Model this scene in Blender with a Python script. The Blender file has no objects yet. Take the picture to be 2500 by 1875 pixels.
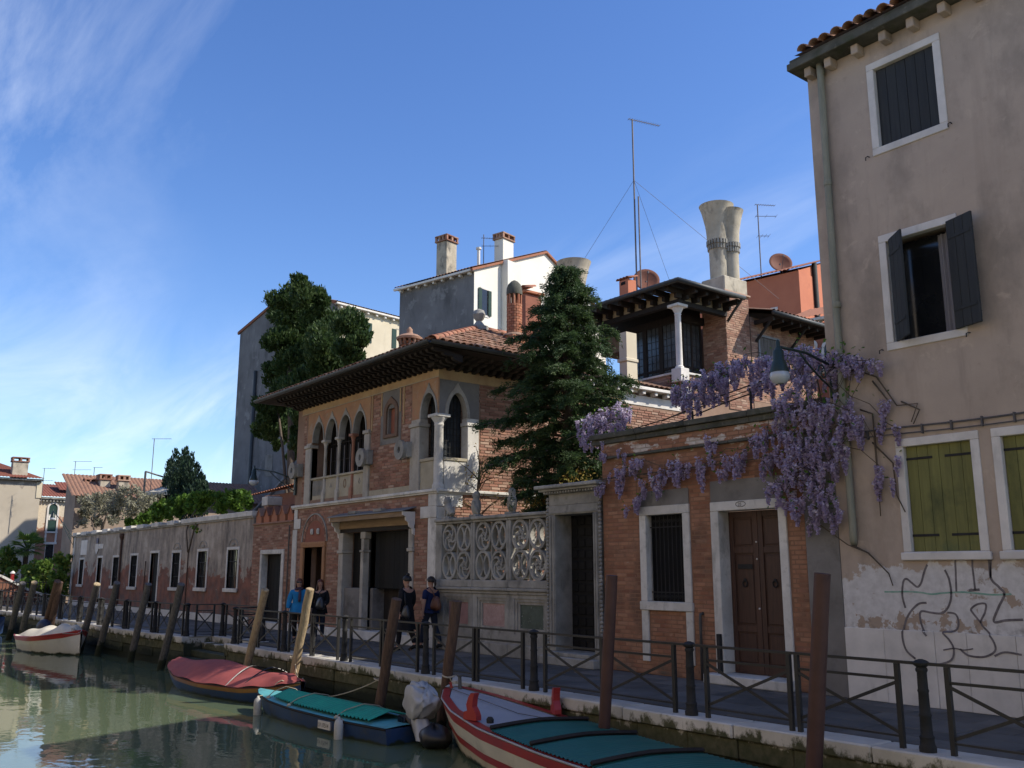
import bpy, math, random
import numpy as np
from mathutils import Vector, Matrix, noise as mnoise

R = random.Random(11)
NR = np.random.default_rng(5)
SC = bpy.context.scene
COL = SC.collection
rad = math.radians
PI = math.pi

# ------------------------------------------------------------------ camera, sky, sun, exposure
# World axes: X runs along the facades (right = nearer), Y runs into the buildings, Z up.
# Facades stand on Y = 0, pavement is Z = 0, water is Z = WATER.
WATER = -0.85
CAM = Vector((8.04, -12.53, 1.82))
PITCH = math.atan((1392 - 937.5) / 2250)
cam_d = bpy.data.cameras.new('camera')
cam_d.sensor_width = 36
cam_d.lens = 36 * 2250 / 2500
cam_d.clip_end = 3000
cam = bpy.data.objects.new('camera', cam_d)
cam.location = CAM
cam.rotation_euler = (rad(90) + PITCH, 0, rad(52))
COL.objects.link(cam)
SC.camera = cam

TO_SUN = Vector((0.95, 1.0, 1.25)).normalized()
SUN_EL = math.asin(TO_SUN.z)
SUN_AZ = math.atan2(TO_SUN.x, TO_SUN.y)
sun_d = bpy.data.lights.new('sun', 'SUN')
sun_d.energy = 4.6
sun_d.angle = rad(0.55)
sun_d.color = (1.0, 0.93, 0.82)
sun = bpy.data.objects.new('sun', sun_d)
sun.rotation_euler = TO_SUN.to_track_quat('Z', 'Y').to_euler()
COL.objects.link(sun)

world = bpy.data.worlds.new('World')
SC.world = world
world.use_nodes = True
wn = world.node_tree.nodes
wl = world.node_tree.links
bg = wn['Background']
sky = wn.new('ShaderNodeTexSky')
sky.sky_type = 'NISHITA'
sky.sun_disc = False
sky.sun_elevation = SUN_EL
sky.sun_rotation = SUN_AZ
sky.altitude = 0
sky.air_density = 1.0
sky.dust_density = 0.35
sky.ozone_density = 2.6
# thin cirrus: stretched noise on a flattened sky plane, the same over the whole dome
tc = wn.new('ShaderNodeTexCoord')
sep = wn.new('ShaderNodeSeparateXYZ')
wl.new(tc.outputs['Generated'], sep.inputs[0])
mx = wn.new('ShaderNodeMath'); mx.operation = 'MAXIMUM'; mx.inputs[1].default_value = 0.0
wl.new(sep.outputs['Z'], mx.inputs[0])
ad = wn.new('ShaderNodeMath'); ad.operation = 'ADD'; ad.inputs[1].default_value = 0.16
wl.new(mx.outputs[0], ad.inputs[0])
dv = wn.new('ShaderNodeVectorMath'); dv.operation = 'DIVIDE'
cb = wn.new('ShaderNodeCombineXYZ')
for i in range(3):
    wl.new(ad.outputs[0], cb.inputs[i])
wl.new(tc.outputs['Generated'], dv.inputs[0])
wl.new(cb.outputs[0], dv.inputs[1])
mp = wn.new('ShaderNodeMapping')
mp.inputs['Rotation'].default_value = (0, 0, rad(17.96))
mp.inputs['Scale'].default_value = (0.42, 1.25, 0.0)
mp.inputs['Location'].default_value = (8.625, 15.644, 0.0)
wl.new(dv.outputs[0], mp.inputs[0])
def wnoise(scale, det, dist, rough=.55):
    t = wn.new('ShaderNodeTexNoise')
    t.inputs['Scale'].default_value = scale; t.inputs['Detail'].default_value = det
    t.inputs['Roughness'].default_value = rough; t.inputs['Distortion'].default_value = dist
    wl.new(mp.outputs[0], t.inputs['Vector'])
    return t
n1 = wnoise(1.3, 10, 1.6, .62)
n2 = wnoise(0.5, 3, .3)
mr = wn.new('ShaderNodeMapRange'); mr.inputs['From Min'].default_value = .44; mr.inputs['From Max'].default_value = .74
wl.new(n1.outputs[0], mr.inputs[0])
mr2 = wn.new('ShaderNodeMapRange'); mr2.inputs['From Min'].default_value = .42; mr2.inputs['From Max'].default_value = .60
wl.new(n2.outputs[0], mr2.inputs[0])
mul = wn.new('ShaderNodeMath'); mul.operation = 'MULTIPLY'
wl.new(mr.outputs[0], mul.inputs[0]); wl.new(mr2.outputs[0], mul.inputs[1])
mul2 = wn.new('ShaderNodeMath'); mul2.operation = 'MULTIPLY'; mul2.inputs[1].default_value = .5
wl.new(mul.outputs[0], mul2.inputs[0])
hs = wn.new('ShaderNodeHueSaturation'); hs.inputs['Saturation'].default_value = 1.22; hs.inputs['Hue'].default_value = .512
wl.new(sky.outputs[0], hs.inputs['Color'])
mixc = wn.new('ShaderNodeMixRGB'); mixc.inputs[2].default_value = (6.2, 6.6, 7.2, 1)
wl.new(mul2.outputs[0], mixc.inputs[0]); wl.new(hs.outputs[0], mixc.inputs[1])
wl.new(mixc.outputs[0], bg.inputs[0])
bg.inputs[1].default_value = 0.145

vs = SC.view_settings
vs.view_transform = 'Standard'; vs.look = 'None'; vs.gamma = 1.0; vs.use_curve_mapping = False
vs.exposure = 0.5
SC.cycles.max_bounces = 8
SC.cycles.transparent_max_bounces = 12

# ------------------------------------------------------------------ mesh builder
WM = {}
def _link(o):
    COL.objects.link(o)
    return o
def tag(o, label=None, cat=None, group=None, kind=None):
    if label: o['label'] = label
    if cat: o['category'] = cat
    if group: o['group'] = group
    if kind: o['kind'] = kind
    return o
def thing(name, label, cat, loc=(0, 0, 0), group=None, rz=0):
    o = bpy.data.objects.new(name, None)
    o.empty_display_size = .2
    o.location = loc; o.rotation_euler = (0, 0, rz)
    WM[o] = Matrix.Translation(Vector(loc)) @ Matrix.Rotation(rz, 4, 'Z')
    return _link(tag(o, label, cat, group))
def attach(o, parent, world=True):
    o.parent = parent
    if world and parent in WM:
        o.matrix_parent_inverse = WM[parent].inverted()
def copy_tree(o, parent=None):
    c = o.copy(); COL.objects.link(c); c.parent = parent
    if parent is not None: c.matrix_parent_inverse = o.matrix_parent_inverse.copy()
    for ch in list(o.children): copy_tree(ch, c)
    return c

class MB:
    def __init__(s):
        s.v = []; s.f = []; s.t = []
    def add(s, vs, fs, tint=0.0):
        b = len(s.v)
        s.v.extend(vs)
        s.f.extend(tuple(i + b for i in f) for f in fs)
        s.t.extend([tint] * len(fs))
        return s
    def box(s, x0, x1, y0, y1, z0, z1, tint=0.0):
        if x0 > x1: x0, x1 = x1, x0
        if y0 > y1: y0, y1 = y1, y0
        if z0 > z1: z0, z1 = z1, z0
        v = [(x0,y0,z0),(x1,y0,z0),(x1,y1,z0),(x0,y1,z0),(x0,y0,z1),(x1,y0,z1),(x1,y1,z1),(x0,y1,z1)]
        return s.add(v, [(0,3,2,1),(4,5,6,7),(0,1,5,4),(1,2,6,5),(2,3,7,6),(3,0,4,7)], tint)
    def cbox(s, x0, x1, y0, y1, z0, z1, c=.01, tint=0.0, jit=0.0):
        """box with chamfered edges (24 corners) so that edges catch light"""
        if x0 > x1: x0, x1 = x1, x0
        if y0 > y1: y0, y1 = y1, y0
        if z0 > z1: z0, z1 = z1, z0
        c = min(c, .45*(x1-x0), .45*(y1-y0), .45*(z1-z0))
        lo = (x0, y0, z0); hi = (x1, y1, z1)
        vs = []; idx = {}
        for sx in (0, 1):
            for sy in (0, 1):
                for sz in (0, 1):
                    b = [hi[0] if sx else lo[0], hi[1] if sy else lo[1], hi[2] if sz else lo[2]]
                    sg = (-1 if sx else 1, -1 if sy else 1, -1 if sz else 1)
                    for a in range(3):
                        p = list(b)
                        for k in range(3):
                            if k != a: p[k] += sg[k] * c
                        if jit: p = [q + R.uniform(-jit, jit) for q in p]
                        idx[(sx, sy, sz, a)] = len(vs); vs.append(tuple(p))
        F = []
        for a in range(3):
            for side in (0, 1):
                o = [k for k in range(3) if k != a]
                q = []
                for u, w in ((0,0),(1,0),(1,1),(0,1)):
                    k = [0,0,0]; k[a] = side; k[o[0]] = u; k[o[1]] = w
                    q.append(idx[(k[0], k[1], k[2], a)])
                if (side == 0) == (a != 1): q.reverse()
                F.append(tuple(q))
        for a in range(3):
            o = [k for k in range(3) if k != a]
            for u in (0, 1):
                for w in (0, 1):
                    k0 = [0,0,0]; k0[a] = 0; k0[o[0]] = u; k0[o[1]] = w
                    k1 = list(k0); k1[a] = 1
                    F.append((idx[(*k0, o[0])], idx[(*k0, o[1])], idx[(*k1, o[1])], idx[(*k1, o[0])]))
        for sx in (0,1):
            for sy in (0,1):
                for sz in (0,1):
                    F.append(tuple(idx[(sx,sy,sz,a)] for a in range(3)))
        return s.add(vs, F, tint)
    def bar(s, p, q, w, h=None, tint=0.0):
        """square bar from p to q"""
        h = h or w
        p = Vector(p); q = Vector(q); d = (q - p).normalized()
        up = Vector((0,0,1)) if abs(d.z) < .95 else Vector((0,1,0))
        a = d.cross(up).normalized(); b = a.cross(d).normalized()
        vs = []
        for o in (p, q):
            for sa, sb in ((-1,-1),(1,-1),(1,1),(-1,1)):
                vs.append(tuple(o + a*sa*w/2 + b*sb*h/2))
        return s.add(vs, [(3,2,1,0),(4,5,6,7),(0,1,5,4),(1,2,6,5),(2,3,7,6),(3,0,4,7)], tint)
    def tube(s, pts, r, n=8, cap=True, tint=0.0, closed=False):
        pts = [Vector(p) for p in pts]
        m = len(pts)
        rr = r if isinstance(r, (list, tuple)) else [r]*m
        vs = []; prev = None
        for i, p in enumerate(pts):
            if closed: d = pts[(i+1) % m] - pts[i-1]
            else: d = pts[min(i+1, m-1)] - pts[max(i-1, 0)]
            d.normalize()
            if prev is None:
                up = Vector((0,0,1)) if abs(d.z) < .9 else Vector((1,0,0))
                a = d.cross(up).normalized()
            else:
                a = (prev - d*prev.dot(d))
                if a.length < 1e-6: a = d.orthogonal()
                a.normalize()
            prev = a; b = d.cross(a)
            for k in range(n):
                t = 2*PI*k/n
                vs.append(tuple(p + (a*math.cos(t) + b*math.sin(t))*rr[i]))
        F = []
        for i in range(m if closed else m-1):
            j = (i+1) % m
            for k in range(n):
                F.append((i*n+k, i*n+(k+1) % n, j*n+(k+1) % n, j*n+k))
        if cap and not closed:
            F.append(tuple(range(n-1, -1, -1))); F.append(tuple((m-1)*n+k for k in range(n)))
        return s.add(vs, F, tint)
    def lathe(s, prof, cx=0, cy=0, n=16, tint=0.0, cap=True, axis='z', cz=0):
        vs = []
        for r, z in prof:
            for k in range(n):
                t = 2*PI*k/n
                a, b = r*math.cos(t), r*math.sin(t)
                if axis == 'z': vs.append((cx+a, cy+b, z))
                elif axis == 'y': vs.append((cx+a, z, cz-b))
                else: vs.append((z, cy+a, cz+b))
        F = []
        for i in range(len(prof)-1):
            for k in range(n):
                F.append((i*n+k, i*n+(k+1) % n, (i+1)*n+(k+1) % n, (i+1)*n+k))
        if cap:
            F.append(tuple(range(n-1, -1, -1))); F.append(tuple((len(prof)-1)*n+k for k in range(n)))
        return s.add(vs, F, tint)
    def prism(s, poly, y0, y1, axis='y', tint=0.0):
        """polygon [(a,b)] extruded; axis 'y': (x,z); 'x': (y,z); 'z': (x,y)"""
        n = len(poly); vs = []
        for y in (y0, y1):
            for a, b in poly:
                vs.append((a,y,b) if axis == 'y' else (y,a,b) if axis == 'x' else (a,b,y))
        F = [tuple(range(n)), tuple(range(2*n-1, n-1, -1))]
        for k in range(n):
            j = (k+1) % n
            F.append((j, k, n+k, n+j))
        return s.add(vs, F, tint)
    def strip(s, path, w, y0, y1, closed=False, axis='y', tint=0.0, fn=None):
        """ribbon of width w along a 2-D path in the wall plane, extruded from y0 to y1"""
        m = len(path); P = [Vector((a, b, 0)) for a, b in path]; L = []; Rr = []
        for i in range(m):
            a = P[i-1] if (closed or i > 0) else P[i]
            b = P[(i+1) % m] if (closed or i < m-1) else P[i]
            d = (b - a)
            if d.length < 1e-9: d = Vector((1,0,0))
            d.normalize(); nn = Vector((-d.y, d.x, 0))
            L.append(P[i] + nn*w/2); Rr.append(P[i] - nn*w/2)
        vs = []
        for y in (y0, y1):
            for q in (L, Rr):
                for p in q:
                    t = (p.x, y, p.y) if axis == 'y' else (y, p.x, p.y)
                    vs.append(fn(t) if fn else t)
        F = []
        e = m if closed else m-1
        for i in range(e):
            j = (i+1) % m
            F += [(i, j, m+j, m+i), (2*m+i, 3*m+i, 3*m+j, 2*m+j), (i, 2*m+i, 2*m+j, j), (m+i, m+j, 3*m+j, 3*m+i)]
        if not closed:
            F += [(0, m, 3*m, 2*m), (m-1, 2*m+m-1, 3*m+m-1, m+m-1)]
        return s.add(vs, F, tint)
    def grid(s, fn, nu, nv, tint=0.0, closed_u=False):
        vs = [tuple(fn(i/(nu), j/(nv))) for i in range(nu+1) for j in range(nv+1)]
        F = [(i*(nv+1)+j, (i+1)*(nv+1)+j, (i+1)*(nv+1)+j+1, i*(nv+1)+j+1) for i in range(nu) for j in range(nv)]
        return s.add(vs, F, tint)
    def xform(s, M, start=0):
        s.v[start:] = [tuple(M @ Vector(p)) for p in s.v[start:]]
        return s
    def mesh(s, name, mat, smooth=False):
        me = bpy.data.meshes.new(name)
        me.from_pydata(s.v, [], s.f)
        if any(s.t):
            at = me.attributes.new('tint', 'FLOAT', 'FACE')
            at.data.foreach_set('value', s.t)
        me.materials.append(mat)
        if smooth:
            me.polygons.foreach_set('use_smooth', [True]*len(me.polygons))
        me.update()
        return me
    def build(s, name, mat, parent=None, smooth=False, label=None, cat=None, group=None, kind=None, world=True, auto=None):
        me = s.mesh(name, mat, smooth or bool(auto))
        if auto: me.set_sharp_from_angle(angle=rad(auto))
        o = bpy.data.objects.new(name, me)
        _link(o)
        if parent is not None: attach(o, parent, world)
        return tag(o, label, cat, group, kind)

def inst(name, me, parent, loc, rot=(0,0,0), scale=(1,1,1)):
    """one more object on shared mesh data; loc in world coordinates"""
    o = bpy.data.objects.new(name, me)
    o.location = loc; o.rotation_euler = rot; o.scale = scale
    _link(o)
    if parent is not None: attach(o, parent)
    return o

def rnd(a, b): return R.uniform(a, b)
def arc(cx, cz, r, a0, a1, n=12, rz=None):
    rz = rz or r
    return [(cx + r*math.cos(rad(a0+(a1-a0)*i/n)), cz + rz*math.sin(rad(a0+(a1-a0)*i/n))) for i in range(n+1)]

def wall_cells(mb, x0, x1, z0, z1, y0, y1, openings, axis='y'):
    """a wall slab with rectangular openings (ox0,ox1,oz0,oz1), cut into butted boxes"""
    xs = sorted({x0, x1, *[min(max(o[i], x0), x1) for o in openings for i in (0, 1)]})
    zs = sorted({z0, z1, *[min(max(o[i], z0), z1) for o in openings for i in (2, 3)]})
    for i in range(len(xs)-1):
        run = None
        for j in range(len(zs)-1):
            mx_, mz_ = (xs[i]+xs[i+1])/2, (zs[j]+zs[j+1])/2
            hole = any(o[0] < mx_ < o[1] and o[2] < mz_ < o[3] for o in openings)
            if not hole:
                if run is None: run = zs[j]
            if hole and run is not None:
                _wb(mb, xs[i], xs[i+1], run, zs[j], y0, y1, axis); run = None
        if run is not None: _wb(mb, xs[i], xs[i+1], run, zs[-1], y0, y1, axis)
def _wb(mb, a, b, c, d, y0, y1, axis):
    if axis == 'y': mb.box(a, b, y0, y1, c, d)
    else: mb.box(y0, y1, a, b, c, d)
# ------------------------------------------------------------------ procedural materials
def _ramp(nt, fac, stops):
    r = nt.nodes.new('ShaderNodeValToRGB')
    while len(r.color_ramp.elements) < len(stops): r.color_ramp.elements.new(.5)
    for e, (p, c) in zip(r.color_ramp.elements, stops):
        e.position = p; e.color = (*c, 1) if len(c) == 3 else c
    nt.links.new(fac, r.inputs[0])
    return r.outputs[0]
def lay(name, c1, c2=None, scale=2.0, rough=.85, bump=.25, bscale=30, layers=(), pal=None, pv=0.0, st=(1,1,1),
        spec=.25, metal=0.0, bdist=.01, trans=0.0, coat=0.0, bst=(1,1,1)):
    """layered surface: two-tone noise, optional per-piece palette, noise-masked overlays, bump"""
    m = bpy.data.materials.new(name); m.use_nodes = True
    nt = m.node_tree; N = nt.nodes; L = nt.links
    b = N['Principled BSDF']
    geo = N.new('ShaderNodeNewGeometry'); pos = geo.outputs['Position']
    def noise_(sc, det=6, stv=(1,1,1), ro=.6, dist=0.0):
        src = pos
        if stv != (1,1,1):
            mp_ = N.new('ShaderNodeMapping'); mp_.inputs['Scale'].default_value = stv
            L.new(pos, mp_.inputs[0]); src = mp_.outputs[0]
        t = N.new('ShaderNodeTexNoise'); t.inputs['Scale'].default_value = sc; t.inputs['Detail'].default_value = det
        t.inputs['Roughness'].default_value = ro; t.inputs['Distortion'].default_value = dist
        L.new(src, t.inputs['Vector'])
        return t.outputs[0]
    c2 = c2 or tuple(x*.75 for x in c1)
    base = noise_(scale, 7, st, .62)
    col = _ramp(nt, base, [(.32, c2), (.68, c1)])
    rnd_out = None
    if pal or pv:
        oi = N.new('ShaderNodeObjectInfo'); at = N.new('ShaderNodeAttribute'); at.attribute_name = 'tint'
        a = N.new('ShaderNodeMath'); a.operation = 'ADD'
        L.new(oi.outputs['Random'], a.inputs[0]); L.new(at.outputs['Fac'], a.inputs[1])
        fr = N.new('ShaderNodeMath'); fr.operation = 'FRACT'; L.new(a.outputs[0], fr.inputs[0]); rnd_out = fr.outputs[0]
    if pal:
        pc = _ramp(nt, rnd_out, [(i/max(1, len(pal)-1), c) for i, c in enumerate(pal)])
        mxn = N.new('ShaderNodeMixRGB'); mxn.blend_type = 'MIX'; mxn.inputs[0].default_value = .6
        L.new(col, mxn.inputs[1]); L.new(pc, mxn.inputs[2]); col = mxn.outputs[0]
    if pv:
        mr_ = N.new('ShaderNodeMapRange'); mr_.inputs['To Min'].default_value = 1-pv; mr_.inputs['To Max'].default_value = 1+pv
        L.new(rnd_out, mr_.inputs[0])
        hv = N.new('ShaderNodeHueSaturation'); L.new(col, hv.inputs['Color']); L.new(mr_.outputs[0], hv.inputs['Value']); col = hv.outputs[0]
    for ly in layers:
        nz = noise_(ly.get('s', 1.5), ly.get('d', 8), ly.get('st', (1,1,1)), ly.get('r', .65), ly.get('dist', 0.0))
        mr_ = N.new('ShaderNodeMapRange'); mr_.clamp = True
        fac = nz
        if 'z' in ly:
            sp = N.new('ShaderNodeSeparateXYZ'); L.new(pos, sp.inputs[0])
            zr = N.new('ShaderNodeMapRange'); zr.clamp = True
            zr.inputs['From Min'].default_value = ly['z'][0]; zr.inputs['From Max'].default_value = ly['z'][1]
            zr.inputs['To Min'].default_value = ly.get('zw', .35); zr.inputs['To Max'].default_value = -ly.get('zw', .35)
            L.new(sp.outputs['Z'], zr.inputs[0])
            s_ = N.new('ShaderNodeMath'); s_.operation = 'ADD'; L.new(nz, s_.inputs[0]); L.new(zr.outputs[0], s_.inputs[1]); fac = s_.outputs[0]
        if 'x' in ly:
            sp = N.new('ShaderNodeSeparateXYZ'); L.new(pos, sp.inputs[0])
            zr = N.new('ShaderNodeMapRange'); zr.clamp = True
            zr.inputs['From Min'].default_value = ly['x'][0]; zr.inputs['From Max'].default_value = ly['x'][1]
            zr.inputs['To Min'].default_value = .35; zr.inputs['To Max'].default_value = -.35
            L.new(sp.outputs['X'], zr.inputs[0])
            s_ = N.new('ShaderNodeMath'); s_.operation = 'ADD'; L.new(fac, s_.inputs[0]); L.new(zr.outputs[0], s_.inputs[1]); fac = s_.outputs[0]
        mr_.inputs['From Min'].default_value = ly['lo']; mr_.inputs['From Max'].default_value = ly['hi']
        mr_.inputs['To Max'].default_value = ly.get('amt', 1.0)
        L.new(fac, mr_.inputs[0])
        mxn = N.new('ShaderNodeMixRGB'); L.new(mr_.outputs[0], mxn.inputs[0]); L.new(col, mxn.inputs[1])
        if 'c2' in ly:
            cc = _ramp(nt, noise_(ly.get('cs', 9), 5), [(.35, ly['c']), (.65, ly['c2'])]); L.new(cc, mxn.inputs[2])
        else: mxn.inputs[2].default_value = (*ly['c'], 1)
        col = mxn.outputs[0]
    L.new(col, b.inputs['Base Color'])
    rv = N.new('ShaderNodeMapRange'); rv.inputs['To Min'].default_value = max(.02, rough-.12); rv.inputs['To Max'].default_value = min(1, rough+.12)
    L.new(base, rv.inputs[0]); L.new(rv.outputs[0], b.inputs['Roughness'])
    b.inputs['Specular IOR Level'].default_value = spec
    b.inputs['Metallic'].default_value = metal
    b.inputs['Coat Weight'].default_value = coat
    if bump:
        bn = noise_(bscale, 6, bst, .7)
        bp = N.new('ShaderNodeBump'); bp.inputs['Strength'].default_value = bump; bp.inputs['Distance'].default_value = bdist
        L.new(bn, bp.inputs['Height']); L.new(bp.outputs[0], b.inputs['Normal'])
    if trans:
        tr = N.new('ShaderNodeBsdfTranslucent'); L.new(col, tr.inputs[0])
        ms = N.new('ShaderNodeMixShader'); ms.inputs[0].default_value = trans
        L.new(b.outputs[0], ms.inputs[1]); L.new(tr.outputs[0], ms.inputs[2]); L.new(ms.outputs[0], N['Material Output'].inputs[0])
    return m
def glassy(name, c, rough=.08, spec=.6):
    m = lay(name, c, tuple(x*.6 for x in c), 1.2, rough, .05, 3, spec=spec)
    return m

STONE_C = (.50, .47, .41)
M = {}
M['stone'] = lay('istrian_stone', (.66,.63,.57), (.46,.44,.39), 1.6, .8, .2, 40, pv=.10,
    layers=[dict(c=(.10,.095,.08), s=2.2, lo=.56, hi=.74, amt=.75, st=(1,1,.35)), dict(c=(.24,.22,.17), s=9, lo=.55, hi=.75, amt=.5)])
M['stone_clean'] = lay('pale_stone_frame', (.70,.66,.60), (.54,.51,.46), 2.2, .78, .15, 45, pv=.06,
    layers=[dict(c=(.25,.23,.19), s=4, lo=.58, hi=.8, amt=.5, st=(1,1,.4))])
M['grey_stone'] = lay('weathered_grey_stone', (.36,.345,.305), (.20,.19,.165), 2.0, .88, .35, 35, pv=.08,
    layers=[dict(c=(.06,.06,.05), s=3, lo=.52, hi=.72, amt=.7, st=(1,1,.5)), dict(c=(.10,.11,.06), s=6, lo=.6, hi=.75, amt=.5)])
M['stone_mid'] = lay('buff_weathered_stone', (.47,.43,.36), (.31,.285,.24), 1.8, .85, .25, 35, pv=.08,
    layers=[dict(c=(.10,.09,.075), s=2.6, lo=.54, hi=.72, amt=.7, st=(1,1,.4)), dict(c=(.22,.19,.14), s=8, lo=.55, hi=.72, amt=.5)])
M['coping_dark'] = lay('dark_weathered_coping', (.13,.125,.10), (.05,.05,.04), 3.0, .92, .5, 22, pv=.1,
    layers=[dict(c=(.27,.25,.2), s=7, lo=.60, hi=.72, amt=.6), dict(c=(.05,.06,.025), s=4, lo=.52, hi=.66, amt=.6)])
M['plaster_beige'] = lay('beige_plaster', (.47,.38,.295), (.38,.305,.24), .8, .9, .3, 10,
    layers=[dict(c=(.185,.16,.13), s=.8, lo=.49, hi=.68, amt=.75, st=(1,1,.55), d=10, r=.66), dict(c=(.54,.43,.33), s=1.9, lo=.60, hi=.68, amt=.5, dist=1.8, d=10), dict(c=(.30,.235,.18), s=1.1, lo=.52, hi=.70, amt=.4, st=(2.2,1,.14)),
            dict(c=(.22,.17,.13), s=5, lo=.60, hi=.74, amt=.4), dict(c=(.16,.14,.12), s=2.5, lo=.58, hi=.78, amt=.5, st=(1.6,1,.15)),
            dict(c=(.62,.60,.57), c2=(.50,.48,.45), s=1.5, lo=.50, hi=.53, z=(.9,2.6), zw=.30, d=10),
            dict(c=(.36,.28,.21), s=2.4, lo=.615, hi=.63, z=(.9,2.4), zw=.08), dict(c=(.17,.15,.12), s=6, lo=.56, hi=.75, z=(1.0,1.35), zw=.1, amt=.7)])
M['plaster_grey'] = lay('grey_render', (.23,.215,.195), (.145,.135,.12), 1.1, .9, .35, 16,
    layers=[dict(c=(.08,.075,.065), s=1.7, lo=.52, hi=.7, amt=.7), dict(c=(.30,.28,.25), s=3, lo=.6, hi=.7, amt=.5), dict(c=(.30,.10,.06), s=1.8, lo=.68, hi=.70)])
M['brick_near'] = lay('orange_brown_brick', (.33,.155,.085), (.23,.105,.06), 1.3, .9, .4, 60, pv=.22,
    pal=[(.29,.125,.065), (.35,.17,.095), (.22,.09,.055), (.33,.15,.08), (.40,.23,.14), (.27,.12,.065), (.18,.085,.06), (.36,.19,.11)],
    layers=[dict(c=(.34,.18,.105), s=.9, lo=.46, hi=.58, amt=.8, d=10), dict(c=(.105,.07,.05), s=1.3, lo=.49, hi=.64, amt=.75, d=10), dict(c=(.45,.27,.17), s=5, lo=.60, hi=.68, amt=.5),
            dict(c=(.60,.54,.47), c2=(.46,.36,.29), s=2.3, lo=.575, hi=.60, z=(4.45,3.3), zw=.13, st=(.8,1,1.9), d=10),
            dict(c=(.11,.10,.075), s=2.0, lo=.60, hi=.8, amt=.7, z=(-.1,.7), zw=.3)])
M['mortar_near'] = lay('brown_mortar', (.27,.145,.09), (.19,.105,.065), 1.2, .95, .4, 50,
    layers=[dict(c=(.40,.34,.28), s=2.3, lo=.575, hi=.60, z=(4.45,3.3), zw=.13, st=(.8,1,1.9), d=10), dict(c=(.12,.08,.05), s=1.1, lo=.54, hi=.72, amt=.6)])
M['brick_house'] = lay('weathered_red_brick', (.30,.155,.105), (.20,.105,.075), 1.1, .9, .4, 60, pv=.25,
    pal=[(.26,.12,.08), (.32,.17,.115), (.21,.09,.06), (.40,.27,.19), (.27,.125,.08), (.46,.34,.25), (.17,.08,.06), (.33,.18,.12), (.24,.11,.075)],
    layers=[dict(c=(.12,.075,.055), s=.9, lo=.55, hi=.72, amt=.55), dict(c=(.45,.30,.21), s=1.6, lo=.58, hi=.70, amt=.5, z=(8.5,3.8), zw=.1)])
M['mortar_house'] = lay('dusty_mortar', (.30,.20,.14), (.20,.125,.085), 1.3, .95, .4, 50)
M['brick_orange'] = lay('chimney_brick', (.40,.17,.09), (.28,.11,.06), 2, .9, .3, 50, pv=.2, pal=[(.38,.15,.08),(.44,.22,.13),(.30,.10,.055),(.40,.17,.09)],  # more orange brick tone for chimneys and merlons
    layers=[dict(c=(.14,.09,.06), s=1.4, lo=.56, hi=.72, amt=.5)])
M['tile'] = lay('clay_roof_tile', (.30,.155,.095), (.17,.095,.065), 3, .92, .4, 25, pv=.28, pal=[(.30,.15,.09),(.38,.19,.11),(.20,.115,.08),(.26,.16,.11),(.34,.22,.15)],
    layers=[dict(c=(.07,.065,.05), s=2.6, lo=.52, hi=.66, amt=.75), dict(c=(.20,.19,.14), s=7, lo=.62, hi=.7, amt=.5)])
M['tile_red'] = lay('red_roof_tile', (.33,.13,.075), (.20,.08,.05), 2, .92, .4, 25, pv=.25, pal=[(.32,.12,.07),(.38,.17,.10),(.24,.10,.065),(.30,.15,.10)],
    layers=[dict(c=(.10,.075,.06), s=2, lo=.54, hi=.68, amt=.6)])
M['wood_dark'] = lay('dark_stained_wood', (.034,.026,.021), (.018,.015,.013), 3, .75, .3, 30, st=(6,6,.6), pv=.2)
M['wood_brown'] = lay('brown_door_wood', (.080,.040,.026), (.042,.022,.016), 4, .55, .25, 30, st=(8,8,.5), pv=.12, spec=.35)
M['wood_frame'] = lay('ochre_door_frame', (.40,.21,.10), (.28,.14,.07), 4, .75, .2, 40, st=(4,4,.6), pv=.1)
M['wood_beam'] = lay('old_beam_wood', (.30,.21,.125), (.20,.135,.08), 3, .85, .3, 30, st=(.6,4,4), pv=.12)
M['wood_black'] = lay('black_painted_boards', (.013,.0125,.012), (.008,.008,.0075), 3, .75, .25, 25, st=(6,6,.5), pv=.25)
M['shutter_dark'] = lay('charcoal_shutter_paint', (.040,.043,.043), (.026,.028,.029), 3, .7, .25, 30, st=(7,7,.4), pv=.12,
    layers=[dict(c=(.20,.18,.15), s=9, lo=.70, hi=.73, st=(3,3,.5))])
M['shutter_green'] = lay('olive_green_boards', (.20,.195,.065), (.13,.13,.045), 2.2, .75, .3, 30, st=(5,5,.5), pv=.10,
    layers=[dict(c=(.035,.05,.025), s=1.4, lo=.55, hi=.75, amt=.75, st=(1,1,.7)), dict(c=(.05,.09,.05), s=1.3, lo=.58, hi=.72, amt=.6)])
M['shutter_far'] = lay('dark_green_shutter', (.022,.055,.045), (.014,.036,.03), 3, .7, .1, 30, pv=.1)
M['iron'] = lay('painted_iron', (.034,.033,.032), (.020,.020,.019), 6, .7, .3, 60, pv=.1, spec=.2)
M['iron_grey'] = lay('grey_painted_iron', (.075,.073,.070), (.045,.044,.042), 5, .5, .2, 60, pv=.12, spec=.5, layers=[dict(c=(.16,.09,.05), s=14, lo=.66, hi=.74, amt=.6)])
M['lead'] = lay('grey_lead_sheet', (.20,.21,.22), (.13,.135,.14), 4, .6, .2, 30, spec=.4)
M['gutter'] = lay('dark_gutter_metal', (.050,.052,.050), (.032,.034,.033), 4, .55, .1, 30, spec=.4)
M['pipe_pale'] = lay('pale_green_downpipe', (.30,.29,.22), (.20,.20,.15), 3, .7, .15, 30, st=(3,3,.5), layers=[dict(c=(.14,.15,.09), s=3, lo=.55, hi=.75, amt=.6)])
M['cable'] = lay('grey_cable', (.12,.11,.105), None, 3, .7, 0)
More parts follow.
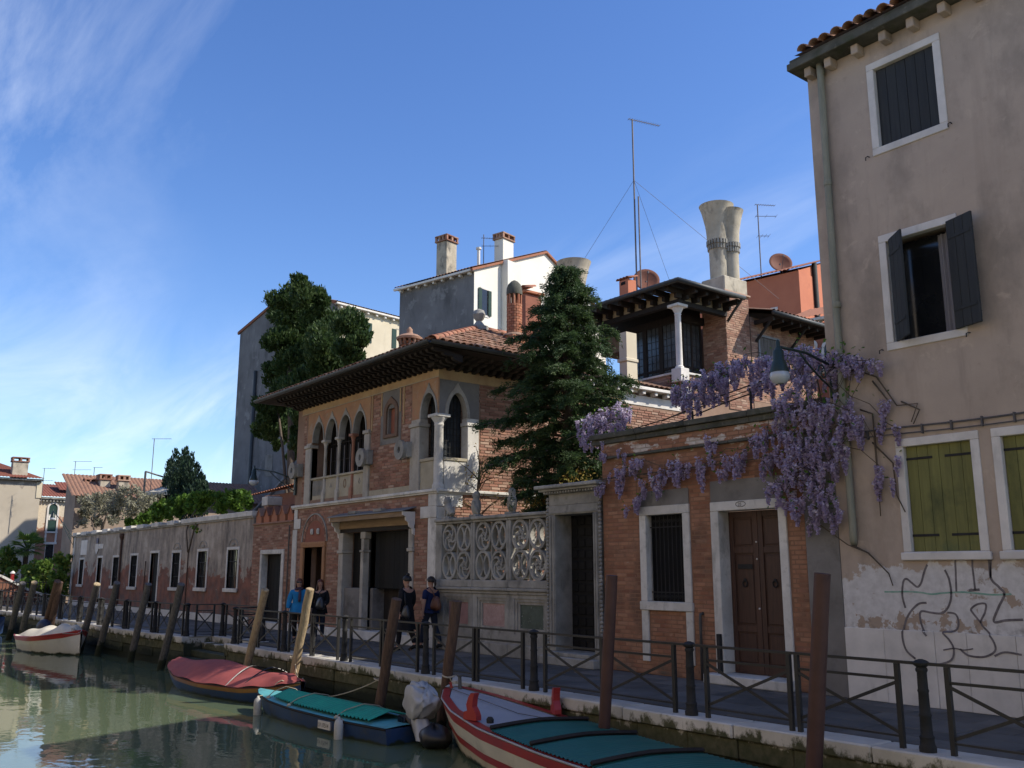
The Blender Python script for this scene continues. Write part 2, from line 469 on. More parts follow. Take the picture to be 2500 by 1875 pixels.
M['dark'] = lay('unlit_interior', (.012,.012,.012), (.008,.008,.008), 2, .9, 0)
M['glass_dark'] = glassy('dark_window_glass', (.020,.022,.024), .12)
M['glass_lead'] = lay('leaded_grey_glass', (.085,.095,.10), (.040,.045,.05), 2.5, .22, .15, 8, spec=.6, pv=.25)
M['curtain'] = lay('pale_curtain', (.30,.29,.30), (.20,.19,.20), 5, .9, .2, 30, st=(8,8,.3))
M['paving'] = lay('grey_trachyte_paving', (.150,.138,.122), (.092,.086,.077), 1.2, .9, .35, 30, pv=.26, spec=.08, layers=[dict(c=(.22,.21,.20), s=1.1, lo=.58, hi=.75, amt=.5), dict(c=(.06,.058,.055), s=2.4, lo=.58, hi=.75, amt=.6)])
M['paving_joint'] = lay('dark_paving_joint', (.06,.057,.052), None, 3, .95, .2, 30)
M['quay_stone'] = lay('mossy_white_quay_stone', (.56,.53,.47), (.40,.38,.33), 1.8, .82, .35, 25, pv=.10,
    layers=[dict(c=(.16,.13,.10), s=3, lo=.6, hi=.75, amt=.5), dict(c=(.050,.055,.026), c2=(.10,.095,.055), s=2.6, lo=.43, hi=.52, z=(-.34,.06), zw=.22, d=12, r=.72, st=(1.2,1.2,.8)),
            dict(c=(.020,.027,.012), c2=(.035,.04,.02), s=2, lo=.44, hi=.54, z=(-.62,-.30), zw=.45, d=9)])
M['quay_low'] = lay('dark_algae_wall', (.055,.058,.034), (.022,.028,.015), 2, .8, .5, 18, pv=.2, layers=[dict(c=(.012,.017,.009), s=1.6, lo=.44, hi=.56, z=(-.70,-.35), zw=.35), dict(c=(.16,.14,.10), s=2.6, lo=.62, hi=.70, z=(0,-.6), zw=.2)])
# ------------------------------------------------------------------ shared builders for walls, tiles, arches
def brick_mesh(L, H, proud, mat, name='brick'):
    mb = MB(); a, h = L/2, H/2; i = .006
    vs = [(-a,.03,-h),(a,.03,-h),(a,.03,h),(-a,.03,h),(-a+i*.3,-proud+.004,-h+i*.3),(a-i*.3,-proud+.004,-h+i*.3),(a-i*.3,-proud+.004,h-i*.3),(-a+i*.3,-proud+.004,h-i*.3),
          (-a+i,-proud,-h+i),(a-i,-proud,-h+i),(a-i,-proud,h-i),(-a+i,-proud,h-i)]
    F = [(8,9,10,11)]
    for q in ((0,4),(4,8)):
        for k in range(4):
            j = (k+1) % 4; F.append((q[0]+k, q[0]+j, q[1]+j, q[1]+k))
    mb.add(vs, F)
    return mb.mesh(name, mat)
def bricks(parent, x0, x1, z0, z1, yf, holes, mat, L=.27, H=.074, gap=.011, proud=.007, maxn=300, axis='y', rough=1.0):
    """brickwork one by one: the nearest maxn are objects of their own, the rest one joined part"""
    tpl = [brick_mesh(L-gap, H-gap, proud*f, mat) for f in (.6, 1, 1.5)]
    full = []; rest = MB(); row = 0; z = z0
    def inside(x, zz):
        for h in holes:
            if callable(h):
                if h(x, zz): return True
            elif h[0] < x < h[1] and h[2] < zz < h[3]: return True
        return False
    while z + H <= z1 + .001:
        x = x0 - (L/2 if row % 2 else 0) - R.choice((0, 0, L*.25)); zc = z + H/2
        while x < x1:
            a, b = max(x, x0), min(x+L, x1)
            x += L
            if b - a < .05: continue
            # trim against the openings
            xs = np.linspace(a+.004, b-.004, 9); ok = [not inside(q, zc) for q in xs]
            if not any(ok): continue
            if all(ok):
                seg = (a, b)
            else:
                run = [q for q, k in zip(xs, ok) if k]; seg = (run[0]-.004, run[-1]+.004)
                if seg[1]-seg[0] < .04 or len(run) < 2 or (ok[0] and ok[-1]): continue
            c = (seg[0]+seg[1])/2; w = seg[1]-seg[0]
            jz = rnd(-.0025, .0025)*rough
            if w > L-.02: full.append((c, zc+jz))
            else:
                _brick_to(rest, c, zc+jz, w-gap, H-gap, yf, proud*R.choice((.5,1,1.4)), axis)
        z += H; row += 1
    def dist(q):
        p = Vector((q[0], yf, q[1])) if axis == 'y' else Vector((yf, q[0], q[1]))
        return (p-CAM).length
    full.sort(key=dist)
    for i, (c, zc) in enumerate(full):
        if i < maxn:
            if axis == 'y': inst('brick', R.choice(tpl), parent, (c, yf, zc), (0, rnd(-.008,.008), 0))
            else: inst('brick', R.choice(tpl), parent, (yf, c, zc), (rnd(-.008,.008), 0, PI/2))
        else: _brick_to(rest, c, zc, L-gap, H-gap, yf, proud*R.choice((.5,1,1.4)), axis)
    if rest.f: rest.build('brickwork', mat, parent, kind='stuff')
def _brick_to(mb, c, zc, w, h, yf, proud, axis):
    t = rnd(.01, 1); a, b = w/2, h/2; i = .006
    P = [(c-a,.03,zc-b),(c+a,.03,zc-b),(c+a,.03,zc+b),(c-a,.03,zc+b),(c-a+i,-proud,zc-b+i),(c+a-i,-proud,zc-b+i),(c+a-i,-proud,zc+b-i),(c-a+i,-proud,zc+b-i)]
    P = [(p[0], yf+p[1], p[2]) if axis == 'y' else (yf-p[1], p[0], p[2]) for p in P]
    mb.add(P, [(4,5,6,7),(0,1,5,4),(1,2,6,5),(2,3,7,6),(3,0,4,7)], t)

def tile_mesh(mat, L=.46, r0=.095, r1=.075, n=6, th=.012, name='tile'):
    mb = MB(); vs = []
    for y, r in ((0, r0), (L, r1)):
        for rr in (r, r-th):
            for k in range(n+1):
                t = PI*k/n; vs.append((rr*math.cos(t), y, rr*math.sin(t)*.85))
    m = n+1; F = []
    for k in range(n):
        F += [(k, k+1, 2*m+k+1, 2*m+k), (m+k+1, m+k, 3*m+k, 3*m+k+1), (k+1, k, m+k, m+k+1), (2*m+k, 2*m+k+1, 3*m+k+1, 3*m+k)]
    mb.add(vs, F)
    return mb.mesh(name, mat, True)
def tile_roof(parent, org, u, v, nu, nv, mat, keep=lambda a, b: True, du=.2, dv=.36, maxn=300, name='tile', jitter=.02, tile=None):
    """rows of barrel tiles: u along the eave, v up the slope"""
    org, u, v = Vector(org), Vector(u).normalized(), Vector(v).normalized()
    w = u.cross(v).normalized()
    me = tile or tile_mesh(mat, dv*1.25, du*.48, du*.38)
    L = []
    for i in range(nu):
        for j in range(nv):
            if not keep((i+.5)*du, (j+.5)*dv): continue
            p = org + u*((i+.5)*du + rnd(-jitter, jitter)*.5) + v*(j*dv + rnd(-jitter, jitter)) + w*(.012 + rnd(0, .012))
            L.append(((p-CAM).length, p))
    L.sort(key=lambda q: q[0])
    rest = MB()
    base = Matrix((u, v, w)).transposed()
    for k, (_, p) in enumerate(L):
        rot = base @ Matrix.Rotation(rnd(-.04, .04), 3, 'Z') @ Matrix.Rotation(rad(-2.2), 3, 'X')
        m4 = Matrix.Translation(p) @ rot.to_4x4()
        if k < maxn:
            o = bpy.data.objects.new(name, me); _link(o); attach(o, parent); o.matrix_basis = m4
        else:
            b = len(rest.v)
            t = rnd(.01, 1)
            rest.add([tuple(m4 @ q.co) for q in me.vertices], [tuple(pp.vertices) for pp in me.polygons], t)
    if rest.f: rest.build('roof_tiles', mat, parent, smooth=True, kind='stuff')

def band(mb, inner, outer, y0, y1, axis='y', tint=0.0):
    n = len(inner); vs = []
    for y in (y0, y1):
        for q in (inner, outer):
            for a, b in q: vs.append((a, y, b) if axis == 'y' else (y, a, b))
    F = []
    for i in range(n-1):
        j = i+1
        F += [(i, j, n+j, n+i), (2*n+i, 3*n+i, 3*n+j, 2*n+j), (i, 2*n+i, 2*n+j, j), (n+i, n+j, 3*n+j, 3*n+i)]
    F += [(0, n, 3*n, 2*n), (n-1, 3*n-1, 4*n-1, 2*n-1)]
    return mb.add(vs, F, tint)
def arch_pts(cx, a, zs, b, n=16, pw=1.0):
    return [(cx + a*math.cos(PI - PI*i/n), zs + b*math.sin(PI*i/n)**pw) for i in range(n+1)]
def ogee_pts(cx, a, zs, b, t, tip, n=16):
    out = []
    for i in range(n+1):
        th = PI - PI*i/n; c = math.cos(th)
        z = zs + (b+t)*math.sin(PI*i/n); top = zs + b + t
        z += (tip - top)*math.exp(-(abs(c)/.20)**1.1) if i not in (0, n) else 0
        out.append((cx + (a+t)*c, z))
    return out
def fill_arch(mb, cx, a, zs, b, ztop, y0, y1, axis='y', n=16):
    p = arch_pts(cx, a, zs, b, n)
    band(mb, p, [(x, ztop) for x, z in p], y0, y1, axis)
def frame4(parent, name, x0, x1, z0, z1, ix0, ix1, iz0, iz1, yf, yb, mat, c=.008, bottom=True, label=None):
    """stone surround as one mesh of four butted blocks"""
    mb = MB()
    mb.cbox(x0, x1, yf, yb, iz1, z1, c, rnd(.01,1))
    mb.cbox(x0, ix0, yf, yb, iz0 if bottom else z0, iz1-.002, c, rnd(.01,1)); mb.cbox(ix1, x1, yf, yb, iz0 if bottom else z0, iz1-.002, c, rnd(.01,1))
    if bottom: mb.cbox(x0, x1, yf, yb, z0, iz0-.002, c, rnd(.01,1))
    return mb.build(name, mat, parent, label=label)
def board_set(parent, name, x0, x1, z0, z1, y, n, mat, th=.03, gap=.004, top=None):
    w = (x1-x0)/n
    for i in range(n):
        MB().cbox(x0+i*w+gap/2, x0+(i+1)*w-gap/2, y+rnd(0,.004), y+th, z0, z1, .004, 0).build(name, mat, parent)

# ------------------------------------------------------------------ right-hand plastered house
def right_house():
    T = thing('plastered_house', 'tall beige plastered house with stone-framed windows and graffiti at the right', 'house', (3, 3, 0))
    X1 = 7.0
    ops = [(1.10,2.18,8.10,9.54), (1.08,2.16,5.03,6.72), (1.08,2.16,2.03,3.64), (2.44,3.52,2.03,3.64), (3.9,5.0,5.03,6.72), (3.9,5.0,8.10,9.54), (4.6,5.6,2.03,3.64)]
    w = MB(); wall_cells(w, 0, X1, 0, 9.92, 0.0, .45, ops); w.box(0, .45, .45, 9, 0, 9.92); w.box(X1-.3, X1, .45, 9, 0, 9.92); w.box(.45, X1-.3, 8.7, 9, 0, 9.92)
    w.box(.45, X1-.3, .45, 8.7, 9.4, 9.9)
    w.build('wall', M['plaster_beige'], T)
    def win(x0, x1, z0, z1, s=.115, sill=None, nm='window'):
        f = frame4(T, nm, x0, x1, z0, z1, x0+s, x1-s, z0+s, z1-s, -.022, .10, M['stone_clean'], .006)
        return f
    # top window, shutters closed
    f = win(1.05, 2.23, 8.06, 9.59)
    for a, b, y in ((1.17, 1.645, .055), (1.65, 2.11, .048)):
        n = 3; ww = (b-a)/n
        for i in range(n): MB().cbox(a+i*ww+.002, a+(i+1)*ww-.002, y+rnd(0,.003), y+.035, 8.17, 9.47, .004).build('shutter_board', M['shutter_dark'], f)
    # middle window, shutters ajar
    f = win(1.02, 2.21, 4.99, 6.77)
    d = MB(); d.box(1.13, 2.1, .30, .32, 5.1, 6.66); d.build('dark_pane', M['glass_dark'], f)
    d = MB(); d.grid(lambda u, v: (1.80+u*.27, .24+.02*math.sin(u*22), 5.12+v*1.5), 24, 2); d.build('curtain', M['curtain'], f)
    for hx, ang, nm in ((1.18, -40, 'left'), (2.07, -19, 'right')):
        mb = MB(); W_ = .45; sg = 1
        for i in range(3): mb.cbox(i*W_/3+.002, (i+1)*W_/3-.002, -.018+rnd(0,.003), .018, 5.10, 6.68, .005, rnd(.01,1))
        for zz in (5.35, 6.4): mb.box(.02, W_-.03, -.026, -.02, zz, zz+.05)
        for zz in [5.25+.2*k for k in range(7)]: mb.box(.0, W_, .0182, .022, zz, zz+.006)
        mb.xform(Matrix.Translation((hx, .0 if nm == 'left' else -.03, 0)) @ Matrix.Rotation(rad(ang), 4, 'Z'))
        mb.build('shutter', M['shutter_dark'], f)
    # ground floor, green board shutters
    for x0 in (1.02, 2.38):
        f = win(x0, x0+1.19, 1.96+.0, 3.67)
        MB().cbox(x0-.03, x0+1.22, -.06, .0, 1.955, 2.062, .01).build('sill', M['stone_clean'], f)
        board_set(f, 'shutter_board', x0+.12, x0+1.07, 2.075, 3.56, .05, 6, M['shutter_green'])
        for zz in (2.28, 3.36):
            for a, b in ((x0+.12, x0+.50), (x0+.68, x0+1.07)):
                MB().box(a, b, .043, .05, zz, zz+.035).build('hinge_strap', M['iron'], f)
    for a, b, z0, z1 in ((3.9,5.0,5.03,6.72), (3.9,5.0,8.1,9.54), (4.6,5.6,2.03,3.64)):
        f = win(a-.05, b+.05, z0-.04, z1+.04); MB().box(a+.06, b-.06, .06, .09, z0+.07, z1-.07).build('shutter', M['shutter_dark'], f)
    # stone plinth slabs
    xs = [0, .62, 1.36, 1.80, 2.43, 3.1, 4.0, 5.0, 6.2, 7.0]
    for a, b in zip(xs, xs[1:]):
        MB().cbox(a+.002, b-.002, -.035+rnd(0,.004), .0, 0.0, 1.0+rnd(-.003,.003), .005).build('plinth_slab', M['stone_clean'], T)
    # downpipe with joints
    p = [(.30,-.1,9.95), (.30,-.085,9.7), (.285,-.075,7.8), (.27,-.075,5.8), (.28,-.075,3.6), (.285,-.075,2.4), (.27,-.06,2.26), (.235,.02,2.19)]
    dp = MB().tube(p, .055, 12).build('downpipe', M['pipe_pale'], T, smooth=True)
    for zz in (9.75, 7.83, 5.81, 3.9):
        MB().lathe([(.062, zz), (.066, zz+.03), (.066, zz+.07), (.062, zz+.09)], .285 if zz < 9 else .30, -.077, 12).build('pipe_collar', M['pipe_pale'], dp)
    # hooks beside the windows, cables
    for x, z in ((.98, 8.08), (2.28, 8.12), (.95, 5.02), (2.24, 5.02)):
        mb = MB(); mb.tube([(x,0,z),(x,-.05,z),(x-.03,-.055,z-.01),(x-.035,-.05,z-.06)], .008, 6); mb.build('shutter_hook', M['iron'], T)
    for zz, r in ((3.83, .014), (3.74, .009)):
        MB().tube([(x, -.03-.004*math.sin(x*9), zz+.012*math.sin(x*2.1)) for x in np.linspace(.42, 6.8, 30)], r, 6).build('cable', M['cable'], T)
    for x in np.arange(.6, 4.6, .42): MB().box(x, x+.02, -.05, 0, 3.715, 3.85).build('cable_clip', M['cable'], T)
    # stone cornice, corbels, roof
    mb = MB(); mb.cbox(-.16, 7.3, -.34, .1, 9.93, 10.05, .01); mb.cbox(-.16, .02, .1, 8.6, 9.93, 10.05, .01); mb.cbox(-.13, 7.3, -.30, -.06, 10.05, 10.12, .01)
    mb.box(-.05, 7.2, -.06, 8.6, 10.051, 10.12)
    cn = mb.build('cornice', M['coping_dark'], T)
    for x in (.13, .5, .98, 1.45, 1.9, 2.38, 2.85, 3.3, 3.8):
        MB().cbox(x-.06, x+.06, -.20, .0, 9.77, 9.93, .012).build('corbel', M['plaster_beige'], cn)
    tile_roof(T, (.12, -.42, 10.12), (1,0,0), (0,.95,.34), 36, 3, M['tile'], maxn=120, du=.2, dv=.36)
    mb = MB(); mb.add([(.0,-.34,10.14),(7.2,-.34,10.14),(7.2,4.2,11.75),(.0,4.2,11.75),(.0,8.6,10.14),(7.2,8.6,10.14)], [(0,1,2,3),(3,2,5,4)]); mb.build('roof_deck', M['tile'], T)
    # graffiti, flat spray paint on the wall
    def stroke(pts, r, mat, nm='graffiti'):
        r *= 1.45
        P = [Vector((a, 0, b)) for a, b in pts]; path = []
        for i in range(len(P)-1):
            p0 = P[max(i-1,0)]; p1 = P[i]; p2 = P[i+1]; p3 = P[min(i+2,len(P)-1)]
            for k in range(6):
                t = k/6
                q = .5*((2*p1)+(p2-p0)*t+(2*p0-5*p1+4*p2-p3)*t*t+(3*p1-p0-3*p2+p3)*t**3); path.append((q.x, q.z))
        path.append((P[-1].x, P[-1].z)); mb = MB()
        segs = []; cur = [path[0]]
        def yz(t): return (t[0], -.003 + t[1] if t[2] > 1.006 else -.041+t[1], t[2])
        mb.strip(path, r, 0, .001, fn=yz)
        mb.build(nm, mat, T)
    def J(x, y):   # pixel of the close-up of this wall -> point on the facade
        return _onY((1900+x/3.16, 1350+y/3.16), 0)
    dk = lay('black_spray_paint', (.10,.085,.085), (.20,.18,.18), 9, .7, 0); gr = lay('green_spray_paint', (.10,.30,.22), (.35,.45,.38), 6, .7, 0)
    for pts, r in (([(982,425),(958,330),(965,225),(990,200),(1030,230),(1075,262),(1105,225),(1125,150),(1150,90)],.020),
        ([(1145,385),(1080,395),(1010,470),(975,560),(970,650),(1000,750),(1070,815)],.020),
        ([(1155,640),(1120,590),(1095,500),(1105,450),(1180,460),(1260,465),(1310,420),(1335,330),(1320,210),(1285,130)],.020),
        ([(1305,460),(1365,470),(1390,520),(1385,580),(1350,605),(1280,612),(1330,670),(1365,740),(1350,820),(1270,855),(1180,858)],.018),
        ([(1375,300),(1370,150),(1370,45),(1420,32),(1490,40),(1500,120),(1520,285)],.018), ([(1470,290),(1555,283)],.024),
        ([(1565,540),(1500,460),(1490,430),(1540,395),(1600,395),(1595,460),(1565,540),(1630,620),(1680,700),(1680,760),(1600,800),(1480,790),(1415,740)],.018),
        ([(1480,5),(1610,0),(1640,190),(1700,260),(1745,320),(1700,420),(1665,530),(1760,520),(1890,515)],.022),
        ([(1285,748),(1370,735),(1440,748),(1515,738)],.012), ([(1680,795),(1760,765),(1890,785)],.018), ([(1640,190),(1640,100),(1650,0)],.018)):
        stroke([J(*q) for q in pts], r, dk)
    stroke([J(x, y) for x, y in ((820,300),(900,300),(1000,298),(1100,305),(1180,318),(1260,310),(1340,305),(1430,302),(1540,312),(1650,322),(1800,318))], .016, gr)

def _ray(n):
    u = (n[0]-1250)/2250; v = (937.5-n[1])/2250; cp, sp_ = math.cos(PITCH), math.sin(PITCH)
    f = cp - v*sp_; z = sp_ + v*cp
    return Vector((-math.sin(rad(52))*f + math.cos(rad(52))*u, math.cos(rad(52))*f + math.sin(rad(52))*u, z))
def _onY(n, y0):
    d = _ray(n); t = (y0-CAM.y)/d.y
    return (CAM.x+t*d.x, CAM.z+t*d.z)
right_house()

# ------------------------------------------------------------------ brick garden house with window, double door
def brick_house():
    T = thing('brick_garden_house', 'low orange brick wall with barred window and brown double door under wisteria', 'brick wall', (-2.8, .3, 0))
    ops = [(-4.13,-2.92,1.12,2.97), (-2.44,-.91,0,2.96)]
    w = MB(); wall_cells(w, -5.12, -.58, 0, 4.22, .004, .40, ops); w.box(-5.12, -.58, .40, 3.0, 3.6, 3.7)
    w.box(-5.12, -4.72, .40, 3.0, 0, 4.22)
    w.build('mortar_wall', M['mortar_near'], T)
    holes = [(-4.14,-2.91,1.11,3.25), (-2.45,-.90,-1,3.32), (-4.14,-3.955,.2,1.2), (-3.07,-2.90,.2,1.2)]
    bricks(T, -5.12, -.58, .01, 3.94, .004, holes, M['brick_near'], L=.27, H=.073, proud=.004)
    bricks(T, -5.12, -.02, 3.99, 4.23, -.03, [], M['brick_near'], L=.27, H=.073, proud=.004, maxn=0)
    MB().box(-5.12, -.02, -.028, .3, 3.99, 4.23).build('parapet', M['mortar_near'], T)
    # rendered pier at the right end
    w = MB(); w.box(-.575, -.004, -.012, .35, 0, 3.94); w.build('rendered_pier', M['plaster_grey'], T)
    # string course and coping stones
    x = -5.2
    while x < -.05:
        l = min(rnd(.8, 1.3), -.01-x); MB().cbox(x+.002, x+l-.002, -.075, .1, 3.942, 3.988, .008, jit=.003).build('string_course', M['coping_dark'], T); x += l
    x = -5.35
    while x < -.05:
        l = min(rnd(.9, 1.4), -.005-x)
        if -.005-(x+l) < .3: l = -.005-x
        o = MB().cbox(x+.003, x+l-.003, -.13+rnd(-.006,.006), .45, 4.34, 4.44, .012, jit=.004); o.cbox(x+.003, x+l-.003, -.075, .40, 4.236, 4.338, .01, jit=.003)
        o.build('coping_stone', M['coping_dark'], T); x += l
    # window
    f = frame4(T, 'window', -4.13, -2.92, 1.27, 2.97, -3.97, -3.08, 1.275, 2.81, -.03, .16, M['stone'], .008, bottom=False)
    MB().cbox(-4.15, -2.90, -.05, .16, 1.115, 1.268, .01).build('sill', M['stone'], f)
    for a, b in ((-4.13,-3.96), (-3.07,-2.91)): MB().cbox(a, b, -.028, .05, .22, 1.113, .008).build('stone_leg', M['stone'], f)
    MB().box(-4.12, -2.93, -.012, .3, 2.972, 3.25).build('lintel_panel', M['plaster_grey'], T)
    MB().box(-4.05, -3.0, .17, .20, 1.15, 2.92).build('dark_pane', M['dark'], f)  # black sheet stands in for the unlit room behind the bars
    for i in range(9):
        x = -3.97 + .89*(i+.5)/9
        MB().tube([(x,.09,1.28),(x,.09,2.80)], .009, 6, tint=.5).build('bar', M['iron'], f)
    for zz in (1.42, 2.58): MB().box(-3.965, -3.085, .083, .097, zz, zz+.02).build('bar', M['iron'], f)
    for zc in (1.35, 2.69):
        for i in range(8):
            x = -3.97 + .89*(i+1)/9
            pts = [(x+.035*(1-k/14)*math.cos(k*.75), .085, zc+.04*(1-k/14)*math.sin(k*.75)) for k in range(13)]
            MB().tube(pts, .006, 5).build('scroll', M['iron'], f)
    # door: stone frame, two leaves with raised panels
    f = frame4(T, 'door_frame', -2.44, -.91, .15, 2.96, -2.27, -1.06, .15, 2.805, -.03, .30, M['stone'], .008, bottom=False)
    MB().box(-2.43, -.95, -.012, .3, 2.962, 3.32).build('lintel_panel', M['plaster_grey'], T)
    MB().cbox(-2.54, -.88, -.26, .30, .0, .148, .012).build('doorstep', M['stone'], T)
    for x0, x1 in ((-2.262,-1.672), (-1.662,-1.068)):
        l = MB(); l.cbox(x0, x1, .26, .31, .152, 2.80, .004)
        l.cbox(x0, x0+.09, .235, .26, .155, 2.797, .004, .3); l.cbox(x1-.09, x1, .235, .26, .155, 2.797, .004, .4)
        zs = [.155, .30, .82, .92, 2.10, 2.20, 2.70, 2.797]
        for a, b in ((.155,.30), (.82,.92), (2.10,2.20), (2.70,2.797)): l.cbox(x0+.092, x1-.092, .237, .26, a, b, .004, .35)
        dl = l.build('door_leaf', M['wood_brown'], T)
        for a, b in ((.30,.82), (.92,2.10), (2.20,2.70)):
            MB().cbox(x0+.13, x1-.13, .243, .262, a+.035, b-.035, .012).build('panel', M['wood_brown'], dl)
        cx = (x0+x1)/2
        k = MB(); k.tube([(cx+.045*math.cos(t), .225, 1.60+.05*math.sin(t)) for t in np.linspace(0, 2*PI, 14, endpoint=False)], .011, 6, closed=True); k.lathe([(.03,.24),(.03,.225),(.012,.215)], cx, 0, 10, axis='y', cz=1.655)
        k.build('knocker', M['iron'], dl)
    s = MB(); s.cbox(-2.10, -1.80, .222, .236, 1.84, 1.92, .004); s.build('letter_slot', M['iron'], T)
    for zz in (1.2, 2.0, 2.28): MB().lathe([(.016,.235),(.016,.222),(.008,.215)], -1.70, 0, 10, axis='y', cz=zz).build('lock', M['stone_clean'], T)
    # house number in an oval on the lintel
    o = MB(); o.strip([(-1.78+.10*math.cos(t), 2.90+.045*math.sin(t)) for t in np.linspace(0, 2*PI, 24, endpoint=False)], .009, -.0335, -.031, closed=True)
    o.build('number_oval', M['iron'], T)
    text_obj('35', (-1.835, -.034, 2.873), .075, M['iron'], T, 'number')
    # small gas pipe and post by the door
    g = MB(); g.tube([(-2.72,-.06,.0),(-2.72,-.06,1.02),(-2.72,-.05,1.08),(-2.70,.0,1.10)], .025, 8); g.build('gas_pipe', M['iron_grey'], T, smooth=True)
    MB().cbox(-2.36, -2.29, -.10, -.032, .15, .78, .006).build('boot_post', M['iron'], T)

def text_obj(txt, loc, size, mat, parent, name, rot=(PI/2, 0, 0), ext=.0006):
    cu = bpy.data.curves.new(name, 'FONT'); cu.body = txt; cu.size = size; cu.extrude = ext
    tmp = bpy.data.objects.new(name, cu); _link(tmp)
    dg = bpy.context.evaluated_depsgraph_get()
    me = bpy.data.meshes.new_from_object(tmp.evaluated_get(dg))
    bpy.data.objects.remove(tmp)
    me.materials.clear(); me.materials.append(mat)
    o = bpy.data.objects.new(name, me); o.location = loc; o.rotation_euler = rot
    _link(o); attach(o, parent)
    return o
brick_house()

# ------------------------------------------------------------------ stone portal with iron door
def portal():
    T = thing('stone_portal', 'carved grey stone portal framing a dark gridded door', 'portal', (-5.9, .2, 0))
    S = M['grey_stone']
    for x0, x1 in ((-6.70,-6.50), (-5.36,-5.20)):
        mb = MB(); mb.cbox(x0, x1, -.06, .45, .24, 2.93, .01)
        inner = x1 if x0 < -6 else x0; sg = 1 if x0 < -6 else -1
        mb.cbox(inner-sg*.06, inner-sg*.02, -.075, -.06, .30, 2.92, .006); mb.cbox(inner-sg*.14, inner-sg*.10, -.085, -.06, .30, 2.92, .006)
        j = mb.build('jamb', S, T)
        MB().cbox(x0-.03, x1+.03, -.10, .45, .0, .238, .015).build('jamb_base', S, j)
    MB().cbox(-6.70, -5.20, -.06, .45, 2.932, 3.12, .01).cbox(-6.66, -5.24, -.078, -.06, 2.96, 3.0, .005).build('lintel', S, T)
    MB().cbox(-6.70, -5.20, -.045, .45, 3.122, 3.36, .01).build('frieze', S, T)
    c = MB(); c.cbox(-6.78, -5.14, -.12, .45, 3.362, 3.41, .01); c.cbox(-6.86, -5.08, -.20, .45, 3.412, 3.46, .01); c.cbox(-6.93, -5.02, -.27, .45, 3.462, 3.535, .015)
    cn = c.build('cornice', S, T)
    x = -6.74
    while x < -5.2: MB().cbox(x, x+.05, -.16, -.12, 3.365, 3.408, .006).build('dentil', S, cn); x += .085
    for xr in (-6.735, -5.165):
        zz = .26
        while zz < 3.3:
            mb = MB(); mb.lathe([(.012,0),(.032,.02),(.034,.05),(.012,.075)], 0, 0, 7); mb.xform(Matrix.Translation((xr, -.055, zz)) @ Matrix.Rotation(rad(18), 4, 'Y'))
            mb.build('rope_bead', S, T); zz += .078
    MB().cbox(-6.78, -5.12, -.32, .45, .0, .16, .012).cbox(-6.5, -5.36, -.2, .45, .162, .235, .01).build('step', S, T)
    # door
    d = MB(); d.box(-6.50, -5.36, .40, .44, .236, 2.93); dr = d.build('door_leaf', M['wood_black'], T)
    n, m = 5, 12; w = 1.14/n; h = 2.69/m
    for i in range(n):
        for k in range(m):
            MB().cbox(-6.50+i*w+.03, -6.50+(i+1)*w-.03, .372, .40, .236+k*h+.03, .236+(k+1)*h-.03, .015).build('door_panel', M['wood_black'], dr)
    MB().tube([(-5.62+.05*math.cos(t), .36, 1.55+.06*math.sin(t)) for t in np.linspace(0, 2*PI, 14, endpoint=False)], .012, 6, closed=True).build('knocker', M['iron'], dr)
portal()

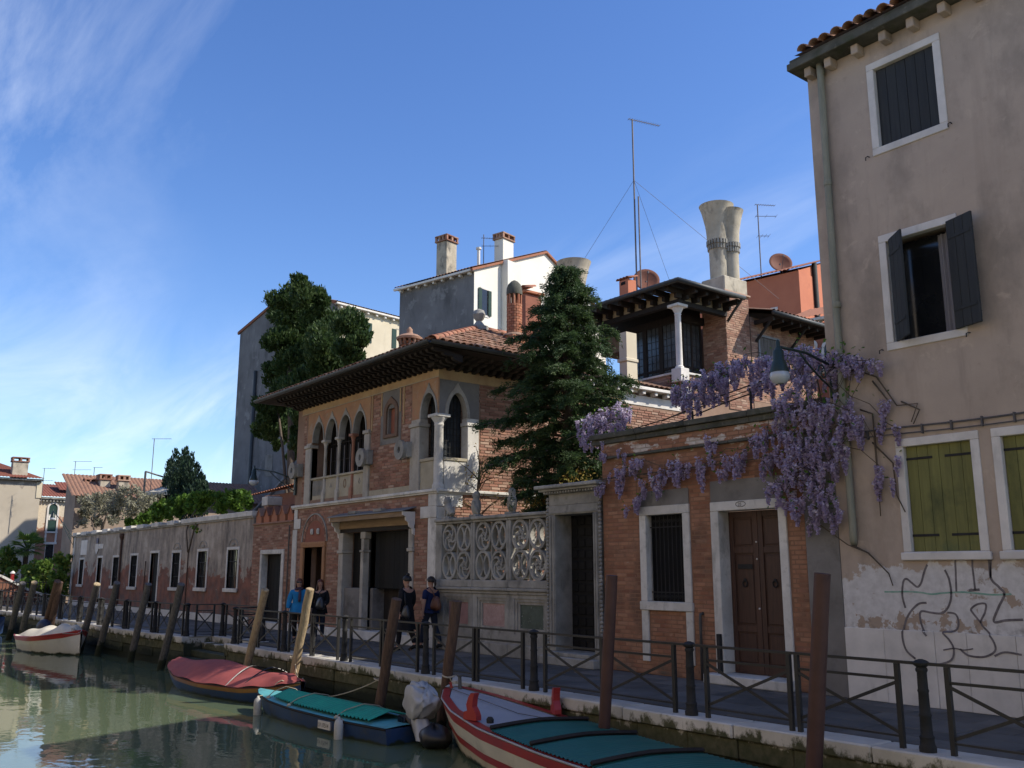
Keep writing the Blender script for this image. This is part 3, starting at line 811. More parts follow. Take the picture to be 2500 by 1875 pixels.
# ------------------------------------------------------------------ tracery screen
def screen():
    T = thing('tracery_screen', 'grey stone garden screen with three pierced tracery panels over marble insets', 'stone screen', (-8.9, .1, 0))
    S = M['grey_stone']
    marb = [lay('dusty_pink_marble', (.34,.20,.18), (.24,.14,.13), 6, .5, .1, 40), lay('pink_breccia', (.42,.29,.26), (.30,.19,.17), 9, .5, .1, 40, layers=[dict(c=(.55,.45,.40), s=22, lo=.6, hi=.66, amt=.7)]),
            lay('green_serpentine', (.085,.11,.09), (.05,.07,.055), 6, .45, .1, 40, layers=[dict(c=(.55,.56,.52), s=11, lo=.64, hi=.67), dict(c=(.18,.21,.17), s=5, lo=.58, hi=.7, amt=.6)])]
    P = [(-10.72,-9.53), (-9.36,-8.19), (-8.02,-6.83)]
    seams = [-10.98, -9.445, -8.105, -6.745]
    for i in range(3):
        a, b = seams[i]+.003, seams[i+1]-.003
        MB().cbox(a, b, -.05, .24, 0, .27, .012).build('plinth_block', S, T)
        # lower panel: backing and stepped frame round a marble inset
        x0, x1 = [(-10.5,-9.69), (-9.14,-8.32), (-7.78,-7.0)][i]
        fr = MB(); wall_cells(fr, a, b, .272, 1.298, 0, .2, [(x0-.14, x1+.14, .48, 1.22)]); wall_cells(fr, x0-.139, x1+.139, .481, 1.219, .02, .2, [(x0-.07, x1+.07, .55, 1.16)])
        wall_cells(fr, x0-.069, x1+.069, .551, 1.159, .045, .2, [(x0, x1, .61, 1.10)])
        lp = fr.build('lower_panel', S, T)
        MB().box(x0+.001, x1-.001, .07, .2, .611, 1.099).build('marble_inset', marb[i], lp)
        mb = MB(); mb.cbox(a, b, -.03, .22, 1.30, 1.37, .015); mb.cbox(a, b, -.075, .24, 1.372, 1.44, .015); mb.cbox(a, b, -.035, .22, 1.442, 1.605, .012); mb.build('dado_moulding', S, T)
        mb = MB(); mb.cbox(a, b, -.04, .22, 2.90, 2.955, .012); mb.cbox(a, b, -.09, .25, 2.957, 3.03, .015); mb.build('top_rail', S, T)
        x0, x1 = P[i]
        for q0, q1 in (((a, x0), (x1, b))):
            pass
        MB().cbox(a, x0-.001, -.025, .19, 1.607, 2.898, .01).build('mullion', S, T)
        MB().cbox(x1+.001, b, -.025, .19, 1.607, 2.898, .01).build('mullion', S, T)
        # pierced slab: two columns, two rows of circles
        w = (x1-x0)/2; h = (2.898-1.607)/2
        mbs = MB()
        mbs.box(x0+w-.016, x0+w+.016, .03, .12, 1.608, 2.897)
        for c in range(2):
            for r in range(2):
                cx, cz = x0+w*(c+.5), 1.607+h*(r+.5); rx, rz = w/2-.028, h/2-.02
                ell = [(cx+rx*math.cos(t), cz+rz*math.sin(t)) for t in np.linspace(0, 2*PI, 32, endpoint=False)]
                tr = MB(); tr.strip(ell, .06, .0, .15, closed=True)
                whirl = (c + r) % 2 == 1
                if whirl:
                    k5 = 5 if True else 4
                    tr.strip([(cx+.085*math.cos(t), cz+.095*math.sin(t)) for t in np.linspace(0, 2*PI, 18, endpoint=False)], .03, .012, .14, closed=True)
                    for k in range(k5):
                        t0 = 2*PI*k/k5 + .3
                        pts = []
                        for q in range(13):
                            u = q/12; rr = .10+(1-.10)*u; ang = t0 + 1.25*math.sin(u*PI/2)*1.0 - .55*math.sin(u*PI)
                            pts.append((cx+rx*rr*math.cos(ang)*.985, cz+rz*rr*math.sin(ang)*.985))
                        tr.strip(pts, .044, .013, .139)
                else:
                    for sg in (-1, 1):
                        # two arcs crossing the circle from top to bottom
                        pts = [(cx + sg*(rx*.98 - 1.0*rx*math.cos(t)*1.0) - sg*rx*.02, cz+rz*.99*math.sin(t)) for t in np.linspace(-1.15, 1.15, 15)]
                        pts = [(cx + sg*(rx*(1.28-1.22*math.cos(t*.92))), cz + rz*.9*math.sin(t)/math.sin(1.15)) for t in np.linspace(-1.15, 1.15, 15)]
                        tr.strip(pts, .046, .013, .139)
                tr.build('tracery', S, T)
        mbs.build('tracery_bar', S, T)
screen()
# ------------------------------------------------------------------ main house with loggia and deep eaves
M['fresco'] = lay('faded_ochre_fresco', (.42,.25,.13), (.30,.17,.10), 1.6, .92, .2, 30,
    layers=[dict(c=(.45,.17,.10), s=3.2, lo=.56, hi=.66, amt=.55, dist=1.2), dict(c=(.36,.30,.22), s=2.4, lo=.54, hi=.68, amt=.7), dict(c=(.16,.12,.09), s=6, lo=.60, hi=.74, amt=.5)])
M['frieze'] = lay('ochre_frieze', (.44,.32,.17), (.33,.21,.115), 2.2, .92, .2, 30, layers=[dict(c=(.45,.20,.09), s=1.1, lo=.55, hi=.66, amt=.5), dict(c=(.17,.14,.09), s=7, lo=.58, hi=.7, amt=.5, st=(1,1,.4))])
M['plaster_red'] = lay('red_ochre_plaster', (.30,.12,.075), (.22,.085,.055), 2, .92, .2, 30, layers=[dict(c=(.14,.07,.05), s=3, lo=.56, hi=.7, amt=.5)])
M['panel_stone'] = lay('buff_parapet_stone', (.42,.37,.27), (.31,.27,.19), 2.4, .85, .2, 35, layers=[dict(c=(.13,.11,.08), s=4, lo=.6, hi=.75, amt=.6), dict(c=(.5,.47,.4), s=1.6, lo=.58, hi=.7, amt=.5)])
def main_house():
    T = thing('brick_palazzetto', 'brick house with four-arched loggia, corner window and deep timber eaves', 'house', (-15, 3, 0))
    Y1 = 9.0
    # --- masonry core with openings
    ops = [(-15.72,-12.18,0,2.85), (-18.22,-16.93,0,2.50), (-18.0,-14.67,3.9,6.45), (-13.5,-13.0,5.35,6.1), (-11.9,-10.96,3.9,6.45)]
    w = MB(); wall_cells(w, -19.08, -11.0, 0, 6.80, .005, .40, ops)
    w.box(-11.4, -11.0, .40, .401, 0, .001)
    wall_cells(w, .401, Y1, 0, 6.80, -11.40, -11.005, [(.401,.90,3.9,6.45)], axis='x')
    w.box(-19.08, -18.7, .4, Y1, 0, 6.8); w.box(-18.7, -11.4, Y1-.3, Y1, 0, 6.8)
    w.box(-18.7, -11.4, .4, Y1-.3, 3.55, 3.7); w.box(-18.7, -11.4, .4, Y1-.3, 6.5, 6.8)
    w.box(-18.7, -11.4, 2.2, 2.3, 0, 3.55); w.box(-18.7, -11.4, 1.6, 1.7, 3.7, 6.5)
    w.build('mortar_core', M['mortar_house'], T)
    # --- bricks
    arch_l = lambda x, z: (x+17.57)**2 + (z-2.66)**2 < .84**2 and z > 2.6
    low = [(-19.1,-18.76,-1,4), (-19.0,-18.54,3.05,3.38), (-11.37,-10.9,-1,4), (-11.71,-11.0,3.07,3.38), (-15.97,-11.98,-1,2.87), (-16.0,-11.98,2.8,3.33), (-18.42,-16.78,-1,2.66), arch_l]
    bricks(T, -19.08, -11.0, .24, 3.67, .004, low, M['brick_house'], L=.29, H=.077, proud=.008, maxn=150)
    up = [(-18.40,-14.35,3.7,6.62), (-12.25,-10.9,3.7,6.62), (-13.83,-12.75,5.14,6.62), (-14.36,-12.2,3.7,3.96), (-18.79,-18.62,3.7,7)]
    bricks(T, -18.78, -10.95, 3.80, 6.59, .004, up, M['brick_house'], L=.29, H=.077, proud=.008, maxn=150)
    side = [(-.1,.42,-1,4), (.2,.78,3.35,3.70), (-.1,1.27,3.7,6.62)]
    bricks(T, 0, 6.5, .3, 6.59, -11.0, side, M['brick_house'], L=.29, H=.077, proud=.008, maxn=0, axis='x')
    # --- quoins
    Q = M['stone']
    mb = MB(); mb.cbox(-11.35, -10.985, -.02, .0, .24, 3.08, .01); mb.cbox(-11.004, -10.985, .002, .38, .24, 3.35, .006); qn = mb.build('corner_pilaster', Q, T)
    mb = MB(); mb.cbox(-11.70, -10.975, -.03, .0, 3.082, 3.37, .01); mb.cbox(-11.35, -10.98, -.022, 0, 3.372, 3.675, .01); mb.cbox(-11.004, -10.975, .002, .76, 3.36, 3.675, .008); mb.build('quoin_block', Q, qn)
    mb = MB(); mb.cbox(-19.09, -18.78, -.02, .01, .24, 3.05, .01); qn = mb.build('corner_pilaster', Q, T)
    mb = MB(); mb.cbox(-19.0, -18.56, -.03, 0, 3.062, 3.37, .01); mb.cbox(-19.02, -18.8, -.022, 0, 3.372, 3.67, .01); mb.build('quoin_block', Q, qn)
    # --- plinth, string course
    x = -19.1
    for a, b in ((-19.1,-18.42), (-16.78,-15.97), (-11.98,-10.98)): MB().cbox(a, b, -.05, .3, 0, .238, .012).build('plinth_stone', Q, T)
    x = -19.15
    while x < -10.9:
        l = min(rnd(1.4,2.0), -10.90-x)
        if -10.9-(x+l) < .5: l = -10.90-x
        MB().cbox(x+.002, x+l-.002, -.09, .0, 3.715, 3.79, .012).cbox(x+.002, x+l-.002, -.05, 0, 3.676, 3.714, .006).build('string_course', Q, T); x += l
    MB().cbox(-11.0, -10.90, .001, 6.4, 3.715, 3.79, .012).cbox(-11.0, -10.945, .001, 6.4, 3.676, 3.714, .006).build('string_course', Q, T)
    # --- frieze under the eaves
    MB().box(-18.75, -10.97, -.015, .004, 6.60, 6.83).box(-10.996, -10.975, .006, 6.4, 6.55, 6.83).build('painted_frieze', M['frieze'], T)
    MB().cbox(-18.76, -10.96, -.03, -.016, 6.592, 6.615, .004).build('frieze_line', M['panel_stone'], T)
    # --- loggia
    LG = thing_part = None
    back = MB(); back.box(-18.0, -14.66, -.006, .1, 5.62, 6.592); 
    fres = MB()
    cs = [-17.57, -16.71, -15.85, -14.99]; a = .355; zs, b = 5.66, .60
    edges = [-18.30] + [(cs[i]+cs[i+1])/2 for i in range(3)] + [-14.40]
    for i, cx in enumerate(cs):
        fill_arch(fres, cx, a+.02, zs, b, 6.59, -.012, .16)
        fres.box(edges[i], cx-a-.02, -.012, .16, zs, 6.59); fres.box(cx+a+.02, edges[i+1], -.012, .16, zs, 6.59)
    lg = fres.build('loggia_spandrel', M['fresco'], T)
    for i, cx in enumerate(cs):
        mb = MB(); band(mb, arch_pts(cx, a, zs, b), ogee_pts(cx, a, zs, b, .055, 6.48), -.03, .17)
        mb.build('ogee_arch', M['grey_stone'], lg)
    for x0, x1, z1 in ((-18.36,-18.0,5.5), (-14.66,-14.38,5.55)):
        mb = MB(); mb.cbox(x0, x1, -.05, .2, 3.79, z1, .012); mb.cbox(x0-.03, x1+.03, -.09, .2, z1+.002, z1+.10, .01); mb.box(x0+.02, x1-.02, -.03, .18, z1+.1, zs); mb.build('pier', M['stone_mid'], lg)
    for i in range(3):
        cx = (cs[i]+cs[i+1])/2
        mb = MB(); mb.cbox(cx-.075, cx+.075, -.04, .11, 3.792, 4.12, .012)
        mb.lathe([(.07,4.12),(.072,4.15),(.052,4.18),(.048,5.42),(.058,5.44),(.05,5.46),(.066,5.52),(.09,5.58)], cx, .035, 14)
        mb.cbox(cx-.115, cx+.115, -.07, .15, 5.58, 5.658, .01)
        mb.build('column', M['stone_mid'] if i != 2 else lay('red_verona_marble_column', (.34,.155,.09), (.24,.11,.07), 4, .6, .1, 40), lg, auto=40)
    # parapet panels with motifs, sill
    for i, cx in enumerate(cs):
        pm = MB(); pm.cbox(cx-.36, cx+.36, .03, .13, 3.82, 4.50, .01); po = pm.build('parapet_panel', M['panel_stone'], lg)
        if i == 0:
            for k in range(14):
                q = MB(); q.bar((cx-.33+k*.047, .026, 4.02), (cx-.33+k*.047+.04, .026, 4.48), .012); q.bar((cx-.29+k*.047, .028, 4.02), (cx-.33+k*.047, .028, 4.48), .012); q.build('lattice_bar', M['grey_stone'], po)
        elif i == 1:
            q = MB(); q.strip([(cx-.06,4.2),(cx,4.34),(cx+.06,4.2)], .02, .022, .03); q.strip([(cx-.08,4.24),(cx+.08,4.24)], .02, .0225, .03); q.build('carved_motif', M['grey_stone'], po)
        elif i == 2:
            q = MB(); q.strip([(cx+.065*math.cos(t), 4.27+.12*math.sin(t)) for t in np.linspace(0,2*PI,20,endpoint=False)], .028, .02, .03, closed=True); q.build('carved_motif', M['wood_beam'], po)
        else:
            q = MB(); q.strip([(cx-.05,4.25),(cx,4.36),(cx+.05,4.25),(cx,4.2),(cx-.05,4.25)], .02, .022, .03); q.build('carved_motif', M['grey_stone'], po)
    MB().cbox(-18.0, -14.665, -.02, .16, 4.502, 4.57, .012).build('sill', M['panel_stone'], lg)
    # glazing set back behind the columns
    MB().box(-18.0, -14.66, .62, .64, 4.55, 6.4).build('loggia_glass', M['dark'], lg)  # matte black stands in for the unlit room behind the arches
    for i, cx in enumerate(cs):
        for dx in (-.18, 0, .18): MB().cbox(cx+dx-.012, cx+dx+.012, .58, .62, 4.55, 6.35, .004).build('glazing_bar', M['wood_dark'], lg)
        for zz in (5.1, 5.62): MB().box(cx-.42, cx+.42, .575, .605, zz, zz+.03).build('glazing_bar', M['wood_dark'], lg)
        for dx in (-.27, .1, .28): MB().grid(lambda u, v, d=dx, c=cx: (c+d+u*.05, .56+.008*math.sin(u*18), 4.58+v*.95), 6, 1).build('curtain_edge', M['curtain'], lg)
    # --- niche window
    mb = MB(); n_in = arch_pts(-13.25, .235, 5.98, .24); n_out = ogee_pts(-13.25, .235, 5.98, .24, .13, 6.42)
    band(mb, [(-13.485,5.40)]+n_in+[(-13.015,5.40)], [(-13.615,5.40)]+n_out+[(-12.885,5.40)], -.05, .12)
    mb.cbox(-13.62, -12.88, -.06, .12, 5.30, 5.398, .01); nf = mb.build('niche_frame', lay('terracotta_frame', (.20,.125,.085), (.13,.085,.06), 5, .85, .25, 40), T)
    mb = MB(); band(mb, [(-13.43,5.42)]+arch_pts(-13.25, .18, 5.98, .19)+[(-13.07,5.42)], [(-13.48,5.42)]+arch_pts(-13.25, .23, 5.98, .235)+[(-13.02,5.42)], .0, .1); mb.build('inner_moulding', M['plaster_grey'], nf)
    MB().prism([(-13.48,5.4)]+arch_pts(-13.25,.23,5.98,.235)+[(-13.02,5.4)], .09, .12).build('red_panel', M['plaster_red'], nf)
    fl = MB(); wall_cells(fl, -13.82, -12.76, 5.14, 6.595, -.008, .004, [(-13.6,-12.9,5.31,6.1)])
    fl.build('niche_surround', M['plaster_grey'], T)
    for x in (-14.30, -13.78, -12.80, -12.62): MB().box(x-.03, x+.03, -.022, .0035, 5.95 if x < -12.7 and x > -14 else 5.6, 6.591).build('painted_pilaster', M['frieze'], T)
    # frame strip below the brick field
    MB().box(-14.37, -12.24, -.012, .0, 3.792, 3.95).build('lower_band', M['panel_stone'], T)
    # --- corner window
    cz, ch = 5.62, .62
    cf = MB(); fill_arch(cf, -11.40, .36, cz, ch, 6.59, -.014, .16); cf.box(-12.2, -11.76, -.014, .16, cz, 6.59); cf.box(-11.04, -10.985, -.014, .03, cz, 6.59)
    cw = cf.build('corner_spandrel', M['fresco'], T)
    sf = MB(); fill_arch(sf, .57, .30, cz, ch, 6.59, -11.15, -10.985, axis='x'); sf.box(-11.15, -10.985, .03, .27, cz, 6.59); sf.box(-11.15, -10.985, .87, 1.25, cz, 6.59)
    sf.build('side_spandrel', M['plaster_grey'], cw)
    mb = MB(); band(mb, arch_pts(-11.40, .35, cz, ch), ogee_pts(-11.40, .35, cz, ch, .06, 6.5), -.04, .165); mb.build('ogee_arch', M['grey_stone'], cw)
    mb = MB(); band(mb, arch_pts(.57, .29, cz, ch), ogee_pts(.57, .29, cz, ch, .09, 6.5), -11.155, -10.955, axis='x'); mb.build('ogee_arch', M['stone_mid'], cw)
    mb = MB(); mb.cbox(-12.22, -11.78, -.05, .25, 3.792, 5.42, .012); mb.cbox(-12.25, -11.75, -.09, .25, 5.422, 5.52, .01); mb.box(-12.2, -11.77, -.03, .2, 5.52, cz); mb.build('pier', M['stone_mid'], cw)
    mb = MB(); mb.cbox(-11.25, -10.96, .88, 1.24, 3.792, 5.42, .012); mb.cbox(-11.25, -10.93, .85, 1.27, 5.422, 5.52, .01); mb.box(-11.2, -10.98, .87, 1.24, 5.52, cz); mb.build('pier', Q, cw)
    mb = MB(); mb.lathe([(.15,3.79),(.15,3.88),(.125,3.92),(.12,3.95),(.112,5.36),(.125,5.38),(.115,5.41),(.13,5.46),(.19,5.54),(.20,5.57)], -11.07, .08, 18); mb.cbox(-11.28, -10.86, -.13, .29, 5.57, cz+.03, .012); mb.build('corner_column', Q, cw, auto=40)
    MB().cbox(-11.78, -11.10, -.03, .14, 4.50, 4.58, .01).cbox(-11.14, -10.96, .16, .88, 4.50, 4.58, .01).build('sill', M['panel_stone'], cw)
    MB().cbox(-11.78, -11.12, .0, .12, 3.80, 4.498, .01).build('parapet_panel', M['panel_stone'], cw); MB().cbox(-11.12, -10.985, .19, .88, 3.80, 4.498, .01).build('parapet_panel', Q, cw)
    MB().box(-11.78, -11.2, .30, .31, 4.5, 6.35).box(-11.32, -11.31, .3, .9, 4.5, 6.35).build('corner_glass', M['glass_lead'], cw)
    for x in np.arange(-11.72, -11.22, .115): MB().bar((x,.27,4.58),(x,.27,6.3), .014).build('lead_bar', M['iron'], cw)
    for y in np.arange(.34, .88, .105): MB().bar((-11.27,y,4.58),(-11.27,y,6.3), .014).build('lead_bar', M['iron'], cw)
    for zz in np.arange(4.72, 6.25, .16): MB().bar((-11.78,.265,zz),(-11.25,.265,zz), .012).bar((-11.265,.28,zz),(-11.265,.9,zz), .012).build('lead_bar', M['iron'], cw)
    # --- projecting pierced stones
    for x in (-18.93, -14.58, -12.52):
        x += .16; mb = MB(); zc = 4.86
        ring = [(x+.15*math.cos(t), zc+.17*math.sin(t)) for t in np.linspace(0, 2*PI, 24, endpoint=False)]
        mb.strip(ring, .17, -.30, -.20, closed=True); mb.cbox(x-.10, x+.235, -.20, .0, zc-.2, zc+.2, .02); mb.build('pierced_stone', M['grey_stone'], T)
    # --- ground floor shop opening
    mb = MB(); sh = None
    mb.box(-16.0, -11.96, -.02, .25, 2.852, 2.95)
    og = mb.build('opening_beam', M['wood_dark'], T)
    for x0, x1 in ((-15.95,-15.70), (-12.20,-12.0)): 
        mb = MB(); mb.cbox(x0, x1, -.04, .28, .24, 2.28, .012); mb.cbox(x0-.03, x1+.03, -.08, .28, 2.282, 2.37, .01); mb.cbox(x0, x1, -.05, .28, 2.372, 2.85, .01); mb.build('jamb', M['stone_mid'], og)
    mb = MB(); mb.cbox(-14.69, -14.53, -.03, .16, .24, 2.3, .012); mb.cbox(-14.72, -14.50, -.05, .18, 2.302, 2.36, .01); mb.cbox(-14.68, -14.54, -.02, .16, 2.362, 2.66, .01); mb.cbox(-14.73, -14.47, -.03, .18, 2.662, 2.85, .015); mb.build('post', M['stone_mid'], og)
    MB().cbox(-15.7, -14.71, .05, .28, .24, 1.34, .01).cbox(-15.7, -15.55, .28, .9, .24, 1.34, .01).build('counter_wall', M['plaster_grey'], og)
    MB().cbox(-14.50, -14.36, .2, .95, .24, 1.34, .01).build('side_slab', M['plaster_grey'], og)
    for x0, x1, n in ((-15.69,-14.72,4), (-14.48,-12.21,9)): board_set(og, 'shutter_board', x0, x1, 1.34 if x0 > -15 else 1.345, 2.848, .32 if x0 > -15 else .30, n, M['wood_black'], .04)
    for k in range(9): MB().cbox(-14.35+k*.238, -14.35+(k+1)*.238-.006, .55, .58, .24, 1.345, .004).build('door_board', M['wood_dark'], og)
    MB().cbox(-15.97, -11.98, -.06, .9, 0, .238, .012).build('threshold', M['stone'], og)
    # canopy
    mb = MB(); mb.add([(-16.02,-.40,3.27),(-11.92,-.40,3.27),(-11.92,.0,3.38),(-16.02,.0,3.38),(-16.02,-.40,3.295),(-11.92,-.40,3.295),(-11.92,.0,3.405),(-16.02,.0,3.405)],
        [(3,2,1,0),(4,5,6,7),(0,1,5,4),(1,2,6,5),(2,3,7,6),(3,0,4,7)]); cp_ = mb.build('canopy', M['lead'], T)
    MB().cbox(-15.95, -11.99, -.36, -.30, 3.14, 3.268, .008).cbox(-15.95, -11.99, -.05, .0, 2.952, 3.268, .008).build('canopy_beam', M['wood_beam'], cp_)
    MB().box(-15.9, -12.04, -.30, -.05, 3.20, 3.24).build('canopy_soffit', M['wood_dark'], cp_)
    prof = [(0,3.268),(-.37,3.268),(-.36,3.18),(-.28,3.14),(-.27,3.05),(-.19,3.0),(-.17,2.9),(-.08,2.84),(-.06,2.72),(0,2.68)]
    for x in (-15.98, -12.02): MB().prism(prof, x, x+.05, axis='x').build('canopy_bracket', M['stone_clean'], cp_)
    for x in (-15.0, -13.6): MB().cbox(x, x+.42, -.3, -.12, 3.33, 3.41, .015).build('stone_weight', M['grey_stone'], cp_)
    # --- side door with arched tympanum
    f = frame4(T, 'door_frame', -18.40, -16.80, .24, 2.65, -18.22, -16.95, .24, 2.49, -.06, .25, M['wood_frame'], .012, bottom=False)
    MB().box(-18.3, -16.9, -.075, -.062, 2.56, 2.60).build('frame_moulding', M['wood_frame'], f)
    MB().box(-18.2, -16.96, .60, .62, .0, 2.5).box(-17.3, -17.27, .55, .6, .24, 2.5).build('door_leaf', M['wood_dark'], f)
    MB().cbox(-18.42, -16.78, -.08, .6, 0, .238, .01).build('doorstep', Q, f)
    tp = MB(); tp.prism([(-18.22,2.652)]+[(q[0], q[1]) for q in arch_pts(-17.57, .64, 2.66, .62)]+[(-16.92,2.652)], .0, .05)
    ty = tp.build('tympanum', M['plaster_red'], T)
    mb = MB(); band(mb, arch_pts(-17.57, .80, 2.66, .80), arch_pts(-17.57, .84, 2.66, .84), -.03, .02); mb.build('arch_moulding', M['grey_stone'], ty)
    for k in range(22):
        t0 = PI*(k+.08)/22; t1 = PI*(k+.92)/22
        mb = MB(); P = [(-17.57-r*math.cos(t), 2.66+r*math.sin(t)) for r, t in ((.65,t0),(.79,t0),(.79,t1),(.65,t1))]
        mb.prism(P, -.012, .02); mb.build('voussoir', M['brick_house'], ty)
    for x in (-17.72, -17.32): MB().cbox(x-.07, x+.07, -.05, .0, 2.86, 3.04, .02).cbox(x-.04, x+.04, -.065, -.05, 2.90, 3.0, .012).build('carved_shield', M['stone'], ty)
    # --- eaves: sloping boards, bracket rows, gutter
    mb = MB()
    V = [(-20.0,-1.0,7.08),(-9.85,-1.0,7.08),(-11.0,0.3,6.9),(-18.7,.3,6.9),(-9.85,3.6,7.08),(-11.0,3.6,6.9),(-20.0,3.6,7.08),(-18.7,3.6,6.9)]
    mb.add(V, [(0,1,2,3),(1,4,5,2),(6,0,3,7)])
    mb.add([(x,y,z+.05) for x,y,z in V], [(3,2,1,0),(2,5,4,1)]); ev = mb.build('eave_boards', M['wood_dark'], T)
    prof = [(.02,6.78),(-.22,6.82),(-.26,6.86),(-.27,6.90),(-.50,6.90),(-.55,6.93),(-.56,6.97),(-.78,6.97),(-.83,7.0),(-.85,7.05),(-.85,7.09),(.02,6.95)]
    bk = MB().prism(prof, -.055, .055, axis='x').mesh('bracket', M['wood_dark'])
    for i in range(36): inst('bracket', bk, ev, (-18.95+i*.255, 0, 0))
    for i in range(15): inst('bracket', bk, ev, (-10.985, -.25+i*.26, 0), (0,0,PI/2))
    for i in range(10): inst('bracket', bk, ev, (-18.8, .0+i*.26, 0), (0,0,-PI/2))
    pl = MB()
    for yy, zz in ((-.28,6.93), (-.57,7.0)):
        pl.box(-19.3, -10.7, yy-.03, yy+.03, zz, zz+.05); pl.box(-10.99-yy-.03, -10.99-yy+.03, .0, 3.5, zz, zz+.05)
    pl.build('eave_purlin', M['wood_dark'], ev)
    def gut(p, q, up, name='gutter'):
        p, q = Vector(p), Vector(q); d = (q-p).normalized(); s_ = d.cross(Vector((0,0,1))).normalized(); vs_ = []
        mb = MB(); n = 8
        for o in (p, q):
            for r in (.085, .075):
                for k in range(n+1):
                    t = PI + PI*k/n; vs_.append(tuple(o + s_*math.cos(t)*r + Vector((0,0,1))*math.sin(t)*r))
        m_ = n+1; F = []
        for k in range(n): F += [(k, k+1, 2*m_+k+1, 2*m_+k), (m_+k+1, m_+k, 3*m_+k, 3*m_+k+1), (k, m_+k, m_+k+1, k+1)]
        mb.add(vs_, F); return mb.build(name, M['gutter'], T, smooth=True)
    gut((-20.05,-1.06,7.16), (-9.78,-1.06,7.16), 0); gut((-9.78,-1.06,7.16), (-9.78,3.6,7.16), 0)
    mb = MB(); mb.box(-20.0, -9.9, -1.0, -.97, 7.06, 7.17); mb.box(-9.88, -9.85, -.97, 3.6, 7.06, 7.17); mb.build('fascia', M['wood_dark'], ev)
    # --- roof: hipped, barrel tiles
    A = Vector((-12.46, 2.2, 8.48)); E1 = Vector((-9.80,-1.0,7.14)); E0 = Vector((-20.05,-1.0,7.14)); B0 = Vector((-17.4,2.2,8.48)); AB = Vector((-12.46,3.6,8.48)); E2 = Vector((-9.80,3.6,7.14)); EB = Vector((-20.05,3.6,7.14))
    mb = MB(); mb.add([tuple(p) for p in (E0,E1,A,B0,AB,E2,EB)], [(0,1,2,3),(1,5,4,2),(6,0,3),(6,3,2,4)]); mb.build('roof_deck', M['tile'], T)
    MB().prism([(-20.0,7.1),(-9.85,7.1),(-12.46,8.46),(-17.4,8.46)], 3.5, 3.6).build('roof_gable', M['mortar_house'], T)
    vr = (A-Vector((E1.x, A.y, E1.z)))
    def keep_r(a_, b_):      # right slope: a_ along +Y from E1, b_ up slope
        return a_ > b_*(3.2/vr.length)*1.0 and b_ < vr.length-.05
    tile_roof(T, E1+Vector((.03,0,.0)), (0,1,0), vr, 23, 9, M['tile'], keep_r, maxn=230, du=.2, dv=.34)
    vf = (A-Vector((A.x, E1.y, E1.z)))
    def keep_f(a_, b_): return b_ < vf.length and a_ > b_*(2.65/vf.length) and a_ < 10.25 - b_*(2.66/vf.length)
    tile_roof(T, E0+Vector((0,-.06,0)), (1,0,0), vf, 51, 10, M['tile'], keep_f, maxn=60, du=.2, dv=.35)
    me = tile_mesh(M['tile_red'], .42, .13, .11, name='hip_tile')
    hd = (A-E1); n = 11
    for i in range(n):
        p = E1 + hd*(i/n); d = hd.normalized(); up_ = Vector((0,0,1)); u_ = d.cross(up_).normalized(); w_ = u_.cross(d)
        o = bpy.data.objects.new('hip_tile', me); _link(o); attach(o, T); o.matrix_basis = Matrix.Translation(p+w_*.03) @ Matrix((u_, d, w_)).transposed().to_4x4()
    for i in range(4):
        o = bpy.data.objects.new('hip_tile', me); _link(o); attach(o, T); o.matrix_basis = Matrix.Translation((A.x, A.y+.05+i*.34, A.z+.03))
    # ball finial
    mb = MB(); mb.cbox(A.x-.2, A.x+.2, A.y-.1, A.y+.3, A.z-.1, A.z+.12, .02); mb.lathe([(.18,A.z+.12),(.12,A.z+.2),(.08,A.z+.26),(.14,A.z+.33),(.185,A.z+.45),(.14,A.z+.57),(.03,A.z+.62)], A.x, A.y+.1, 16)
    mb.build('ball_finial', M['grey_stone'], T, auto=40)
main_house()

# ------------------------------------------------------------------ crenellated gate wall
def gate_wall():
    T = thing('crenellated_gate_wall', 'brick gate wall with pointed merlons and a tall dark doorway', 'gate wall', (-20.6, .2, 0))
    w = MB(); wall_cells(w, -22.2, -19.12, 0, 3.33, .004, .35, [(-21.46,-19.66,0,2.46)]); w.build('mortar_core', M['mortar_house'], T)
    bricks(T, -22.2, -19.12, .01, 3.30, .004, [(-21.5,-19.64,-1,2.48)], M['brick_house'], L=.29, H=.077, proud=.007, maxn=60)
    f = frame4(T, 'door_frame', -21.48, -19.65, 0, 2.47, -21.34, -19.84, 0, 2.33, -.03, .2, M['stone'], .01, bottom=False)
    for k in range(6): MB().cbox(-21.34+k*.25+.003, -21.34+(k+1)*.25-.003, .22, .26, .2, 2.33, .005).build('door_board', M['wood_black'], f)
    MB().lathe([(.02,.22),(.028,.20),(.012,.185)], -19.98, 0, 10, axis='y', cz=1.4).build('door_knob', M['stone_clean'], f)
    MB().cbox(-21.5, -19.62, -.08, .3, 0, .198, .01).build('doorstep', M['stone'], f)
    MB().cbox(-22.2, -19.12, -.05, .36, 3.302, 3.36, .01).build('brick_band', M['brick_house'], T)
    for k in range(5):
        cx = -21.85 + k*.62
        P = [(cx-.21,3.362),(cx-.21,3.58),(cx-.16,3.62),(cx,3.84),(cx+.16,3.62),(cx+.21,3.58),(cx+.21,3.362)]
        mr_ = MB().prism(P, .02, .30).build('merlon', M['brick_orange'], T)
        MB().strip([(cx-.2,3.58),(cx,3.85),(cx+.2,3.58)], .045, -.01, .33).build('merlon_trim', M['brick_house'], mr_)
    MB().tube([(-19.28,-.05,0.1),(-19.26,-.05,3.2)], .022, 6).build('conduit', M['iron_grey'], T)
gate_wall()

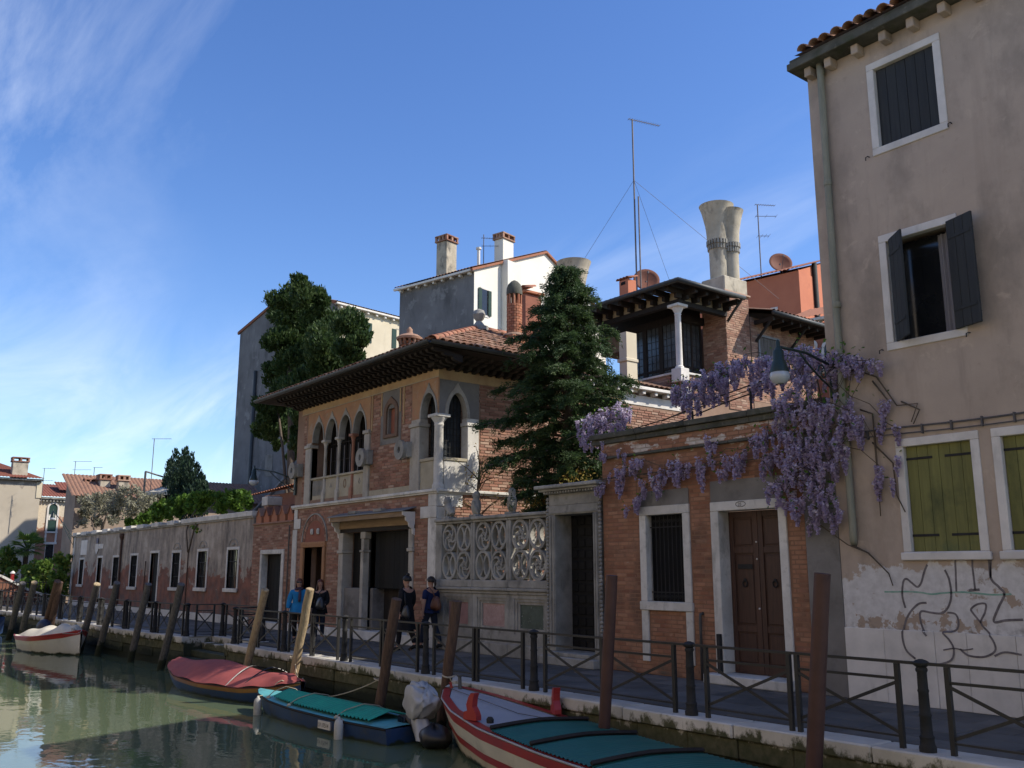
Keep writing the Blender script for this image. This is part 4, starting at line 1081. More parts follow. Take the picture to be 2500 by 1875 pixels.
# ------------------------------------------------------------------ long low plastered range on the left
M['plaster_peel'] = lay('peeling_plaster_over_brick', (.41,.35,.285), (.27,.23,.185), 1.0, .93, .5, 18,
    layers=[dict(c=(.50,.44,.37), s=1.2, lo=.48, hi=.62, amt=.6, d=9), dict(c=(.10,.09,.08), s=.9, lo=.47, hi=.64, amt=.85, st=(1.6,1,.5), d=12, r=.74), dict(c=(.14,.12,.10), s=1.6, lo=.52, hi=.66, amt=.6, st=(2.2,1,.18), d=8), dict(c=(.20,.16,.13), s=7, lo=.58, hi=.66, amt=.7),
            dict(c=(.085,.08,.075), s=3.0, lo=.56, hi=.72, amt=.7, st=(2.2,1,.3)),
            dict(c=(.27,.115,.075), c2=(.13,.07,.052), cs=2.6, s=1.3, lo=.475, hi=.495, z=(.2,3.2), zw=.30, d=12, r=.7, st=(.8,1,1)), dict(c=(.13,.10,.085), s=2.2, lo=.50, hi=.66, amt=.8, z=(.2,2.4), zw=.08, d=10),
            dict(c=(.40,.32,.26), s=5, lo=.64, hi=.68, amt=.6, z=(0,1.6), zw=.05)], bdist=.02)
def left_range():
    T = thing('low_plastered_range', 'long low range of peeling plaster and brick with narrow barred windows', 'building', (-34, 2, 0))
    W = [(-24.46,-23.32,1.10,2.62), (-27.46,-26.30,1.08,2.61), (-30.37,-29.27,1.05,2.60), (-33.17,-31.95,.0,2.63), (-36.03,-34.88,1.0,2.56), (-38.85,-37.72,1.0,2.51), (-41.6,-40.62,0,2.52), (-45.1,-44.08,1.0,2.46)]
    w = MB(); wall_cells(w, -46.6, -22.21, 0, 3.56, 0.0, .4, [(a+.1,b-.1,c+(.1 if c else 0),d-.1) for a,b,c,d in W]); w.box(-46.6, -46.2, .4, 7, 0, 3.56); w.box(-22.6, -22.21, .4, 7, 0, 3.56)
    w.box(-46.2, -22.6, 6.6, 7, 0, 3.56); w.box(-46.2, -22.6, .4, 6.6, 3.3, 3.5); w.box(-46.2, -22.6, 2.2, 2.3, 0, 3.3); w.build('wall', M['plaster_peel'], T)
    for i, (a, b, c, d) in enumerate(W):
        s = .10
        f = frame4(T, 'window' if c else 'doorway', a, b, c, d, a+s, b-s, c+(s*.8 if c else 0), d-s, -.025, .11, M['stone'], .01, bottom=bool(c))
        if c:
            MB().cbox(a-.06, b+.06, -.08, -.031, c-.03, c+.10, .01).build('sill', M['stone'], f)
            MB().box(a+s-.02, b-s+.02, .115, .125, c+.05, d-s+.02).build('pane', M['glass_dark'], f)
            for k in range(6):
                x = a+s+(b-a-2*s)*(k+.5)/6; MB().bar((x,.05,c+.1),(x,.05,d-s), .022).build('bar', M['iron'], f)
            for q in (.33, .66): MB().box(a+s, b-s, .035, .05, c+(d-c)*q, c+(d-c)*q+.025).build('bar', M['iron'], f)
        else: MB().box(a+s-.02, b-s+.02, .115, .14, 0, d-s+.02).build('door_leaf', M['wood_black'], f)
        if c and i < 4:
            mb = MB(); cx = (a+b)/2; mb.strip([(cx+.42*math.cos(t), d+.02+.26*math.sin(t)) for t in np.linspace(.15, PI-.15, 12)], .035, -.02, .0); mb.cbox(cx-.14, cx+.14, -.03, 0, d+.04, d+.13, .02); mb.build('lunette_relief', M['grey_stone'], f)
    x = -46.62
    while x < -22.25:
        l = min(rnd(1.2,1.9), -22.22-x); MB().cbox(x+.003, x+l-.003, -.055, .0, 0, .275+rnd(-.01,.01), .01).build('plinth_stone', M['stone'], T); x += l
    x = -46.7; k = 0
    while x < -22.25:
        l = min(rnd(.8,1.1), -22.2-x); hi = 3.80 if (k % 2 == 0 or x > -29) else 3.70
        MB().cbox(x+.003, x+l-.003, -.10, .42, 3.625, hi, .012, jit=.004).build('coping_stone', M['stone'] if hi > 3.75 else M['grey_stone'], T); x += l; k += 1
    MB().cbox(-46.7, -22.2, -.06, .4, 3.562, 3.622, .01).build('cornice', M['grey_stone'], T)
    MB().cbox(-46.66, -46.35, -.035, .0, .28, 3.55, .01).build('corner_pilaster', M['stone'], T)
    MB().tube([(-37.42,-.07,.2),(-37.42,-.07,3.1),(-37.42,-.07,3.2)], .055, 10).lathe([(.06,3.2),(.12,3.36),(.12,3.5)], -37.42, -.07, 10).build('downpipe', M['wood_brown'], T)
    for a, b in ((-28.4, 2.5), (-33.7, 2.2)): MB().tube([(a,-.03,.3),(a,-.03,b)], .02, 6).build('conduit', M['wood_brown'], T)
    MB().cbox(-45.0, -43.75, -.03, 0, 2.60, 3.36, .01).build('wall_plaque', M['stone_clean'], T)
    sg = MB(); sg.cbox(-42.0,-40.7,-.025,0,2.86,3.10,.01); sg.prism([(-42.1,3.12),(-41.55,3.12),(-41.55,2.8),(-41.82,2.58),(-42.1,2.8)], -.035, -.027); sg.build('street_sign', M['stone_clean'], T)
    MB().cbox(-41.97,-41.6,-.045,-.036,3.12,3.40,.01).build('blue_number_plate', lay('blue_enamel', (.05,.06,.14), None, 3, .5, 0), T)
left_range()
# ------------------------------------------------------------------ water, ground, pavement, quay
def structure(name, mb, mat, smooth=False): return mb.build(name, mat, None, smooth=smooth, kind='structure')
def water_mat():
    m = bpy.data.materials.new('canal_water'); m.use_nodes = True; nt = m.node_tree; N = nt.nodes; L = nt.links; b = N['Principled BSDF']
    b.inputs['Base Color'].default_value = (.095,.125,.072,1); b.inputs['Roughness'].default_value = .03; b.inputs['IOR'].default_value = 1.33
    geo = N.new('ShaderNodeNewGeometry')
    def nz(sc, det, stv):
        mp_ = N.new('ShaderNodeMapping'); mp_.inputs['Scale'].default_value = stv; mp_.inputs['Rotation'].default_value = (0,0,rad(20)); L.new(geo.outputs['Position'], mp_.inputs[0])
        t = N.new('ShaderNodeTexNoise'); t.inputs['Scale'].default_value = sc; t.inputs['Detail'].default_value = det; L.new(mp_.outputs[0], t.inputs['Vector']); return t.outputs[0]
    a = nz(1.1, 3, (1,1.6,1)); c = nz(5.5, 2, (1,1.5,1))
    ad_ = N.new('ShaderNodeMath'); ad_.operation = 'MULTIPLY_ADD'; L.new(c, ad_.inputs[0]); ad_.inputs[1].default_value = .16; L.new(a, ad_.inputs[2])
    bp = N.new('ShaderNodeBump'); bp.inputs['Strength'].default_value = .12; bp.inputs['Distance'].default_value = .05; L.new(ad_.outputs[0], bp.inputs['Height']); L.new(bp.outputs[0], b.inputs['Normal'])
    return m
M['water'] = water_mat()
structure('water', MB().add([(-140,-90,WATER),(60,-90,WATER),(60,-2.0,WATER),(-140,-2.0,WATER)], [(0,1,2,3)]), M['water'])
M['iron_rail'] = lay('dark_railing_iron', (.030,.029,.028), (.018,.018,.017), 6, .5, .2, 60, pv=.1, spec=.35)
M['earth'] = lay('garden_earth', (.09,.075,.05), (.05,.045,.03), 2, .95, .3, 12)
structure('ground', MB().add([(-400,-1.5,-.05),(200,-1.5,-.05),(200,500,-.05),(-400,500,-.05)], [(0,1,2,3)]), M['earth'])
structure('far_ground', MB().add([(-400,-90,-.06),(-52.5,-90,-.06),(-52.5,-1.5,-.06),(-400,-1.5,-.06)], [(0,1,2,3)]), M['earth'])
# the bank the photograph is taken from: quay, and an unseen house row added for warm bounce light
ob = MB(); ob.box(-46, 45, -15.6, -11.4, -2.2, 0)
structure('near_bank', ob, M['paving'])
ob = MB(); ops_ = [(x, x+1.1, z, z+1.7) for x in np.arange(-44.5, 44, 2.9) for z in (1.2, 4.6, 7.8)]
wall_cells(ob, -46, 45, 0, 11.2, -16.0, -15.6, ops_); ob.box(-46, 45, -16.6, -16.4, 0, 11.2)
structure('bounce_houses', ob, lay('ochre_bounce_row', (.60,.505,.39), (.54,.45,.34), .4, .9, .1, 10))
# quay edge polyline (top edge, X falling to the far end)
EDGE = [(9.0,-3.16), (-15.45,-3.42)]
EDGE2 = [(-18.45,-3.46), (-23.0,-3.80), (-30.0,-3.98), (-36.0,-4.05), (-40.0,-4.25), (-44.0,-4.75), (-48.5,-5.6)]
pv = MB()
pv.add([(9,-3.0,-.012),(9,.1,-.012),(-15.45,.1,-.012),(-15.45,-3.2,-.012)], [(0,1,2,3)])
pv.add([(-15.45,-2.3,-.012),(-15.45,.1,-.012),(-18.45,.1,-.012),(-18.45,-2.3,-.012)], [(0,1,2,3)])
P2 = [(x, y+.2) for x, y in EDGE2]
for (a, b), (c, d) in zip(P2, P2[1:]): pv.add([(a,b,-.012),(a,.1,-.012),(c,.1,-.012),(c,d,-.012)], [(0,1,2,3)])
PAV = structure('pavement', pv, M['paving_joint'])
# paving slabs as pieces, nearest ones single
slabs = []
yr = [-2.72, -2.27, -1.8, -1.34, -.88, -.44, -.03]
for r in range(len(yr)-1):
    x = 6.0 + rnd(0, .5)
    while x > -46:
        l = rnd(.65, 1.15)
        slabs.append((x-l+.006, x-.006, yr[r]+.006, yr[r+1]-.006)); x -= l
ex = []
for a, b, c, d in slabs:
    if -18.5 < b and a < -15.4 and c < -2.2: continue
    ex.append(((Vector(((a+b)/2, (c+d)/2, 0))-CAM).length, a, b, c, d))
ex.sort(); restp = MB()
for i, (_, a, b, c, d) in enumerate(ex):
    z = rnd(-.004, .002)
    if i < 180: MB().add(*(lambda q: (q.v, q.f))(MB().cbox(a, b, c, d, -.03, z, .005))).build('paving_slab', M['paving'], PAV)
    else: restp.cbox(a, b, c, d, -.03, z, .005, tint=rnd(.01,1))
# outer strip beyond y=-2.72 for the far quay, which bends out
for (a, b), (c, d) in zip(P2, P2[1:]):
    n = max(1, int(abs(c-a)/.9))
    for k in range(n):
        x0, x1 = a+(c-a)*k/n-.006, a+(c-a)*(k+1)/n+.006; y0, y1 = b+(d-b)*k/n, b+(d-b)*(k+1)/n
        restp.add([(x0,y0,0),(x1,y1,0),(x1,-2.73,0),(x0,-2.73,0),(x0,y0,-.02),(x1,y1,-.02),(x1,-2.73,-.02),(x0,-2.73,-.02)], [(3,2,1,0),(0,1,5,4)], rnd(.01,1))
restp.build('paving', M['paving'], PAV, kind='stuff')

QW = thing('quay_wall', 'white stone quay edge with mossy courses dropping to the canal', 'quay', (-6, -3.3, 0))
def quay_run(E, ret_end=None):
    for (a, b), (c, d) in zip(E, E[1:]):
        p, q = Vector((a,b,0)), Vector((c,d,0)); L = (q-p).length; u = (q-p).normalized(); nrm = Vector((u.y,-u.x,0))
        if nrm.y > 0: nrm = -nrm
        m4 = Matrix.Translation(p) @ Matrix((u, -nrm, Vector((0,0,1)))).transposed().to_4x4()
        def blocks(name, l0, l1, y0, y1, z0, z1, mat, jy=.012, ch=.014, jit=.004):
            x = 0
            while x < L-.01:
                l = min(rnd(l0, l1), L-x)
                if L-x-l < l0*.5: l = L-x
                mb = MB(); o = rnd(-jy, jy); mb.cbox(x+.004, x+l-.004, y0+o, y1, z0, z1+rnd(-.004,.002), ch, jit=jit); mb.xform(m4); mb.build(name, mat, QW); x += l
        blocks('coping_stone', 1.2, 2.1, 0, .46, -.17, .004, M['quay_stone'], .008, .018, .005)
        blocks('wall_stone', .7, 1.3, .05, .5, -.40, -.178, M['quay_stone'], .02, .014, .006)
        blocks('lower_stone', .9, 1.8, .07, .5, -.66, -.405, M['quay_low'], .03, .014, .01)
        mb = MB(); mb.box(0, L, .10, .5, -2.2, -.665); mb.xform(m4); mb.build('footing', M['quay_low'], QW)
quay_run(EDGE); quay_run(EDGE2)
# water steps in the recess
for i, (z, y0) in enumerate(((-.16,-2.55), (-.34,-2.85), (-.52,-3.15), (-.70,-3.42))):
    mb = MB(); mb.cbox(-18.40, -15.5, y0-.34, -2.2, z-.18, z, .015, jit=.006); mb.build('water_step', M['quay_low'] if i else M['quay_stone'], QW)
mb = MB(); mb.cbox(-18.46, -15.44, -2.62, -2.2, -.17, .003, .015, jit=.004); mb.build('coping_stone', M['quay_stone'], QW)
mb = MB(); mb.box(-18.4, -15.5, -2.6, -2.3, -2.2, -.18); mb.box(-15.5, -15.42, -3.38, -2.6, -2.2, -.18); mb.box(-18.48, -18.4, -3.4, -2.6, -2.2, -.18); mb.box(-48, -18.5, -2.98, -1.4, -2.2, -.03); mb.box(-15.4, 9, -2.75, -1.4, -2.2, -.03); mb.box(-18.5, -15.4, -2.19, -1.4, -2.2, -.03); mb.build('footing', M['quay_low'], QW)
for x_ in (-18.62, -15.42): MB().cbox(x_, x_+.14, -3.38, -2.6, -.30, .002, .012, jit=.003).build('side_stone', M['quay_stone'], QW)

# ------------------------------------------------------------------ railing: bollards and panels
def bollard_tree():
    T = thing('bollard', 'x', 'bollard', (0,0,0))
    mb = MB(); mb.lathe([(.085,0),(.088,.05),(.075,.075),(.07,.12),(.078,.15),(.062,.17),(.058,.34),(.066,.36),(.056,.38),(.052,.58),(.060,.60),(.052,.62),(.05,.78),(.062,.80),(.06,.82),(.05,.835)], 0, 0, 10)
    mb.build('shaft', M['iron'], T, world=False, auto=50)
    mb = MB(); mb.lathe([(.05,.835),(.078,.855),(.085,.88),(.06,.90),(.02,.915)], 0, 0, 10); mb.build('cap', M['iron'], T, world=False, auto=50)
    return T
ORD = ['first','second','third','fourth','fifth','sixth','seventh','eighth','ninth','tenth','eleventh','twelfth','thirteenth','fourteenth','fifteenth','sixteenth','seventeenth','eighteenth','nineteenth','twentieth']
BX = [5.93, 2.81, -.31, -3.45, -6.48, -9.50, -12.34, -15.22]
def eY(x):
    E = EDGE if x > -16 else EDGE2
    for (a, b), (c, d) in zip(E, E[1:]):
        if c <= x <= a: return b+(d-b)*(x-a)/(c-a)
    return E[-1][1]
bol = [(x, eY(x)+.17) for x in BX]
bol2 = [(-15.62,-2.32), (-18.22,-2.42)]
bol3 = [(-18.58,-3.30), (-20.85,-3.47), (-23.2,-3.64), (-25.9,-3.72), (-28.4,-3.78), (-31.0,-3.84), (-33.6,-3.87), (-36.2,-3.9), (-38.8,-4.0), (-41.2,-4.2), (-43.5,-4.5), (-46.0,-4.95)]
proto = bollard_tree()
first = True; k = 0
for i, (x, y) in enumerate(bol + bol2 + bol3):
    o = proto if first else copy_tree(proto); first = False
    o.location = (x, y, 0); o.rotation_euler = (0, 0, rnd(0, 1))
    if x < 4: k += 1
    if i < len(bol): lb = 'black iron bollard, %s from the right end of the canal railing' % ORD[max(0, i-1)] if i else 'black iron bollard beyond the right edge of the railing'
    elif i < len(bol)+2: lb = 'black iron bollard at the back of the water steps, %s side' % ('right' if i == len(bol) else 'left')
    else: lb = 'black iron bollard, %s past the water steps towards the bridge' % ORD[i-len(bol)-2]
    tag(o, lb, 'bollard', 'iron bollards along the quay')
def rail_panel(p, q, label, e0, e1):
    """flat-bar panel between p and q (post centres), with crossed braces; the top rail runs on by e0, e1"""
    T = thing('railing_panel', label, 'railing', ((p[0]+q[0])/2, (p[1]+q[1])/2, 0), 'railing panels along the quay')
    Mi = M['iron_rail']
    P = lambda t, z: (p[0]+(q[0]-p[0])*t, p[1]+(q[1]-p[1])*t, z)
    for t in (0, 1): MB().bar(P(t,0), P(t,.854), .05, .05).build('post', Mi, T)
    d = Vector((q[0]-p[0], q[1]-p[1], 0)); L = d.length; d.normalize(); e = .022/L
    MB().bar(P(-e0/L,.87), P(1+e1/L,.87), .045, .03).build('top_rail', Mi, T)
    MB().bar(P(e,.70), P(1-e,.70), .03, .028).build('middle_rail', Mi, T)
    MB().bar(P(e,.12), P(1-e,.12), .028, .02).build('bottom_rail', Mi, T)
    MB().bar(P(e,.66), P(1-e,.16), .014, .034).build('brace', Mi, T)
    off = Vector((-d.y, d.x, 0))*.016
    MB().bar(Vector(P(e,.16))+off, Vector(P(1-e,.66))+off, .014, .034).build('brace', Mi, T)
def bay(p, q, two, lab):
    d = Vector((q[0]-p[0], q[1]-p[1])); L = d.length; f = lambda t: (p[0]+d.x*t, p[1]+d.y*t)
    g = .27/L
    if two:
        m = .055/L
        rail_panel(f(g), f(.5-m), lab + ', right half', .21, .052); rail_panel(f(.5+m), f(1-g), lab + ', left half', .052, .21)
    else: rail_panel(f(g*.9), f(1-g*.9), lab, .19, .19)
for i in range(len(bol)-1):
    bay(bol[i], bol[i+1], True, 'iron X-braced railing panel in the %s bay from the right' % ORD[i])
bay(bol2[0], bol2[1], False, 'iron X-braced railing panel guarding the back of the water steps')
bay(bol[-1], bol2[0], False, 'short railing panel on the right side of the water steps')
bay(bol2[1], bol3[0], False, 'short railing panel on the left side of the water steps')
for i in range(len(bol3)-1):
    bay(bol3[i], bol3[i+1], True, 'iron X-braced railing panel in the %s bay left of the water steps' % ORD[i])

# ------------------------------------------------------------------ mooring poles
M['pole_pale'] = lay('pale_stripped_pole', (.42,.33,.20), (.25,.185,.11), 5, .88, .9, 9, st=(5,5,.5), bst=(5,5,.35), bdist=.02, layers=[dict(c=(.12,.09,.06), s=3, lo=.58, hi=.7, amt=.6, st=(2,2,.4)), dict(c=(.03,.035,.02), s=3, lo=.45, hi=.55, z=(-.85,-.2), zw=.4)])
M['pole_grey'] = lay('silvery_grey_pole', (.17,.155,.14), (.075,.068,.06), 4, .92, 1.0, 9, st=(6,6,.4), bst=(5,5,.35), bdist=.025, layers=[dict(c=(.03,.035,.02), s=3, lo=.45, hi=.55, z=(-.85,-.1), zw=.4)])
M['pole_brown'] = lay('brown_weathered_pole', (.15,.092,.062), (.075,.047,.034), 4, .9, 1.0, 9, st=(6,6,.4), bst=(5,5,.35), bdist=.025, layers=[dict(c=(.03,.03,.02), s=3, lo=.45, hi=.55, z=(-.85,-.3), zw=.4)])
M['pole_red'] = lay('rust_brown_post', (.095,.048,.037), (.062,.032,.026), 3, .6, .12, 30, layers=[dict(c=(.05,.03,.025), s=4, lo=.6, hi=.75, amt=.5)])
def pole(base, top, r, mat, label, cut=False, wob_=.012):
    T = thing('mooring_pole', label, 'mooring pole', (base[0], base[1], WATER), 'mooring poles along the quay')
    b, t = Vector(base), Vector(top); d = t-b
    bot = b - d*((b.z+2.6)/d.z) if d.z else b
    mb = MB(); n = 12
    ax = [bot + (t-bot)*(k/n) for k in range(n+1)]
    cr = rnd(-1,1)*wob_*3.5; wob = [Vector((rnd(-1,1)*wob_*.7 + cr*math.sin(PI*i/n), rnd(-1,1)*wob_*.7, 0)) for i, _ in enumerate(ax)]
    mb.tube([p+w for p, w in zip(ax, wob)], [r*(1.04-.06*k/n)*rnd(.97,1.03) for k in range(n+1)], 12)
    mb.build('shaft', mat, T, auto=45)
    if cut:
        MB().tube([t-d.normalized()*.02, t+d.normalized()*.02, t+d.normalized()*.03], [r*.99, r*.97, r*.8], 12).build('cut_top', M['pole_pale'], T)
def PY(z, y, ox, oy, sc): return _onY((ox+z/sc, oy+y/sc), 0)
def pole_px(bn, tn, Y, r, mat, label, **kw):
    r *= .88
    """bn, tn: image points of the foot and head of the pole, which stands in the plane Y"""
    b = _onY(bn, Y); t = _onY(tn, Y)
    k = (b[1]-WATER)/(t[1]-b[1]) if t[1] != b[1] else 0
    bx = b[0] - (t[0]-b[0])*k
    pole((bx, Y, WATER), (t[0], Y, t[1]), r, mat, label, **kw)
nM = lambda x, y: (x/3.16, 1350+y/3.16)
nW = lambda x, y: (x/5.53, 1380+y/5.53)
nL = lambda x, y: (600+x/3.16, 1350+y/3.16)
pole_px(nM(1010,830), nM(1145,240), -3.95, .115, M['pole_grey'], 'grey mooring pole in front of the open doorway, left of the water steps')
pole_px(nM(1240,885), nM(1400,240), -3.95, .115, M['pole_grey'], 'dark grey leaning mooring pole just left of the water steps')
pole_px(nW(1150,870), nW(1310,260), -4.25, .125, M['pole_grey'], 'grey mooring pole with pale sawn top above the white boat bow', cut=True)
pole_px(nW(1390,940), nW(1585,235), -4.2, .115, M['pole_grey'], 'grey mooring pole leaning before the drainpipe of the low range')
pole_px(nW(600,870), nW(780,215), -4.45, .135, M['pole_brown'], 'brown mooring pole, left of the crossed pair behind the white boat')
pole_px(nW(690,800), nW(810,230), -4.35, .13, M['pole_brown'], 'brown mooring pole, right of the crossed pair behind the white boat')
pole_px(nW(330,770), nW(465,235), -4.9, .13, M['pole_grey'], 'silvery mooring pole second from the bridge', cut=True)
pole_px(nW(190,710), nW(310,240), -5.1, .13, M['pole_grey'], 'thin grey mooring pole nearest the bridge')
pole_px(nL(5,870), nL(150,290), -3.75, .10, M['pole_pale'], 'pale stripped mooring pole right of the water steps', cut=True)
pole_px(nL(360,985), nL(495,285), -3.75, .10, M['pole_pale'], 'sunlit pale mooring pole behind the red covered boat', cut=True)
pole_px(nL(1050,1105), nL(1165,355), -3.75, .105, M['pole_brown'], 'brown mooring pole behind the turquoise boat cover')
pole_px(nL(1530,1130), nL(1630,370), -3.65, .10, M['pole_brown'], 'dark brown mooring pole behind the bagged outboard motor')
pole_px((1300+595/3.403, 1450+1165/3.403), (1000+1640/3.318, 1150+845/3.318), -3.60, .092, M['pole_red'], 'smooth rust-brown mooring post before the barred window', wob_=.002)
pole_px((1900+275/3.16, 1350+1660/3.16), (1900+340/3.16, 1350+158/3.16), -3.62, .10, M['pole_red'], 'smooth rust-brown mooring post before the graffiti wall', wob_=.002)
# ------------------------------------------------------------------ rear wing, pavilion, chimneys
def gpos(n, h):
    """point on the sight line of image point n at horizontal distance h ahead of the camera"""
    d = _ray(n); f = -d.x*math.sin(rad(52)) + d.y*math.cos(rad(52)); return CAM + d*(h/f)
M['cream_infill'] = lay('cream_infill_plaster', (.48,.40,.27), (.36,.29,.19), 2, .9, .1, 30)
M['chimney_stone'] = lay('stained_chimney_plaster', (.47,.42,.33), (.33,.29,.22), 2.2, .9, .35, 20, layers=[dict(c=(.10,.095,.085), s=2.2, lo=.52, hi=.66, amt=.8, st=(1,1,.5)), dict(c=(.20,.12,.07), s=5, lo=.62, hi=.72, amt=.5)])
M['plaster_shade'] = lay('shade_grey_render', (.19,.185,.185), (.125,.12,.12), .5, .9, .25, 8, layers=[dict(c=(.075,.073,.073), s=.6, lo=.48, hi=.64, amt=.7, st=(1.5,1.5,.5), d=10), dict(c=(.27,.265,.26), s=.9, lo=.57, hi=.63, amt=.55, d=9), dict(c=(.30,.29,.28), s=2.2, lo=.62, hi=.68, amt=.6, st=(2,2,.3))])  # dark grey puts the shade of the canal-facing walls into the colour
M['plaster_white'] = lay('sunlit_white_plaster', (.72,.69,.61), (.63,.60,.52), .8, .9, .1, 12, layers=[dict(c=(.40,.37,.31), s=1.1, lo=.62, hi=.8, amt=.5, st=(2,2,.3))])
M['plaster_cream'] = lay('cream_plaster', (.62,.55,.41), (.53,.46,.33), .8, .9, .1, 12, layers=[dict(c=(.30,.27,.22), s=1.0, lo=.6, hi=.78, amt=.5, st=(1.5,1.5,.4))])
M['plaster_orange'] = lay('orange_red_plaster', (.50,.185,.105), (.43,.15,.085), .9, .9, .1, 12, layers=[dict(c=(.30,.10,.065), s=1.2, lo=.6, hi=.75, amt=.5)])
M['roof_ribs'] = lay('far_clay_tiles', (.27,.15,.10), (.16,.09,.065), 5, .92, .3, 14, layers=[dict(c=(.36,.20,.12), s=9, lo=.55, hi=.65, amt=.6), dict(c=(.08,.07,.055), s=2.4, lo=.55, hi=.68, amt=.6)])
M['roof_red'] = lay('far_red_tiles', (.24,.085,.055), (.15,.055,.04), 5, .92, .3, 14, layers=[dict(c=(.32,.14,.09), s=9, lo=.56, hi=.66, amt=.6)])
def ribbed(mb, a, b, c, d, pitch=.22, amp=.05):
    """corrugated tile field on the quad a-b (eave) d-c (ridge): ribs run up the slope"""
    a, b, c, d = map(Vector, (a, b, c, d)); L = (b-a).length; n = max(6, int(L/pitch)*6)
    nrm = (b-a).cross(d-a).normalized()
    if nrm.z < 0: nrm = -nrm
    def f(u, v):
        p = a.lerp(b, u).lerp(d.lerp(c, u), v); ph = (u*L/pitch) % 1
        st_ = .02*(1-((v*max(2, int((d-a).length/.36))) % 1))
        return p + nrm*(amp*abs(math.sin(PI*ph)) + st_)
    mb.grid(f, n, max(2, int((d-a).length/.36)))
    return mb
def loc_thing(name, label, cat, corner, rz): return thing(name, label, cat, corner, None, rz)
def lp(mb, name, mat, T, **kw): return mb.build(name, mat, T, world=False, **kw)

def rear_wing():
    T = thing('rear_wing', 'rear brick wing with white cornice and a leaded-glass rooftop loggia', 'house wing', (-13, 10, 0))
    X0, X1, Y0, Y1 = -18.0, -11.0, 9.02, 16.0
    mb = MB(); mb.box(-18, -11.02, 9.02, 16, 0, 7.45); mb.box(-14.5, -11.02, 6.45, 9.0, 6.805, 7.0); mb.build('wall', M['mortar_house'], T)
    bricks(T, 6.52, 9.2, 3.2, 6.65, -11.0+.003, [], M['brick_house'], L=.29, H=.077, proud=.008, maxn=0, axis='x')
    MB().box(-11.03, -10.985, 5.0, 9.0, 6.655, 6.95).build('white_frieze', M['stone_clean'], T)
    cn = MB().cbox(-11.3, -10.72, 3.8, 9.05, 7.08, 7.18, .015).build('cornice', M['stone_clean'], T)
    for y in np.arange(4.0, 9.0, .52): MB().cbox(-10.99, -10.78, y, y+.13, 6.96, 7.078, .015).build('modillion', M['stone_clean'], cn)
    mb = MB(); ribbed(mb, (-10.72,3.8,7.2), (-10.72,9.0,7.2), (-12.4,9.0,7.75), (-12.4,3.8,7.75)); mb.build('lean_to_tiles', M['tile'], T)
    MB().cbox(-11.06, -10.78, 8.98, 9.3, 7.1, 7.42, .015).build('white_block', M['stone_clean'], T)
    MB().box(-11.16, -10.85, 6.55, 6.98, 7.0, 8.8).cbox(-11.22, -10.82, 6.5, 7.02, 7.9, 8.0, .015).build('white_pier', M['plaster_cream'], T)
    # loggia parapet: pedestal, coping
    MB().box(-11.35, -10.95, 8.95, 11.38, 7.3, 7.86).box(-15.5, -10.96, 8.95, 9.3, 7.3, 7.86).build('parapet_core', M['mortar_house'], T)
    bricks(T, 8.95, 11.38, 7.2, 7.84, -10.95, [], M['brick_house'], L=.29, H=.077, proud=.008, maxn=0, axis='x')
    bricks(T, -14.5, -10.96, 7.2, 7.84, 8.95, [], M['brick_house'], L=.29, H=.077, proud=.008, maxn=0)
    MB().cbox(-11.38, -10.88, 9.25, 11.38, 7.862, 7.93, .01).build('coping', M['stone_clean'], T); MB().cbox(-15.5, -11.2, 8.9, 9.33, 7.862, 7.93, .01).build('coping', M['stone_clean'], T)
    MB().cbox(-11.19, -10.79, 8.84, 9.24, 7.58, 8.02, .015).build('pedestal', M['stone_clean'], T)
    mb = MB(); mb.lathe([(.14,8.02),(.14,8.08),(.105,8.12),(.098,9.75),(.115,9.78),(.10,9.82),(.13,9.88),(.19,10.0)], -11.0, 9.03, 16); mb.cbox(-11.24, -10.76, 8.79, 9.27, 10.0, 10.1, .02); mb.build('column', M['stone_clean'], T, auto=40)
    # leaded glazing set back
    def glaze(a, b, z0, z1, axis, pos, nm='glazing'):
        mb = MB(); mb.box(*( (a,b,pos,pos+.02) if axis == 'y' else (pos-.02,pos,a,b)), z0, z1); g = mb.build(nm, M['glass_lead'], T)
        n = max(1, round((b-a)/.2)); m = round((z1-z0)/.24)
        for i in range(1, n):
            t = a+(b-a)*i/n; (MB().box(t-.007,t+.007,pos-.012,pos,z0,z1) if axis == 'y' else MB().box(pos,pos+.012,t-.007,t+.007,z0,z1)).build('lead_bar', M['iron'], g)
        for j in range(1, m):
            t = z0+(z1-z0)*j/m; (MB().box(a,b,pos-.013,pos-.001,t-.007,t+.007) if axis == 'y' else MB().box(pos+.001,pos+.013,a,b,t-.007,t+.007)).build('lead_bar', M['iron'], g)
    for a, b in ((-14.6,-13.75), (-13.55,-12.95), (-12.85,-12.25)): 
        glaze(a, b, 7.9, 8.42, 'y', 10.3); glaze(a, b, 8.52, 10.0, 'y', 10.3)
    for a, b in ((10.5,10.86), (10.96,11.32)): glaze(a, b, 7.6, 8.42, 'x', -12.1); glaze(a, b, 8.52, 10.0, 'x', -12.1)
    mb = MB()
    for x in (-14.7, -13.65, -12.9): mb.box(x-.09, x+.09, 10.26, 10.4, 7.5, 10.2)
    mb.box(-12.24, -12.06, 10.26, 10.5, 7.5, 10.2); mb.box(-12.2, -12.08, 10.87, 10.95, 7.5, 10.2); mb.box(-12.2, -12.06, 11.32, 11.39, 7.5, 10.2)
    mb.box(-14.7, -12.1, 10.27, 10.38, 8.43, 8.51); mb.box(-12.19, -12.09, 10.5, 11.38, 8.43, 8.51); mb.box(-14.8, -12.0, 10.25, 10.5, 10.0, 10.25); mb.box(-12.2, -11.9, 10.3, 11.38, 10.0, 10.25)
    mb.build('window_post', M['wood_dark'], T)
